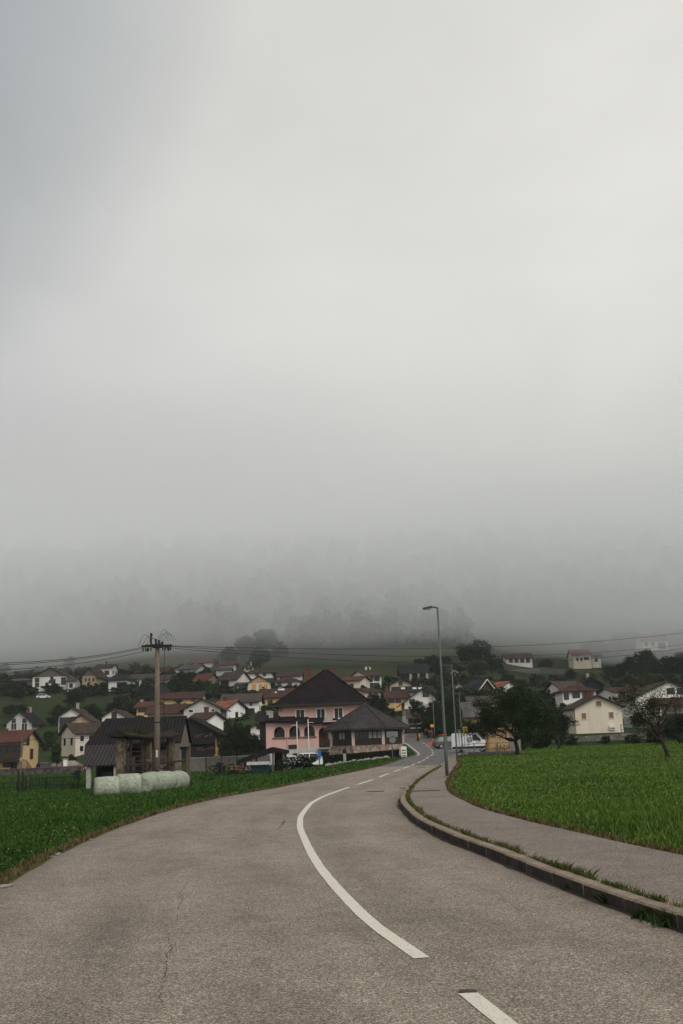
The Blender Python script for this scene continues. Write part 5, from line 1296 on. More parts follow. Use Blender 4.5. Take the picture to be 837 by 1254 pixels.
# ---------------- hedge, stones, garden plants' bed wall
def pathpts(pix, dd): return [at(px, 930, d) for px, d in zip(pix, dd)]
hp = [at(396, 930, 96), at(425, 930, 98), at(460, 930, 101), at(489, 930, 104)]
hv_ = []; hf = []
for k in range(14000):
    t = random.random() * 2.999; i = int(t); a, c = hp[i], hp[i + 1]; q = a.lerp(c, t - i)
    side = random.random(); zt = at(396 + (t / 3) * 93, 927 - 8 * t / 3, q.y).z
    z0 = th(q.x, q.y); y = random.choice((-.42, random.uniform(-.42, .42), .42)) + random.gauss(0, .03); z = random.uniform(z0, zt) if abs(y) > .35 else zt + random.gauss(0, .03)
    s_ = .07; r1 = Vector((random.gauss(0, 1), random.gauss(0, 1), random.gauss(0, 1))).normalized(); r2 = r1.orthogonal().normalized()
    o = Vector((q.x, q.y + y, z)); n0 = len(hv_)
    hv_ += [o + r1 * s_, o + r2 * s_, o - r1 * s_, o - r2 * s_]; hf.append((n0, n0 + 1, n0 + 2, n0 + 3))
hl_ = leafmat('hedge_leaf', (.006, .009, .005), (.010, .015, .006))
he = npmesh('hedge', hv_, hf, hl_, 4); tag(he, 'clipped dark green hedge along the road in front of the pavilion', 'hedge')
core = MB()
for i in range(3):
    a, c = hp[i], hp[i + 1]; zt0, zt1 = at(396 + 31 * i, 927 - 2.67 * i, a.y).z - .05, at(427 + 31 * i, 924.3 - 2.67 * i, c.y).z - .05
    za, zc_ = th(a.x, a.y) - .1, th(c.x, c.y) - .1
    core.add([(a.x, a.y - .36, za), (c.x, c.y - .36, zc_), (c.x, c.y + .36, zc_), (a.x, a.y + .36, za), (a.x, a.y - .36, zt0), (c.x, c.y - .36, zt1), (c.x, c.y + .36, zt1), (a.x, a.y + .36, zt0)], [(3,2,1,0),(4,5,6,7),(0,1,5,4),(1,2,6,5),(2,3,7,6),(3,0,4,7)])
core.build('inner_twigs', plain('hedge_twigs', (.010, .013, .006), 1, .3, 3), he)
def rock_mesh(seed):
    bm = bmesh.new(); bmesh.ops.create_icosphere(bm, subdivisions=2, radius=1)
    rnd = random.Random(seed); off = Vector((rnd.random() * 50, rnd.random() * 50, 0))
    for v in bm.verts: v.co *= 1 + .35 * noise.noise(v.co * 1.3 + off); v.co.z *= .72
    me = bpy.data.meshes.new('rock'); bm.to_mesh(me); bm.free(); me.materials.append(plain('pale_rock', (.26, .24, .22), .9, .3, 3, fine=9)); return me
rocks = [rock_mesh(i) for i in range(4)]
for k in range(17):
    px = 401 + k * 4.7 + random.uniform(-1, 1); d = 94.5 + k * .42
    q = at(px, 930, d); o = link('rock', rocks[k % 4]); s_ = random.uniform(.18, .34)
    o.scale = (s_ * 1.2, s_, s_); o.rotation_euler = (0, 0, random.random() * 6); o.location = (q.x, d, th(q.x, d) + .08)
    tag(o, 'pale rough stone in the row at the foot of the clipped hedge', 'stone', 'stones along the hedge')
q = at(422.5, 930, 95); gp_ = empty('garden_post', (q.x, 94.6, th(q.x, 95)), 0, 'pale stone post with a dark lantern cap standing in the hedge', 'garden post')
MB().box(-.13, .13, -.13, .13, -.1, .95).build('post', CONC, gp_, bevel=.02)
MB().box(-.17, .17, -.17, .17, .952, 1.35).build('lantern', iron, gp_, bevel=.03)
# manholes
def disc(name, label, px, py, r_, cat, dz=.006):
    p = gc(px, py); ro = empty(name, (p.x, p.y, crownz(p.x, p.y) + dz), 0, label, cat, 'manhole covers in the road')
    mk = plain('cast_iron', (.055, .048, .044), .6, .3, 8, fine=25)
    MB().tube([(0, 0, -.02), (0, 0, .002)], r_, 28).build('frame', mk, ro)
    MB().tube([(0, 0, .0025), (0, 0, .007)], r_ * .86, 28).build('cover', plain('cast_iron_worn', (.075, .066, .06), .55, .3, 8, fine=25), ro)
disc('manhole_cover', 'round iron manhole cover in the right lane beside the dashes', 459.5, 970, .33, 'manhole cover')
disc('manhole_cover', 'small manhole cover close to the kerb where it bends', 496, 965.4, .22, 'manhole cover')
disc('manhole_cover', 'manhole cover at the seam between old and new road surface', 516, 940.5, .3, 'manhole cover')
p = gc(523, 974); ge_ = empty('drain_grate', (p.x, p.y, float(ZC(p.y)) + pav_z(p.y) + .004), 0, 'dark rectangular drain cover set in the pavement', 'drain cover')
MB().box(-.42, .42, -.2, .2, -.05, .004).build('frame', plain('cast_iron', (.05, .05, .05)), ge_)
b = MB()
for k in range(9): b.box(-.36 + k * .085, -.31 + k * .085, -.15, .15, .0045, .009)
b.build('grate_bars', iron, ge_)

# ---------------- walls and fences
def wallrun(name, label, pts, tops, thick, mat, cat='wall', cap=None, grp=None):
    b = MB(); base = [th(p.x, p.y) - .4 for p in pts]
    for i in range(len(pts) - 1):
        a, c = pts[i], pts[i + 1]; n = Vector((-(c.y - a.y), c.x - a.x, 0)).normalized() * thick
        v = []
        for p, bz, tz in ((a, base[i], tops[i]), (c, base[i + 1], tops[i + 1])): v += [(p.x, p.y, bz), (p.x + n.x, p.y + n.y, bz), (p.x + n.x, p.y + n.y, tz), (p.x, p.y, tz)]
        b.add(v, [(0,1,2,3), (7,6,5,4), (0,3,7,4), (3,2,6,7), (2,1,5,6), (1,0,4,5)])
    ro = b.build(name, mat); tag(ro, label, cat, grp)
    if cap:
        cb = MB()
        for i in range(len(pts) - 1):
            a, c = pts[i], pts[i + 1]; n = Vector((-(c.y - a.y), c.x - a.x, 0)).normalized()
            p0, p1 = n * -.06, n * (thick + .06); v = []
            for p, tz in ((a, tops[i]), (c, tops[i + 1])): v += [(p.x + p0.x, p.y + p0.y, tz + .003), (p.x + p1.x, p.y + p1.y, tz + .003), (p.x + p1.x, p.y + p1.y, tz + .1), (p.x + p0.x, p.y + p0.y, tz + .1)]
            cb.add(v, [(0,1,2,3), (7,6,5,4), (0,3,7,4), (3,2,6,7), (2,1,5,6), (1,0,4,5)])
        cb.build('coping', cap, ro)
    return ro
def run(px0, px1, d0, d1, ty0, ty1, n=8):
    pts = []; tops = []
    for k in range(n + 1):
        t = k / n; px = px0 + (px1 - px0) * t; d = d0 + (d1 - d0) * t; q = at(px, ty0 + (ty1 - ty0) * t, d); pts.append(Vector((q.x, q.y, 0))); tops.append(q.z)
    return pts, tops
P_, T_ = run(-25, 100, 146, 142, 944.5, 938.5); wallrun('garden_wall', 'dark stone garden wall below the yellow house at the left', P_, T_, .4, stone('dark_wall_stone', (.10, .085, .075), 2.2), cap=plain('dark_coping', (.12, .105, .095), .9, .2, 3))
P_, T_ = run(228, 330, 126, 121, 929.5, 925.0); wallrun('garden_wall', 'grey concrete garden wall between the chalet and the canopy', P_, T_, .25, plain('grey_wall', (.16, .145, .135), .9, .3, .8, streak=True, fine=8), cap=CONC)
P_, T_ = run(655, 850, 142.3, 142.3, 905.5, 893.0, 14); wallrun('field_wall', 'long rough stone retaining wall at the far edge of the right field', P_, T_, .5, stone('field_wall_stone', (.17, .15, .13), 1.8))
P_, T_ = run(574, 641, 92, 92, 921.5, 919.5); wallrun('low_wall', 'low dark concrete wall by the field tree, in front of the yellow shed', P_, T_, .3, plain('dark_concrete', (.12, .105, .10), .9, .3, 1.2, fine=8))
P_, T_ = run(494, 541, 168, 172, 899.0, 896.5); wallrun('guard_wall', 'pale low guard wall on the outside of the bend', P_, T_, .3, plain('guard_concrete', (.22, .2, .19), .9, .25, 1.5, fine=6))
P_, T_ = run(620, 668, 372, 376, 820.5, 817.5); wallrun('terrace_wall', 'long pale terrace wall on the slope under the fog-veiled house', P_, T_, .5, plain('terrace_stone', (.15, .14, .13), .9, .3, 2, fine=8))
P_, T_ = run(662, 690, 372, 366, 817, 819.5); wallrun('terrace_wall', 'shorter grey terrace wall continuing right of the long pale one', P_, T_, .5, plain('terrace_stone', (.15, .14, .13), .9, .3, 2, fine=8))
P_, T_ = run(764, 812, 178, 170, 878.2, 882.5); wallrun('drive_wall', 'pale drive kerb wall between the field house and the bare tree', P_, T_, .4, CONC)
P_, T_ = run(790, 850, 405, 405, 796.8, 795); wallrun('terrace_wall', 'pale terrace edge below the foggy house at upper right', P_, T_, .5, plain('grey_wall', (.16, .145, .135)))
# metal railing in front of the yellow shed
def fence(name, label, px0, px1, d0, d1, hgt, step, mat, rails=(.45, .95), pr=.03, cat='fence', pick=0):
    A, B = at(px0, 925, d0), at(px1, 925, d1); L = math.hypot(B.x - A.x, B.y - A.y); n = max(2, int(L / step))
    z0 = th(A.x, A.y); ro = empty(name, (A.x, A.y, z0), math.atan2(B.y - A.y, B.x - A.x), label, cat)
    tops = []
    for k in range(n + 1):
        x = L * k / n; q = A.lerp(B, k / n); z = th(q.x, q.y) - z0; tops.append((x, z))
        MB().box(x - pr, x + pr, -pr, pr, z - .1, z + hgt).build('post', mat, ro)
    for rz in rails:
        b = MB()
        for (xa, za), (xb, zb_) in zip(tops[:-1], tops[1:]): b.bar((xa, 0, za + rz * hgt), (xb, 0, zb_ + rz * hgt), .045)
        b.build('rail', mat, ro)
    if pick:
        b = MB(); m_ = int(L / pick)
        for k in range(m_):
            x = L * (k + .5) / m_; i = min(n - 1, int(k / m_ * n)); z = tops[i][1]; b.box(x - .02, x + .02, -.05, -.03, z + .05, z + hgt * random.uniform(.9, 1.05))
        b.build('pickets', mat, ro)
    return ro
fence('metal_railing', 'grey metal railing in front of the van and yellow shed', 567.5, 625, 99, 96, 1.05, 1.0, STEEL)
dw = plain('black_garden_wood', (.025, .02, .018), .9, .3, 4)
fence('garden_fence', 'thin dark garden fence with pickets left of the barn', 38, 97, 77, 75.5, 1.0, 1.2, plain('green_black_metal', (.012, .02, .016), .7, .2, 4), pick=.16)
fence('wire_fence', 'sparse wire fence with thin posts at the far left of the meadow', -12, 38, 74, 77, .75, .95, dw, rails=(.5, .9), pr=.025)
for px, h, lb in ((24.3, 1.5, 'dark wooden stake in the left meadow, leftmost of three'), (29.5, 1.45, 'thick dark stake with ragged top, middle of three'), (33.7, 1.1, 'short dark stake beside the two taller ones')):
    q = gd(px, 75); b = MB().tube([(0, 0, -.2), (.02, 0, h * .6), (-.02, .02, h)], [.10, .085, .06], 8); o = b.build('stake', dw); o.location = (q.x, q.y, th(q.x, q.y)); tag(o, lb, 'stake', 'stakes in the left meadow')
fence('garden_net_fence', 'dark net fence around the flower garden right of the chalet', 252, 308, 100, 103, 1.9, 1.6, plain('green_black_metal', (.012, .02, .016)), rails=(.5, .98), pr=.03, pick=.14)
fence('field_fence', 'thin green mesh fence below the drive, right of the field house', 764, 806, 147, 147, 1.3, 1.8, plain('mesh_green', (.025, .045, .03), .7, .2, 4), pick=.25)
# path strips
def groundstrip(name, pix, wd, mat, dz=.05):
    pts = [gp(*q) for q in pix]; V = []; Fc = []
    P = []
    for a, c in zip(pts[:-1], pts[1:]):
        for k in range(8): P.append(a.lerp(c, k / 8))
    P.append(pts[-1])
    for i, q in enumerate(P):
        for y in (-wd / 2, 0, wd / 2): V.append((q.x, q.y + y, th(q.x, q.y + y) + dz))
        if i: Fc += [(3*i - 3, 3*i - 2, 3*i + 1, 3*i), (3*i - 2, 3*i - 1, 3*i + 2, 3*i + 1)]
    o = npmesh(name, V, Fc, mat, 4); o['kind'] = 'structure'
groundstrip('gravel_path', [(256, 957.5), (275, 955.5), (290, 952.5)], 2.0, plain('gravel', (.20, .17, .14), 1, .3, 2, fine=9))
groundstrip('house_drive', [(48, 940.5), (62, 938.5), (78, 936)], 7, plain('drive_gravel', (.17, .15, .14), 1, .2, 2, fine=9), .1)
groundstrip('garden_path', [(432, 942), (455, 938.3), (470, 935.5)], .7, plain('gravel', (.2, .17, .14)))
# ------------------------------------------------------------------ vehicles (local +X is forward)
TYRE = plain('tyre_rubber', (.02, .019, .02), .8, .2, 6); RIM = plain('wheel_rim', (.28, .28, .29), .4, .1, 4, metal=.6)
LAMPG = plain('headlight_glass', (.5, .52, .54), .15, .1, 3); TAIL = plain('tail_light', (.30, .02, .02), .3, .1, 3)
def wheel(root, x, y, r_, name='wheel'):
    o = MB().tube([(0, -.11, 0), (0, -.09, 0), (0, .09, 0), (0, .11, 0)], [r_ * .9, r_, r_, r_ * .9], 20).build(name, TYRE, root); o.location = (x, y, r_)
    MB().tube([(0, -.118, 0), (0, .118, 0)], r_ * .58, 14).build('rim', RIM, o)
def side_prism(b, prof_, wd, tuck=.0, mi=0):
    """side profile (x,z) extruded across y with the upper points drawn in"""
    n = len(prof_); zs = [p[1] for p in prof_]; z0, z1 = min(zs), max(zs)
    def hw(z): return wd / 2 - tuck * max(0, (z - z0) / (z1 - z0)) ** 1.3
    vs = [(x, -hw(z), z) for x, z in prof_] + [(x, hw(z), z) for x, z in prof_]
    b.add(vs, [tuple(range(n)), tuple(range(n, 2 * n))[::-1]] + [(i, i + n, (i + 1) % n + n, (i + 1) % n) for i in range(n)], mi)
    return b
def car(name, label, px, d, rz, paint, cat='car', grp='parked cars', z=None, scl=1.0):
    p = at(px, 925, d); z = th(p.x, p.y) if z is None else z
    ro = empty(name, (p.x, p.y, z), rz, label, cat, grp); ro.scale = (scl,) * 3
    body = [(-2.05, .32), (-2.08, .62), (-2.0, .88), (-.95, .93), (.75, .92), (1.75, .78), (2.03, .62), (2.05, .32), (1.62, .22), (-1.6, .22)]
    side_prism(MB(), body, 1.72, .08).build('body', paint, ro, bevel=.04)
    cab = [(-1.85, .9), (-1.5, 1.36), (-1.15, 1.45), (.1, 1.45), (.35, 1.38), (1.0, .9)]
    side_prism(MB(), cab, 1.56, .22).build('windows', GL, ro)
    rf = [(-1.45, 1.4), (-1.15, 1.47), (.1, 1.47), (.34, 1.4), (.1, 1.43), (-1.15, 1.43)]
    side_prism(MB(), [(-1.5, 1.385), (-1.15, 1.475), (.1, 1.475), (.38, 1.385)], 1.2, .04).build('roof', paint, ro)
    for x0, z0, x1, z1 in ((-1.82, .92, -1.48, 1.4), (-.5, .92, -.42, 1.45), (.98, .92, .34, 1.42)):
        for sy in (-1, 1): MB().bar((x0, sy * .765, z0), (x1, sy * .60, z1), .07).build('pillar', paint, ro)
    for x in (-1.3, 1.28):
        for sy in (-.78, .78): wheel(ro, x, sy, .32)
    for sy in (-.6, .6):
        o = MB().box(-.04, .04, -.2, .2, -.08, .08).build('headlight', LAMPG, ro); o.location = (2.0, sy, .66)
        o = MB().box(-.03, .03, -.16, .16, -.1, .1).build('tail_light', TAIL, ro); o.location = (-2.06, sy, .74)
    for sy in (-.9, .9):
        o = MB().box(-.06, .1, -.1, .1, -.07, .07).build('mirror', paint, ro); o.location = (.7, sy, .98)
    return ro
def carpaint(n, c): 
    m_ = plain(n, c, .3, .06, 2, spec=.5); return m_
# white panel van
vp = at(577, 918, 118); vz = th(vp.x, vp.y) + .02
van = empty('panel_van', (vp.x, vp.y, vz), R(-14), 'white panel van with dark lower flanks parked by the bend', 'van')
van.scale = (.82, .85, .92)
white = carpaint('van_white', (.62, .63, .64))
prof_ = [(-2.45, .42), (-2.5, 1.0), (-2.46, 2.2), (-2.3, 2.32), (.7, 2.34), (1.05, 2.28), (1.75, 1.45), (2.35, 1.22), (2.52, .95), (2.55, .45), (2.3, .32), (-2.2, .32)]
side_prism(MB(), prof_, 1.95, .16).build('body', white, van, bevel=.05)
for sy, nm in ((-1, 'side_window'), (1, 'side_window')):
    b = MB(); v = [(.45, sy * .93, 1.42), (1.5, sy * .95, 1.36), (1.05, sy * .872, 2.05), (.45, sy * .868, 2.05)]
    v2 = [(x, y + sy * .03, z) for x, y, z in v]
    b.add(v + v2, [(0,1,2,3), (7,6,5,4), (0,4,5,1), (1,5,6,2), (2,6,7,3), (3,7,4,0)]); b.build(nm, GL, van)
b = MB(); b.add([(1.14, -.74, 2.22), (1.14, .74, 2.22), (1.79, .84, 1.46), (1.79, -.84, 1.46), (1.10, -.74, 2.18), (1.10, .74, 2.18), (1.74, .84, 1.42), (1.74, -.84, 1.42)], [(0,1,2,3), (7,6,5,4), (0,4,5,1), (1,5,6,2), (2,6,7,3), (3,7,4,0)])
o = b.build('windscreen', GL, van); o.location = (.03, 0, .03)
dk = plain('dark_trim', (.025, .025, .028), .7, .2, 5)
for sy in (-1, 1):
    MB().box(-2.35, 2.3, sy * .975 - .02, sy * .975 + .02, .42, .72).build('side_trim', dk, van)
    MB().box(-.3, -.27, sy * .955 - .015, sy * .955 + .015, .8, 2.1).build('door_gap', dk, van)
    o = MB().box(-.08, .08, -.12, .12, -.18, .18).build('mirror', dk, van); o.location = (1.45, sy * 1.08, 1.5)
    o = MB().box(-.12, .12, -.18, .18, -.12, .12).build('headlight', LAMPG, van); o.location = (2.42, sy * .72, 1.08)
    o = MB().box(-.03, .03, -.09, .09, -.25, .25).build('tail_light', TAIL, van); o.location = (-2.5, sy * .82, 1.2)
MB().box(2.5, 2.6, -.9, .9, .35, .6).build('bumper', dk, van)
b = MB(); 
for y in (-.6, .6): b.box(-1.9, .2, y - .025, y + .025, 2.42, 2.46)
for x in (-1.8, -.8, .1): b.box(x - .03, x + .03, -.62, .62, 2.34, 2.42)
b.build('roof_rack', dk, van)
for x in (-1.6, 1.62):
    for sy in (-.86, .86): wheel(van, x, sy, .34)
# orange compact tractor with a front loader
op = at(540.5, 905, 138); oz = th(op.x, op.y) + .02
tr = empty('tractor', (op.x, op.y, oz), R(215), 'orange tractor with raised loader arm and dark cab behind the nearest lamp post', 'tractor')
tr.scale = (.62, .62, .72)
org = carpaint('tractor_orange', (.62, .10, .02)); blk = plain('machine_black', (.02, .02, .022), .6, .2, 5)
side_prism(MB(), [(.1, .75), (.1, 1.35), (1.4, 1.25), (1.62, 1.0), (1.62, .75)], .75, .06).build('bonnet', org, tr, bevel=.04)
side_prism(MB(), [(-1.1, .7), (-1.15, 1.5), (-1.0, 2.15), (.1, 2.15), (.32, 1.4), (.3, .7)], 1.2, .15).build('cab', GL, tr, bevel=.03)
side_prism(MB(), [(-1.15, 2.15), (-1.15, 2.3), (.2, 2.3), (.2, 2.15)], 1.3, .05).build('cab_roof', org, tr, bevel=.03)
MB().box(-1.2, 1.5, -.3, .3, .45, .78).build('chassis', blk, tr)
for sy in (-.65, .65):
    wheel(tr, -.7, sy, .68); wheel(tr, 1.15, sy, .45)
    b = MB(); b.bar((.2, sy * .75, 1.2), (1.7, sy * .75, 1.55), .13); b.bar((1.7, sy * .75, 1.55), (2.5, sy * .75, .75), .13); b.build('loader_arm', org, tr)
    side_prism(MB(), [(-1.35, 1.15), (-1.2, 1.42), (-.3, 1.42), (-.1, 1.15)], .3).build('mudguard', org, tr).location = (0, sy, 0)
side_prism(MB(), [(2.3, .35), (2.35, 1.0), (2.5, 1.05), (2.95, .38), (2.9, .3)], 1.5).build('bucket', org, tr)
car('parked_car', 'dark grey car parked between the first two lamp posts', 551.5, 134, R(10), carpaint('car_dark', (.035, .04, .045)))
car('parked_car', 'white car behind the garden plants below the first arch', 351, 108, R(170), carpaint('car_white', (.62, .63, .64)))
car('parked_car', 'white car half hidden behind the hedge end and the blue sign', 384, 112, R(5), carpaint('car_white', (.62, .63, .64)))
car('parked_car', 'dark purple car parked in the drive beside the left yellow house', 54.5, 156, R(-60), carpaint('car_plum', (.03, .018, .028)))
car('parked_car', 'rose coloured car by the white gate pillar left of the barn', 90, 150, R(20), carpaint('car_rose', (.33, .12, .12)))
car('parked_car', 'small white car on the pasture below the big white house', 51.5, 312, R(5), carpaint('car_white', (.62, .63, .64)))
q = gd(81, 148); gp2 = empty('gate_pillar', (q.x, q.y, th(q.x, q.y)), 0, 'white gate pillar left of the barn', 'gate pillar')
MB().box(-.25, .25, -.25, .25, -.2, 1.75).build('shaft', PAL['white'], gp2); MB().box(-.32, .32, -.32, .32, 1.752, 1.9).build('cap', CONC, gp2)
# yellow shed by the railing
ys_ = at(612, 905, 104); sz = th(ys_.x, ys_.y)
sd_ = empty('yellow_shed', (ys_.x, ys_.y, sz - .1), R(0), 'small flat yellow walled shed under the field tree', 'shed')
hwid = (at(624.5, 905, 104).x - at(599.5, 905, 104).x) / 2; hgt = at(612, 893.5, 104).z - sz + .1
MB().box(-hwid, hwid, 0, 3.0, 0, hgt - .002).build('wall', plain('shed_ochre', (.40, .265, .14), .85, .22, .9, streak=True), sd_)
b = MB().box(-hwid - .25, hwid + 1.4, -.3, 3.3, hgt, hgt + .16); b.build('roof', plain('shed_roof', (.30, .16, .06), .8, .25, 2), sd_)
MB().box(hwid + .002, hwid + 1.1, .2, 3.0, 0, hgt - .1).build('side_wall', plain('shed_grey', (.2, .19, .18), .9, .2, 2), sd_)
MB().box(-hwid - .14, -hwid - .002, -.05, .2, 0, hgt).build('corner_post', plain('post_ochre', (.3, .17, .06), .8, .2, 3), sd_)
for x in (-.25, .45):         # two small bicycles leaning at the wall
    rt = empty('bicycle', (ys_.x + x * 1.1, ys_.y - .35, sz + .0), 0, 'dark bicycle leaning at the yellow shed, ' + ('left one' if x < 0 else 'right one'), 'bicycle', 'bicycles at the yellow shed')
    for wx in (-.38, .38):
        o = MB().tube([(wx + .26 * math.cos(2*math.pi*k/18), 0, .28 + .26 * math.sin(2*math.pi*k/18)) for k in range(19)], .022, 6).build('wheel', blk, rt)
    f_ = MB(); 
    for a, c in (((-.38, 0, .28), (-.1, 0, .62)), ((-.1, 0, .62), (.3, 0, .64)), ((-.05, 0, .28), (.3, 0, .64)), ((-.05, 0, .28), (-.12, 0, .7)), ((-.38, 0, .28), (-.05, 0, .28)), ((.38, 0, .28), (.28, 0, .78))): f_.tube([a, c], .018, 6)
    f_.build('frame', blk, rt); MB().box(-.22, -.02, -.05, .05, .7, .75).build('saddle', blk, rt); MB().tube([(.26, -.22, .78), (.28, 0, .8), (.26, .22, .78)], .016, 6).build('handlebar', blk, rt)
# ------------------------------------------------------------------ trees and shrubs
LEAF = [leafmat('leaf_dark', (.006, .011, .005), (.018, .031, .011)), leafmat('leaf_mid', (.009, .017, .007), (.025, .043, .014)), leafmat('leaf_olive', (.022, .030, .010), (.044, .052, .018))]
BARK = plain('bark', (.035, .028, .022), .95, .35, 3, fine=12)
def crown_data(seed, nblob, nleaf, size, rx=.5, rz=.5, shape='round', core=.35):
    """unit crown: x,y within +-.5, z 0..1; returns verts, quad faces"""
    rnd = np.random.RandomState(seed)
    cs = []
    while len(cs) < nblob:
        p = rnd.uniform(-1, 1, 3)
        r2 = p[0]**2 + p[1]**2
        if shape == 'cone':
            if r2 > (.95 * (1 - (p[2] + 1) / 2) ** .8) ** 2 + .002: continue
        elif shape == 'column':
            if r2 > .8 * (1 - abs(p[2]) ** 3): continue
        elif r2 + p[2]**2 > 1 or (p[2] < -.5 and r2 < .05): continue
        cs.append(p)
    cs = np.array(cs)
    br = rnd.uniform(.16, .36, nblob) * (.8 if shape == 'cone' else 1)
    pick = rnd.randint(0, nblob, nleaf)
    dirs = rnd.normal(size=(nleaf, 3)); dirs /= np.linalg.norm(dirs, axis=1)[:, None]
    rad = br[pick] * rnd.uniform(.55, 1.05, nleaf)
    P = cs[pick] * np.array([.80, .80, .80]) + dirs * rad[:, None] * np.array([1.15, 1.15, .8])
    P[:, :2] *= .5; P[:, 2] = (P[:, 2] + 1) * .5
    # leaf frames, mostly facing outward and up
    nrm = dirs * .8 + rnd.normal(size=(nleaf, 3)) * .55 + np.array([0, 0, .35]); nrm /= np.linalg.norm(nrm, axis=1)[:, None]
    a = np.cross(nrm, rnd.normal(size=(nleaf, 3))); a /= np.linalg.norm(a, axis=1)[:, None]; b = np.cross(nrm, a)
    s_ = size * rnd.uniform(.6, 1.5, nleaf)[:, None]
    V = np.stack([P + a * s_, P + b * s_ * .55, P - a * s_, P - b * s_ * .55], 1).reshape(-1, 3)
    Fc = np.arange(nleaf * 4).reshape(-1, 4)
    return V, Fc
def crown_mesh(name, *a, mat=LEAF[0], **k):
    V, Fc = crown_data(*a, **k); o = npmesh(name, V, Fc, mat, 4); me = o.data; bpy.data.objects.remove(o); return me
CR = {'far': [crown_mesh('crown', s, 40, 4200, .026, mat=LEAF[s % 2]) for s in range(5)],
      'mid': [crown_mesh('crown', 20 + s, 50, 9000, .020, mat=LEAF[s % 2]) for s in range(4)],
      'cone': [crown_mesh('crown', 40 + s, 40, 2600, .030, shape='cone', mat=LEAF[0]) for s in range(3)],
      'column': [crown_mesh('crown', 50 + s, 30, 4000, .026, shape='column', mat=LEAF[s % 2]) for s in range(2)],
      'olive': [crown_mesh('crown', 60 + s, 24, 3200, .026, mat=LEAF[2]) for s in range(2)],
      'bush': [crown_mesh('foliage', 70 + s, 22, 2200, .040, mat=LEAF[1 if s else 0]) for s in range(3)]}
def trunk_mesh(seed, leanx=0):
    rnd = random.Random(seed); b = MB()
    pts = [Vector((0, 0, -.05)), Vector((rnd.uniform(-.02, .02), 0, .2)), Vector((rnd.uniform(-.04, .04), rnd.uniform(-.03, .03), .5)), Vector((rnd.uniform(-.05, .05), 0, .85))]
    b.tube(pts, [.032, .026, .018, .006], 8)
    for k in range(7):
        t = rnd.uniform(.25, .7); p = pts[1].lerp(pts[3], t); a = rnd.uniform(0, 6.28); l = rnd.uniform(.18, .36)
        q = p + Vector((math.cos(a) * l, math.sin(a) * l, l * rnd.uniform(.3, .9))); mid = p.lerp(q, .5) + Vector((0, 0, -.02))
        b.tube([p, mid, q], [.012, .008, .003], 6)
    o = b.build('trunk', BARK, None, smooth=True); me = o.data; bpy.data.objects.remove(o); return me
TR = [trunk_mesh(s) for s in range(4)]
tcount = 0
def tree(label, px, top, d, wpx, kind='far', base=.0, name='tree', grp=None, cat='tree', zb=None):
    """crown WPX photo pixels wide whose tip stands at pixel row TOP, on the ground at distance D"""
    global tcount; tcount += 1
    if d > 175:                       # stand it where its foot would meet the slope
        g_ = gp(px, top + wpx * (1.15 if kind not in ('column', 'bush') else (2.2 if kind == 'column' else .8)), 120.0)
        if .7 * d < g_.y < 1.35 * d: d = g_.y
    q = at(px, top, d); z = th(q.x, q.y) if zb is None else zb; H = max(1.2, q.z - z); Wd = wpx * mpp(d)
    ro = empty(name, (q.x, q.y, z), random.uniform(0, 6.28), label, cat, grp)
    me = CR[kind][tcount % len(CR[kind])]
    c = link('foliage' if kind == 'bush' else 'crown', me, ro); c.location = (0, 0, H * base); c.scale = (Wd * 1.3, Wd * 1.3, H * (1 - base) * 1.05)
    if kind != 'bush':
        t = link('trunk', TR[tcount % 4], ro); t.scale = (H * .9, H * .9, H * .92)
    else:
        t = link('stem', TR[tcount % 4], ro); t.scale = (H * .5, H * .5, H * .6)
    return ro
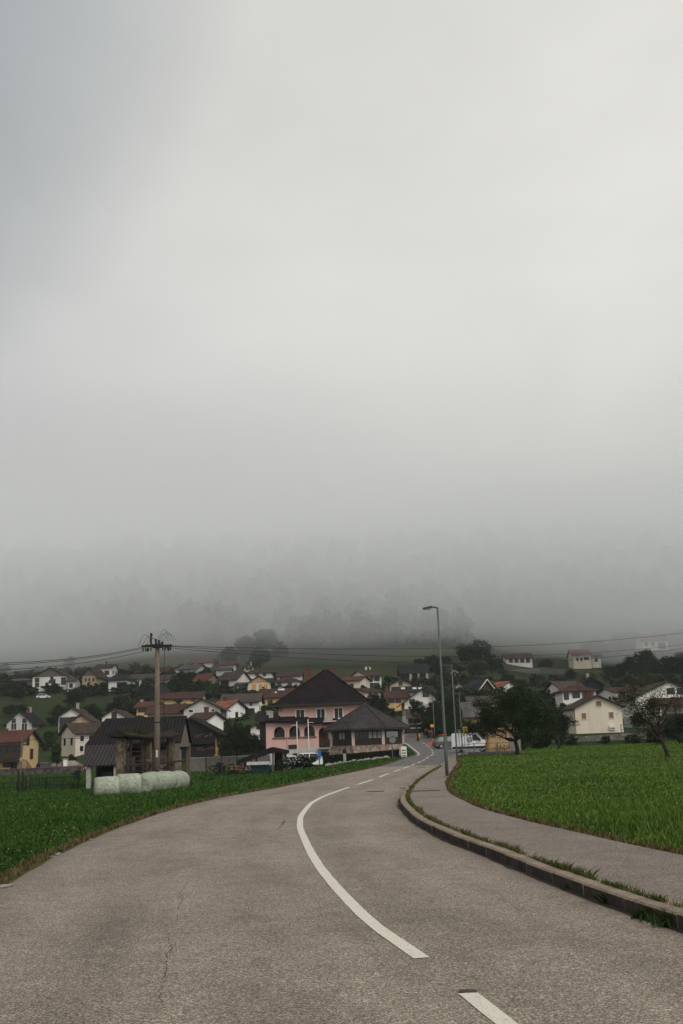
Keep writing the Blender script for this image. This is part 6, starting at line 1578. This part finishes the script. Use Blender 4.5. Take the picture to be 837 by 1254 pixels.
TREES = [
 ('dark round tree beside the beige gabled house, left of two', 13, 861, 290, 15, 'far'), ('dark round tree beside the beige gabled house, right of two', 25.5, 861.5, 288, 13, 'far'),
 ('large dark tree between beige gabled house and tall grey house', 74, 862.5, 265, 22, 'mid'), ('dark shrubby tree behind the tall grey house, right of its chimney', 112, 862, 262, 18, 'far'),
 ('hazy tree on the slope behind the stone barn and big white house', 86, 803, 410, 14, 'far'), ('hazy dark tree at the far left edge below the overhead lines', 5, 812, 420, 16, 'far'),
 ('bushy tree before the white annex, left of the stone barn', 68, 836, 322, 12, 'far'), ('dense tree below the white annex', 90, 842, 310, 22, 'mid'),
 ('dark tree left of the white gable that rises over the barn', 120, 866, 255, 20, 'far'), ('dark tree over the white gable, below the dark-hipped white house', 142, 858, 275, 20, 'mid'),
 ('tree directly below the dark-hipped white house', 148, 849, 295, 16, 'far'), ('tree right of the dark-hipped white house', 165, 845, 300, 13, 'far'), ('dark tree left of the blue-black timber barn', 160, 854, 270, 16, 'far'),
 ('round dark tree right of the utility pole, in front of the low roofs', 222, 823.5, 288, 22, 'mid'), ('spreading tree right of the round dark tree, before the stone house', 241, 838, 275, 18, 'far'), ('small dark tree in front of the grey stone house', 258, 838, 272, 14, 'far'),
 ('tall dark conifer-like tree between chalet and pink guest house', 282, 880, 158, 17, 'column'), ('dark broad tree right behind the garden wall, beside the chalet', 296, 888, 148, 24, 'mid'), ('dark tree between the tall column tree and the little white gable', 291, 883, 156, 16, 'mid'), ('leafy tree touching the left wall of the pink guest house', 313, 898, 146, 18, 'mid'), ('dark low tree right of the chalet', 275, 900, 143, 16, 'mid'), ('dark bushy tree over the grey balcony house and outbuilding', 304, 886, 180, 13, 'far'),
 ('leafy tree right of the pyramid roof, behind the pavilion', 456, 848, 205, 18, 'mid'), ('lower leafy tree sloping down behind the pavilion roof', 468, 856, 190, 18, 'mid'), ('dark tree at the right end of the pavilion roof', 478, 866, 176, 14, 'mid'),
 ('bush-like tree between three-storey white house and pillared barn', 476, 826, 312, 12, 'far'), ('tree below the pillared barn at its left', 484, 829, 300, 9, 'far'),
 ('tall dark tree behind the pillared barn', 528, 803, 345, 18, 'mid'), ('dark tree right of the pillared barn behind the nearest lamp', 541, 815, 330, 16, 'far'),
 ('green climbing tree in front of the brown balcony roof', 510, 857, 158, 17, 'mid', .55), ('tall dark tree behind the nearest lamp post', 541, 842, 170, 24, 'mid'), ('dark tree between the first two lamp posts', 553, 852, 165, 22, 'mid'), ('low dark tree behind the orange tractor', 539, 872, 163, 24, 'mid'), ('dark tree left of the second lamp post base', 523, 868, 165, 18, 'mid'), ('dark tree behind the third lamp post', 571, 881, 150, 18, 'mid'),
 ('dark tree rising over the bend road, left of the nearest lamp post', 531, 858, 172, 24, 'mid'), ('dark tree close behind the white van, left part', 557, 866, 152, 18, 'mid'), ('dark tree over the roof of the white van', 583, 884, 140, 20, 'mid'), ('dark tree above the yellow shed, behind the field tree', 604, 884, 135, 20, 'mid'), ('dark low tree right behind the yellow shed', 640, 880, 130, 24, 'mid'), ('tall dark tree right of the tall white gable house', 547, 843, 190, 22, 'mid'), ('dark tree before the cream gable between the lamp posts', 563, 850, 195, 18, 'mid'),
 ('small dark tree right of the bright yellow house with red-brown roof', 252, 852, 245, 9, 'far'), ('dark tree behind the orange-red roof, left of the grey-brown roof', 284, 846, 262, 11, 'far'), ('dark tree between grey balcony house and pink guest house roof', 327, 862, 215, 13, 'mid'), ('dark tree right of the salmon gable', 337, 838, 272, 9, 'far'), ('small dark tree left of the broad dark roofed white house', 337, 822, 330, 8, 'far'),
 ('dark tree in front of the low roofs behind the utility pole', 203, 842, 285, 11, 'far'), ('dark tree under the long grey-roofed house', 231, 825, 325, 10, 'far'), ('small tree right of the long plain red roof', 264, 806, 390, 8, 'far'), ('dark tree behind the topmost grey-white gable', 309, 806, 385, 12, 'far'), ('dark tree before the three-storey white house', 444, 838, 275, 10, 'far'), ('dark tree left of the low cream gable with grey roof', 472, 834, 280, 10, 'far'),
 ('dark tree below the long blue-grey roof', 500, 850, 222, 10, 'far'), ('dark tree in front of the white house with narrow windows', 180, 840, 305, 10, 'far'), ('dark tree left of the tall grey house', 64, 876, 232, 12, 'far'), ('dark tree between cream corner house and yellow house', 62, 894, 205, 15, 'mid'), ('tree between field house and white house with pale red roof', 768, 860, 190, 14, 'mid'), ('dark tree right of the timber house with white verge', 604, 848, 232, 10, 'far'), ('dark tree behind the field fence, left of the bare tree', 780, 872, 172, 16, 'mid'),
 ('tree before the timber house with white verge', 577, 856, 205, 12, 'far'), ('dark round tree at the back right of the field tree', 655, 868, 150, 20, 'mid'), ('dark tree with a bare stem beside the cream field house', 684, 876, 132, 22, 'mid'), ('dark crown between field tree and cream field house', 668, 880, 125, 24, 'mid'), ('small dark tree in front of the red-brown hipped roof', 717, 848, 190, 14, 'far'),
 ('tree on the terrace left of the small pale yellow house', 668, 806, 395, 16, 'far'), ('round bush-like tree below the small pale yellow house', 699, 819, 330, 13, 'far'), ('small pale tree right below the small pale yellow house', 722, 822, 325, 14, 'olive'),
 ('dark tree in the big clump on the right slope, its left end', 746, 815, 300, 18, 'mid'), ('dark tree in the big clump, second from its left end', 759, 812, 305, 18, 'mid'), ('tall dark tree in the middle of the right slope clump', 775, 802, 315, 24, 'mid'), ('tallest dark tree of the right slope clump', 789, 795, 330, 26, 'mid'), ('dark tree right of the tallest in the slope clump', 803, 805, 315, 20, 'mid'), ('dark tree at the right end of the slope clump', 820, 803, 305, 24, 'mid'), ('dark tree on the slope at the right edge of the photo', 835, 797, 310, 22, 'mid'), ('low pale green tree before the right slope clump', 790, 822, 285, 24, 'olive'), ('small green tree before the clump, left of the pale green one', 770, 826, 280, 16, 'far'),
 ('fog-veiled tree rising behind the slope clump, left of the foggy house', 771, 771, 420, 24, 'far'), ('foggy tree left of the tallest fog-veiled tree', 757, 776, 440, 22, 'far'), ('foggy round tree right of the small pale yellow house', 735, 783, 420, 20, 'far'), ('foggy tree behind the small pale yellow house', 722, 783, 440, 18, 'far'),
 ('foggy tree at the right edge behind the veranda house', 830, 768, 450, 22, 'far'),
 ('large fog-veiled round tree above the centre village', 322, 769, 415, 34, 'mid'), ('fog-veiled tree left of the large round one', 300, 778, 425, 26, 'mid'), ('fog-veiled tree right of the large round one', 343, 785, 400, 20, 'far'), ('dark foggy tree low beside the upper field', 318, 792, 395, 24, 'far'), ('foggy tree above the long red roof', 281, 790, 410, 22, 'far'),
 ('foggy tree above the second lamp post', 570, 786, 425, 24, 'far'), ('foggy tree right of the second lamp post', 588, 783, 430, 26, 'far'), ('dark tree on the slope above the black roofed timber house', 602, 800, 380, 22, 'far'), ('dark low tree left of the terrace walls', 585, 808, 370, 22, 'far'), ('low tree above the orange roofed house', 622, 824, 330, 16, 'far'), ('dark low tree below the long pale terrace wall', 650, 846, 300, 13, 'far'),
 ('dark tree at the right edge beside the bare tree', 829, 874, 122, 36, 'mid'), ('dark low tree at the right edge below the veranda', 806, 884, 128, 24, 'mid'), ('slim dark cypress-like tree beside the white house with pale red roof', 757, 841, 200, 5, 'column'),
]
for (lb, px, top, d, wpx, kd, *bs) in TREES: tree(lb, px, top, d, wpx, kd, *bs)
BUSH = [('bush below the windows of the big white house', 64, 839, 321, 12), ('second bush below the big white house', 73, 841, 320, 10), ('bush before the long grey shed', 25, 842, 322, 20), ('bush left of the stone barn corner', 97, 845, 312, 14), ('bush between stone barn and dark-hipped house', 125, 842, 305, 14), ('low bush before the blue-black timber barn', 170, 860, 258, 16), ('bush beside the cream corner house', 70, 908, 175, 14), ('bush above the dark car in the drive', 60, 905, 178, 18), ('bush right of the white gate pillar', 88, 925, 152, 14), ('bush at the left corner of the barn', 95, 948, 100, 8),
 ('bush with dark leaves before the white car', 356, 936, 99, 12), ('flowering bush below the second arch', 369, 930, 98, 14), ('dark bush by the blue sign', 380, 930, 97, 20), ('bush at the start of the clipped hedge', 345, 940, 100, 10), ('dark bush inside the net fence', 268, 938, 106, 18), ('bush with red blooms inside the garden', 288, 941, 104, 16), ('low bush at the right end of the net fence', 303, 940, 104, 10), ('dark shrub before the wall of the chalet', 245, 926, 130, 18), ('bush below the outbuilding beside the pink wall', 318, 908, 140, 14),
 ('dark shrub on the retaining wall, left part', 664, 896, 141, 22), ('dark shrub before the retaining wall under the field house', 700, 901, 141.5, 14), ('small shrub at the retaining wall middle', 742, 902, 141.5, 12), ('shrub at the retaining wall by the bare tree', 776, 899, 141, 18), ('shrub on the wall at the far right', 800, 896, 141, 16), ('dark shrub behind the metal railing', 590, 908, 128, 12), ('shrub at the foot of the field tree', 640, 912, 110, 14), ('dark bush between yellow shed and field house wall', 662, 907, 120, 24), ('bush on the roof terrace of the hipped house', 700, 853, 200, 10),
 ('bush on the slope below the small pale house', 688, 828, 315, 14), ('bush below the terrace wall', 655, 826, 350, 14), ('bush above the hillside hay barn', 512, 806, 360, 14), ('bush at the right corner of the white balcony house', 540, 888, 158, 14)]
for (lb, px, top, d, wpx) in BUSH: tree(lb, px, top, d, wpx, 'bush', .0, 'bush', None, 'bush')

# the field tree by the yellow shed, near enough to show its limbs
def limb(b, p, q, r0, r1, rnd, depth, tips):
    n = 4; pts = [p]; 
    for k in range(1, n + 1):
        t = k / n; w_ = p.lerp(q, t) + Vector((rnd.gauss(0, 1), rnd.gauss(0, 1), rnd.gauss(0, .6))) * (q - p).length * .06
        pts.append(w_)
    b.tube(pts, [r0 + (r1 - r0) * k / n for k in range(n + 1)], 8 if depth < 2 else 6)
    tips.append((pts[-1], depth)); tips.append((pts[-2], depth))
    if depth < 3:
        for k in range(3 if depth < 2 else 2):
            d = (q - p).normalized(); L = (q - p).length * rnd.uniform(.5, .8)
            v = (d * .7 + Vector((rnd.gauss(0, .6), rnd.gauss(0, .6), rnd.gauss(.12, .35)))).normalized()
            limb(b, pts[rnd.choice((-1, -2, -1))], pts[-1] + v * L, r1 * .85, r1 * .35, rnd, depth + 1, tips)
def leaf_cloud(tips, per, spread, size, seed, droop=0):
    rnd = np.random.RandomState(seed); T = np.array([t for t, _ in tips]); n = len(T) * per
    P = np.repeat(T, per, 0) + rnd.normal(size=(n, 3)) * spread * np.array([1, 1, .7]); P[:, 2] -= droop * np.abs(rnd.normal(size=n))
    nrm = rnd.normal(size=(n, 3)) + np.array([0, 0, .8]); nrm /= np.linalg.norm(nrm, axis=1)[:, None]
    a = np.cross(nrm, rnd.normal(size=(n, 3))); a /= np.linalg.norm(a, axis=1)[:, None]; c = np.cross(nrm, a)
    s_ = size * rnd.uniform(.6, 1.4, n)[:, None]
    return np.stack([P + a * s_, P + c * s_ * .5, P - a * s_, P - c * s_ * .5], 1).reshape(-1, 3), np.arange(n * 4).reshape(-1, 4)
def grown_tree(name, label, px, d, trunk_pts, limbs, seed, per, spread, size, mat, droop=0, r0=.17):
    q = gd(px, d); z = th(q.x, q.y); ro = empty(name, (q.x, q.y, z), 0, label, 'tree'); rnd = random.Random(seed)
    b = MB(); tips = []; tp = [Vector(p) for p in trunk_pts]
    b.tube(tp, [r0 * 1.15] + [r0 * (1 - .45 * k / len(tp)) for k in range(1, len(tp))], 10)
    for p, e in limbs: limb(b, Vector(p), Vector(e), r0 * .5, r0 * .22, rnd, 0, tips)
    b.build('trunk', BARK, ro, smooth=True)
    V, Fc = leaf_cloud(tips, per, spread, size, seed, droop); npmesh('crown', V, Fc, mat, 4, ro)
    return ro
s85 = mpp(86)
grown_tree('field_tree', 'broad dark fruit tree with visible trunk at the edge of the right field', 632, 86, [(0, 0, -.1), (.05, 0, .5), (-.05, .05, 1.1), (.05, 0, 1.7)],
   [((0, 0, 1.1), (-1.2, .3, 2.0)), ((0, 0, 1.5), (-.6, -.5, 2.9)), ((0, 0, 1.6), (.3, .3, 3.2)), ((0, 0, 1.4), (1.0, -.3, 2.6)), ((0, 0, 1.3), (.9, .8, 2.0)), ((0, 0, 1.4), (-.8, .8, 2.6)), ((0, 0, 1.3), (-1.1, -.6, 2.5)), ((0, 0, 1.5), (.6, -.8, 2.9)), ((0, 0, 1.2), (-1.5, .2, 1.75)), ((0, 0, 1.25), (1.3, .1, 1.8)), ((0, 0, 1.3), (.4, -1.2, 2.0))], 5, 55, .26, .07, LEAF[1], r0=.19)
s58 = mpp(59)
grown_tree('bare_tree', 'sparse leaning fruit tree with open branches near the right edge of the field', 816, 59, [(0, 0, -.1), (-.05, 0, .35), (-.22, 0, .9), (-.36, .02, 1.35)],
   [((-.3, 0, 1.2), (-.75, .1, 1.9)), ((-.36, 0, 1.3), (-.30, .1, 2.3)), ((-.36, 0, 1.3), (.05, -.1, 2.2)), ((-.34, 0, 1.3), (-1.0, .2, 2.5)), ((-.3, 0, 1.0), (-.95, -.1, 1.5)), ((-.3, 0, 2.0), (-.9, .1, 3.0)), ((-.2, 0, 2.1), (.4, .2, 2.9))], 11, 17, .22, .045, LEAF[2], droop=.1, r0=.13)
grown_tree('bare_tree', 'small dark tree with a slim trunk left of the cream field house', 683.5, 118, [(0, 0, -.1), (.05, 0, .8), (-.05, .05, 1.6)],
   [((0, 0, 1.5), (-1.0, .3, 2.4)), ((0, 0, 1.5), (.1, 0, 2.9)), ((0, 0, 1.5), (.6, .2, 2.3))], 17, 40, .28, .08, LEAF[0], r0=.14)

# flowers on the chalet's balcony come with the chalet
def flowers(name, label, boxes, cols, n, grp=None):
    V = []; Fc = []; MI = []
    for (q, w_) in boxes:
        for k in range(n):
            o = q + Vector((random.uniform(-w_/2, w_/2), random.uniform(-.12, .12), random.uniform(-.1, .35))); s_ = random.uniform(.05, .11)
            a = Vector((random.gauss(0, 1), random.gauss(0, 1), random.gauss(0, 1))).normalized(); c = a.orthogonal().normalized(); n0 = len(V)
            V += [o + a*s_, o + c*s_, o - a*s_, o - c*s_]; Fc.append((n0, n0+1, n0+2, n0+3)); MI.append(random.randrange(len(cols)))
    return npmesh(name, V, Fc, cols, 4, None, MI)
r2, w_, dep, He, rise, ro = house('chalet', 'dark timber chalet with pink balcony flowers and yellow side wall, right of the barn', 'G', 205, 264, 897, 880, 150, 'ochre', 'dark', 0, 9, win=[(251, 921, 1.6, 1.6)], ov=1.0, grp='houses at the foot of the village', gwall='blackwood')
hw, hd = w_/2, dep/2
MB().box(-hw, hw, -hd - .05, -hd - .01, He - 3.2, He + .02).build('timber_cladding', PAL['blackwood'], r2)
for k, (zz, dd) in enumerate(((He - 1.55, .9), (He - 3.4, 1.2))):
    bl = MB().box(-hw, hw - .05, -hd - dd, -hd - .06, zz - .14, zz).build('balcony', DARKW, r2)
    MB().box(-hw, hw - .05, -hd - dd - .05, -hd - dd, zz + .002, zz + .9).build('balcony_rail', PAL['blackwood'], bl)
    PINK = [plain('petal_rose', (.20, .06, .085), .7, .2, 5), plain('petal_faded', (.16, .12, .12), .7, .2, 5), LEAF[1], LEAF[0]]
    for t in ((.15, .45, .85) if k else (.35, .75)):
        o = flowers('balcony_flowers', None, [(Vector((hw * t, -hd - dd - .12, zz + .9)), 1.1)], PINK, 60); o.parent = r2
for y in (-2.2, 1.2): window(r2, y, He - 1.4, 'r', .9, 1.3, 's', hw, hd)
# garden flowers
for px, d, lb, cols in ((259, 101.5, 'pale yellow garden flowers at the left of the net fence', [plain('petal_yellow', (.22, .18, .08), .7, .2, 5), LEAF[1]]), (289, 101, 'orange-red garden flowers in the middle of the bed', [plain('petal_orange', (.18, .05, .03), .7, .2, 5), plain('petal_yellow', (.22, .18, .08)), LEAF[1]]), (300, 101, 'pale pink garden flowers at the right of the bed', [plain('petal_pale', (.36, .3, .3)), plain('petal_orange', (.18, .05, .03)), LEAF[1]])):
    q = gd(px, d); q.z = th(q.x, q.y) + .6
    o = flowers('garden_flowers', lb, [(q, 1.2)], cols, 90); MBs = MB()
    tag(o, lb, 'flowers')
for px, top, lb in ((368, 926, 'white flowering shrub below the second arch'), (376, 931, 'white flowering shrub by the dark bush'), (354, 930, 'white flowering shrub over the white car')):
    q = at(px, top + 6, 97); q.z = at(px, top + 3, 97).z
    o = flowers('flowering_shrub', lb, [(q, .9)], [plain('petal_white', (.4, .4, .38), .7, .2, 5), LEAF[0], LEAF[1]], 120); tag(o, lb, 'shrub')

# ------------------------------------------------------------------ the wood on the mountainside, one mass in the fog
rnd = np.random.RandomState(3); VV = []; FF = []; off = 0
protos = [crown_data(100 + s, 26, 420, .075, shape='cone' if s % 3 == 0 else 'round') for s in range(6)]
def wood_ok(X, Y):
    u = X / Y
    if -.09 < u < .13 and Y < 428: return False                    # the upper field stays open
    if Y < 400 and (u < -.09 or u > .13): return False
    if (u < -.13 and Y < 470) or (u > .12 and Y < 475) or (Y < 445 and not -.06 < u < .125): return False
    return True
cnt = 0
while cnt < 900:
    Y = 428 + 310 * rnd.rand() ** 1.4; X = rnd.uniform(-.42, .42) * Y
    if not wood_ok(X, Y): continue
    if noise.noise((X * .012, Y * .012, 3)) < -.22 + .004 * (430 - Y): continue
    V, Fc = protos[rnd.randint(6)]; a = rnd.rand() * 6.28; ca_, sa_ = math.cos(a), math.sin(a)
    Wd = rnd.uniform(6, 18); H = rnd.uniform(6, 18) * (1 + .35 * noise.noise((X * .02, Y * .02, 7))); z = th(X, Y)
    P = np.stack([(V[:, 0] * ca_ - V[:, 1] * sa_) * Wd + X, (V[:, 0] * sa_ + V[:, 1] * ca_) * Wd + Y, V[:, 2] * H + z], 1)
    VV.append(P); FF.append(Fc + off); off += len(P); cnt += 1
o = npmesh('forest', np.concatenate(VV), np.concatenate(FF), LEAF[0], 4); o['kind'] = 'stuff'
# rough hedgerows and undergrowth between the houses
VV = []; FF = []; off = 0; cnt = 0
protos = [crown_data(120 + s, 10, 260, .09) for s in range(5)]
while cnt < 1150:
    Y = 205 + 190 * rnd.rand(); X = rnd.uniform(-.36, .36) * Y; u = X / Y
    if noise.noise((X * .02, Y * .02, 9)) < (-.30 if -.2 < u < .07 else -.08): continue
    if -.07 < u < .07 and Y > 335: continue
    low = -.135 < u < .06
    if (low and Y > 300) or (.10 < u < .20 and Y > 350): continue
    if u < -.2 and 268 < Y < 318 and u < -.262: continue
    V, Fc = protos[rnd.randint(5)]; a = rnd.rand() * 6.28; ca_, sa_ = math.cos(a), math.sin(a)
    Wd = rnd.uniform(2.5, 6.5); H = rnd.uniform(1.4, 3.8); z = th(X, Y) - .2
    if low: H *= .5; Wd *= .7
    P = np.stack([(V[:, 0] * ca_ - V[:, 1] * sa_) * Wd + X, (V[:, 0] * sa_ + V[:, 1] * ca_) * Wd + Y, V[:, 2] * H + z], 1)
    VV.append(P); FF.append(Fc + off); off += len(P); cnt += 1
o = npmesh('undergrowth', np.concatenate(VV), np.concatenate(FF), LEAF[1], 4); o['kind'] = 'stuff'

# ------------------------------------------------------------------ grass
def blades(name, P, hgt, wid, mat, seed, lean=.45):
    n = len(P); r_ = np.random.RandomState(seed); a = r_.rand(n) * 6.283
    d = np.stack([np.cos(a), np.sin(a), np.zeros(n)], 1); b_ = r_.rand(n) * 6.283; l = np.stack([np.cos(b_), np.sin(b_), np.zeros(n)], 1) * (lean * r_.rand(n) * hgt)[:, None]
    h = hgt[:, None]; w_ = wid[:, None]
    mid = P + l * .35 + np.array([0, 0, 1]) * h * .55; tip = P + l + np.array([0, 0, 1]) * h * .97
    V = np.stack([P - d * w_, P + d * w_, mid + d * w_ * .75, tip, mid - d * w_ * .75], 1).reshape(-1, 3)
    i = np.arange(n)[:, None] * 5; Fc = i + np.arange(5)[None, :]
    o = npmesh(name, V, Fc, mat, 5); o['kind'] = 'stuff'; return o
GRL = leafmat('grass_left', (.020, .058, .010), (.046, .092, .016), .35); GRR = leafmat('grass_right', (.036, .080, .012), (.082, .124, .022), .22)
DRY = leafmat('grass_dry', (.12, .09, .04), (.075, .075, .028), 1.5)
r_ = np.random.RandomState(12)
def field(side, n, ymin, ymax):
    Y = ymin * (ymax / ymin) ** (r_.rand(n) ** 1.05)
    if side < 0: lo = np.maximum(-.52 * Y - 1, -75); hi = LX(Y) - .06
    else: lo = SX(Y) + .05; hi = np.minimum(.48 * Y + 2, 70)
    X = lo + (hi - lo) * r_.rand(n); ok = (hi > lo)
    X, Y = X[ok], Y[ok]
    return X, Y, np.stack([X, Y, terr(X, Y) - .02], 1)
X, Y, P = field(-1, 150000, 7.5, 140)
ed = np.clip((LX(Y) - X) / .7, .15, 1); k = (.6 + .8 * r_.rand(len(X))) * (1 + .5 * np.sin(X * 1.3 + 2 * np.sin(Y * .9)) * np.sin(Y * .7))
blades('meadow_grass', P, np.clip(.14 * k * ed + .0002 * Y, .03, .35), .0045 + .0011 * Y * (.5 + r_.rand(len(X))), GRL, 1)
X, Y, P = field(1, 210000, 9, 141)
ed = np.clip((X - SX(Y)) / .9, .2, 1); k = (.6 + .8 * r_.rand(len(X))) * (1 + .4 * np.sin(X * 1.1 + 2 * np.sin(Y * .5)) * np.sin(Y * .8))
near = np.clip((24 - Y) / 10, 0, 1)
blades('field_grass', P, np.clip((.095 + .14 * near) * k * ed + .0002 * Y, .03, .45), .0045 + .0010 * Y * (.5 + r_.rand(len(X))), GRR, 2)
def herbs(name, P, size, mat, seed):
    n = len(P); r2 = np.random.RandomState(seed)
    nr = r2.normal(size=(n, 3)) * .5 + np.array([0, -.25, 1.0]); nr /= np.linalg.norm(nr, axis=1)[:, None]
    a = np.cross(nr, r2.normal(size=(n, 3))); a /= np.linalg.norm(a, axis=1)[:, None]; c = np.cross(nr, a); s_ = (size * (.5 + r2.rand(n)))[:, None]
    V = np.stack([P - a * s_, P - a * s_ * .2 + c * s_ * .6, P + a * s_, P - a * s_ * .2 - c * s_ * .6], 1).reshape(-1, 3)
    o = npmesh(name, V, np.arange(4 * n).reshape(-1, 4), mat, 4); o['kind'] = 'stuff'
HERB = leafmat('herb_leaf', (.022, .056, .012), (.058, .095, .022), .5)
X, Y, P = field(-1, 52000, 7.5, 75); P[:, 2] += (.03 + .13 * r_.rand(len(P))) * np.clip((LX(Y) - X) / .6, .1, 1); herbs('meadow_herbs', P, .007 + .0009 * Y, HERB, 31)
X, Y, P = field(1, 34000, 9, 80); P[:, 2] += (.03 + .12 * r_.rand(len(P))) * np.clip((X - SX(Y)) / .6, .1, 1); herbs('field_herbs', P, .006 + .0007 * Y, leafmat('herb_leaf_pale', (.028, .060, .012), (.085, .105, .030), .4), 32)
# dry blades along the edges
def edgegrass(name, fx, sgn, y0, y1, n, sd, w0, hg, mat, dz=0.0):
    Y = y0 * (y1 / y0) ** r_.rand(n); X = fx(Y) + sgn * np.abs(r_.normal(size=n)) * w0
    P = np.stack([X, Y, np.maximum(terr(X, Y), ZC(Y) + dz)], 1)
    return blades(name, P, hg * (.4 + r_.rand(n)), .003 + .0008 * Y * (.5 + r_.rand(n)), mat, sd, .8)
edgegrass('dry_grass', LX, -1, 7.5, 110, 6000, 5, .12, .08, DRY); edgegrass('dry_grass', SX, 1, 9, 100, 5000, 6, .10, .08, DRY, .1)
# weeds rooted in the joint behind the kerb and in the gutter
WEED = leafmat('weed_leaf', (.034, .056, .014), (.095, .082, .030), 2.0)
n = 26000; Y = 6.0 * (60 / 6.0) ** r_.rand(n); dens = .5 * np.sin(Y * 1.7) + .5 * np.sin(Y * 3.1 + 1) + .5 * np.sin(Y * 7.3) + .4 * np.sin(Y * 17) + 1.0
Y = Y[r_.rand(len(Y)) < np.clip(dens * .5, .05, 1)]; X = RX(Y) + KW + np.abs(r_.normal(size=len(Y))) * .045
blades('kerb_weeds', np.stack([X, Y, ZC(Y) + KH - .015], 1), (.02 + .06 * r_.rand(len(Y)) ** 2) * (1 + .6 * np.clip(np.sin(Y * 2.3), 0, 1)), .0022 + .00022 * Y * (.4 + r_.rand(len(Y))), WEED, 8, 1.1)
def weed(px, py, r0, n, h, lab):
    p = gc(px, py); a = r_.rand(n) * 6.28; q = np.abs(r_.normal(size=n)) * r0
    P = np.stack([p.x + np.cos(a) * q, p.y + np.sin(a) * q * .8, np.full(n, p.z + .01)], 1)
    o = blades('weed', P, h * .7 * (.3 + r_.rand(n)), .004 + .005 * r_.rand(n), leafmat('gutter_weed', (.018, .036, .010), (.032, .052, .014), 2), 9, 1.2); del o['kind']
    tag(o, lab, 'weed')
weed(748, 1108, .05, 190, .16, 'green weed growing from the gutter under the kerb, middle'); weed(803, 1128, .06, 260, .15, 'low weed in the gutter near the right edge of the photo'); weed(820, 1136, .07, 260, .17, 'largest weed in the gutter at the right edge of the photo'); weed(697, 1090, .04, 60, .09, 'smallest weed tuft under the kerb'); weed(785, 1126, .04, 130, .09, 'flat weed lying against the kerb foot')
# meadow flowers: tiny yellow and white heads
PET = plain('buttercup', (.42, .33, .05), .7, .2, 5); PEW = plain('clover_white', (.30, .28, .21), .7, .2, 5)
X, Y, P = field(-1, 800, 8.5, 50); X2, Y2, P2 = field(1, 800, 11, 60)
P = np.concatenate([P, P2]); s_ = (.004 + .00028 * P[:, 1]) * (.6 + .8 * r_.rand(len(P))); P[:, 2] += .12 + .10 * r_.rand(len(P))
n = len(P); rr = r_.normal(size=(n, 3)); rr[:, 1] -= 1.0; rr /= np.linalg.norm(rr, axis=1)[:, None]; a = np.cross(rr, r_.normal(size=(n, 3))); a /= np.linalg.norm(a, axis=1)[:, None]; c = np.cross(rr, a)
V = np.stack([P + a * s_[:, None], P + c * s_[:, None], P - a * s_[:, None], P - c * s_[:, None]], 1).reshape(-1, 3)
o = npmesh('meadow_flowers', V, np.arange(4 * n).reshape(-1, 4), [PET, PEW], 4, None, (r_.rand(n) < .4).astype(np.int32)); o['kind'] = 'stuff'
# crumbs of pale stone along the left edge of the road
V = []; Fc = []
for k in range(14):
    pass
for px, py, s_ in ((70, 1047, .13), (62, 1050, .09), (47, 1057, .10), (41, 1060, .06), (6, 1087, .10), (112, 1029, .05), (193, 1001, .07)):
    p = gc(px, py); o = link('edge_stone', rocks[(px * 7) % 4]); o.scale = (s_ * 1.5, s_ * .8, s_ * .35); o.rotation_euler = (0, 0, px * .7); o.location = (p.x - .03, p.y, p.z + .012)
    tag(o, 'pale chip of broken stone lying on the left road edge', 'stone', 'stone chips along the left road edge')
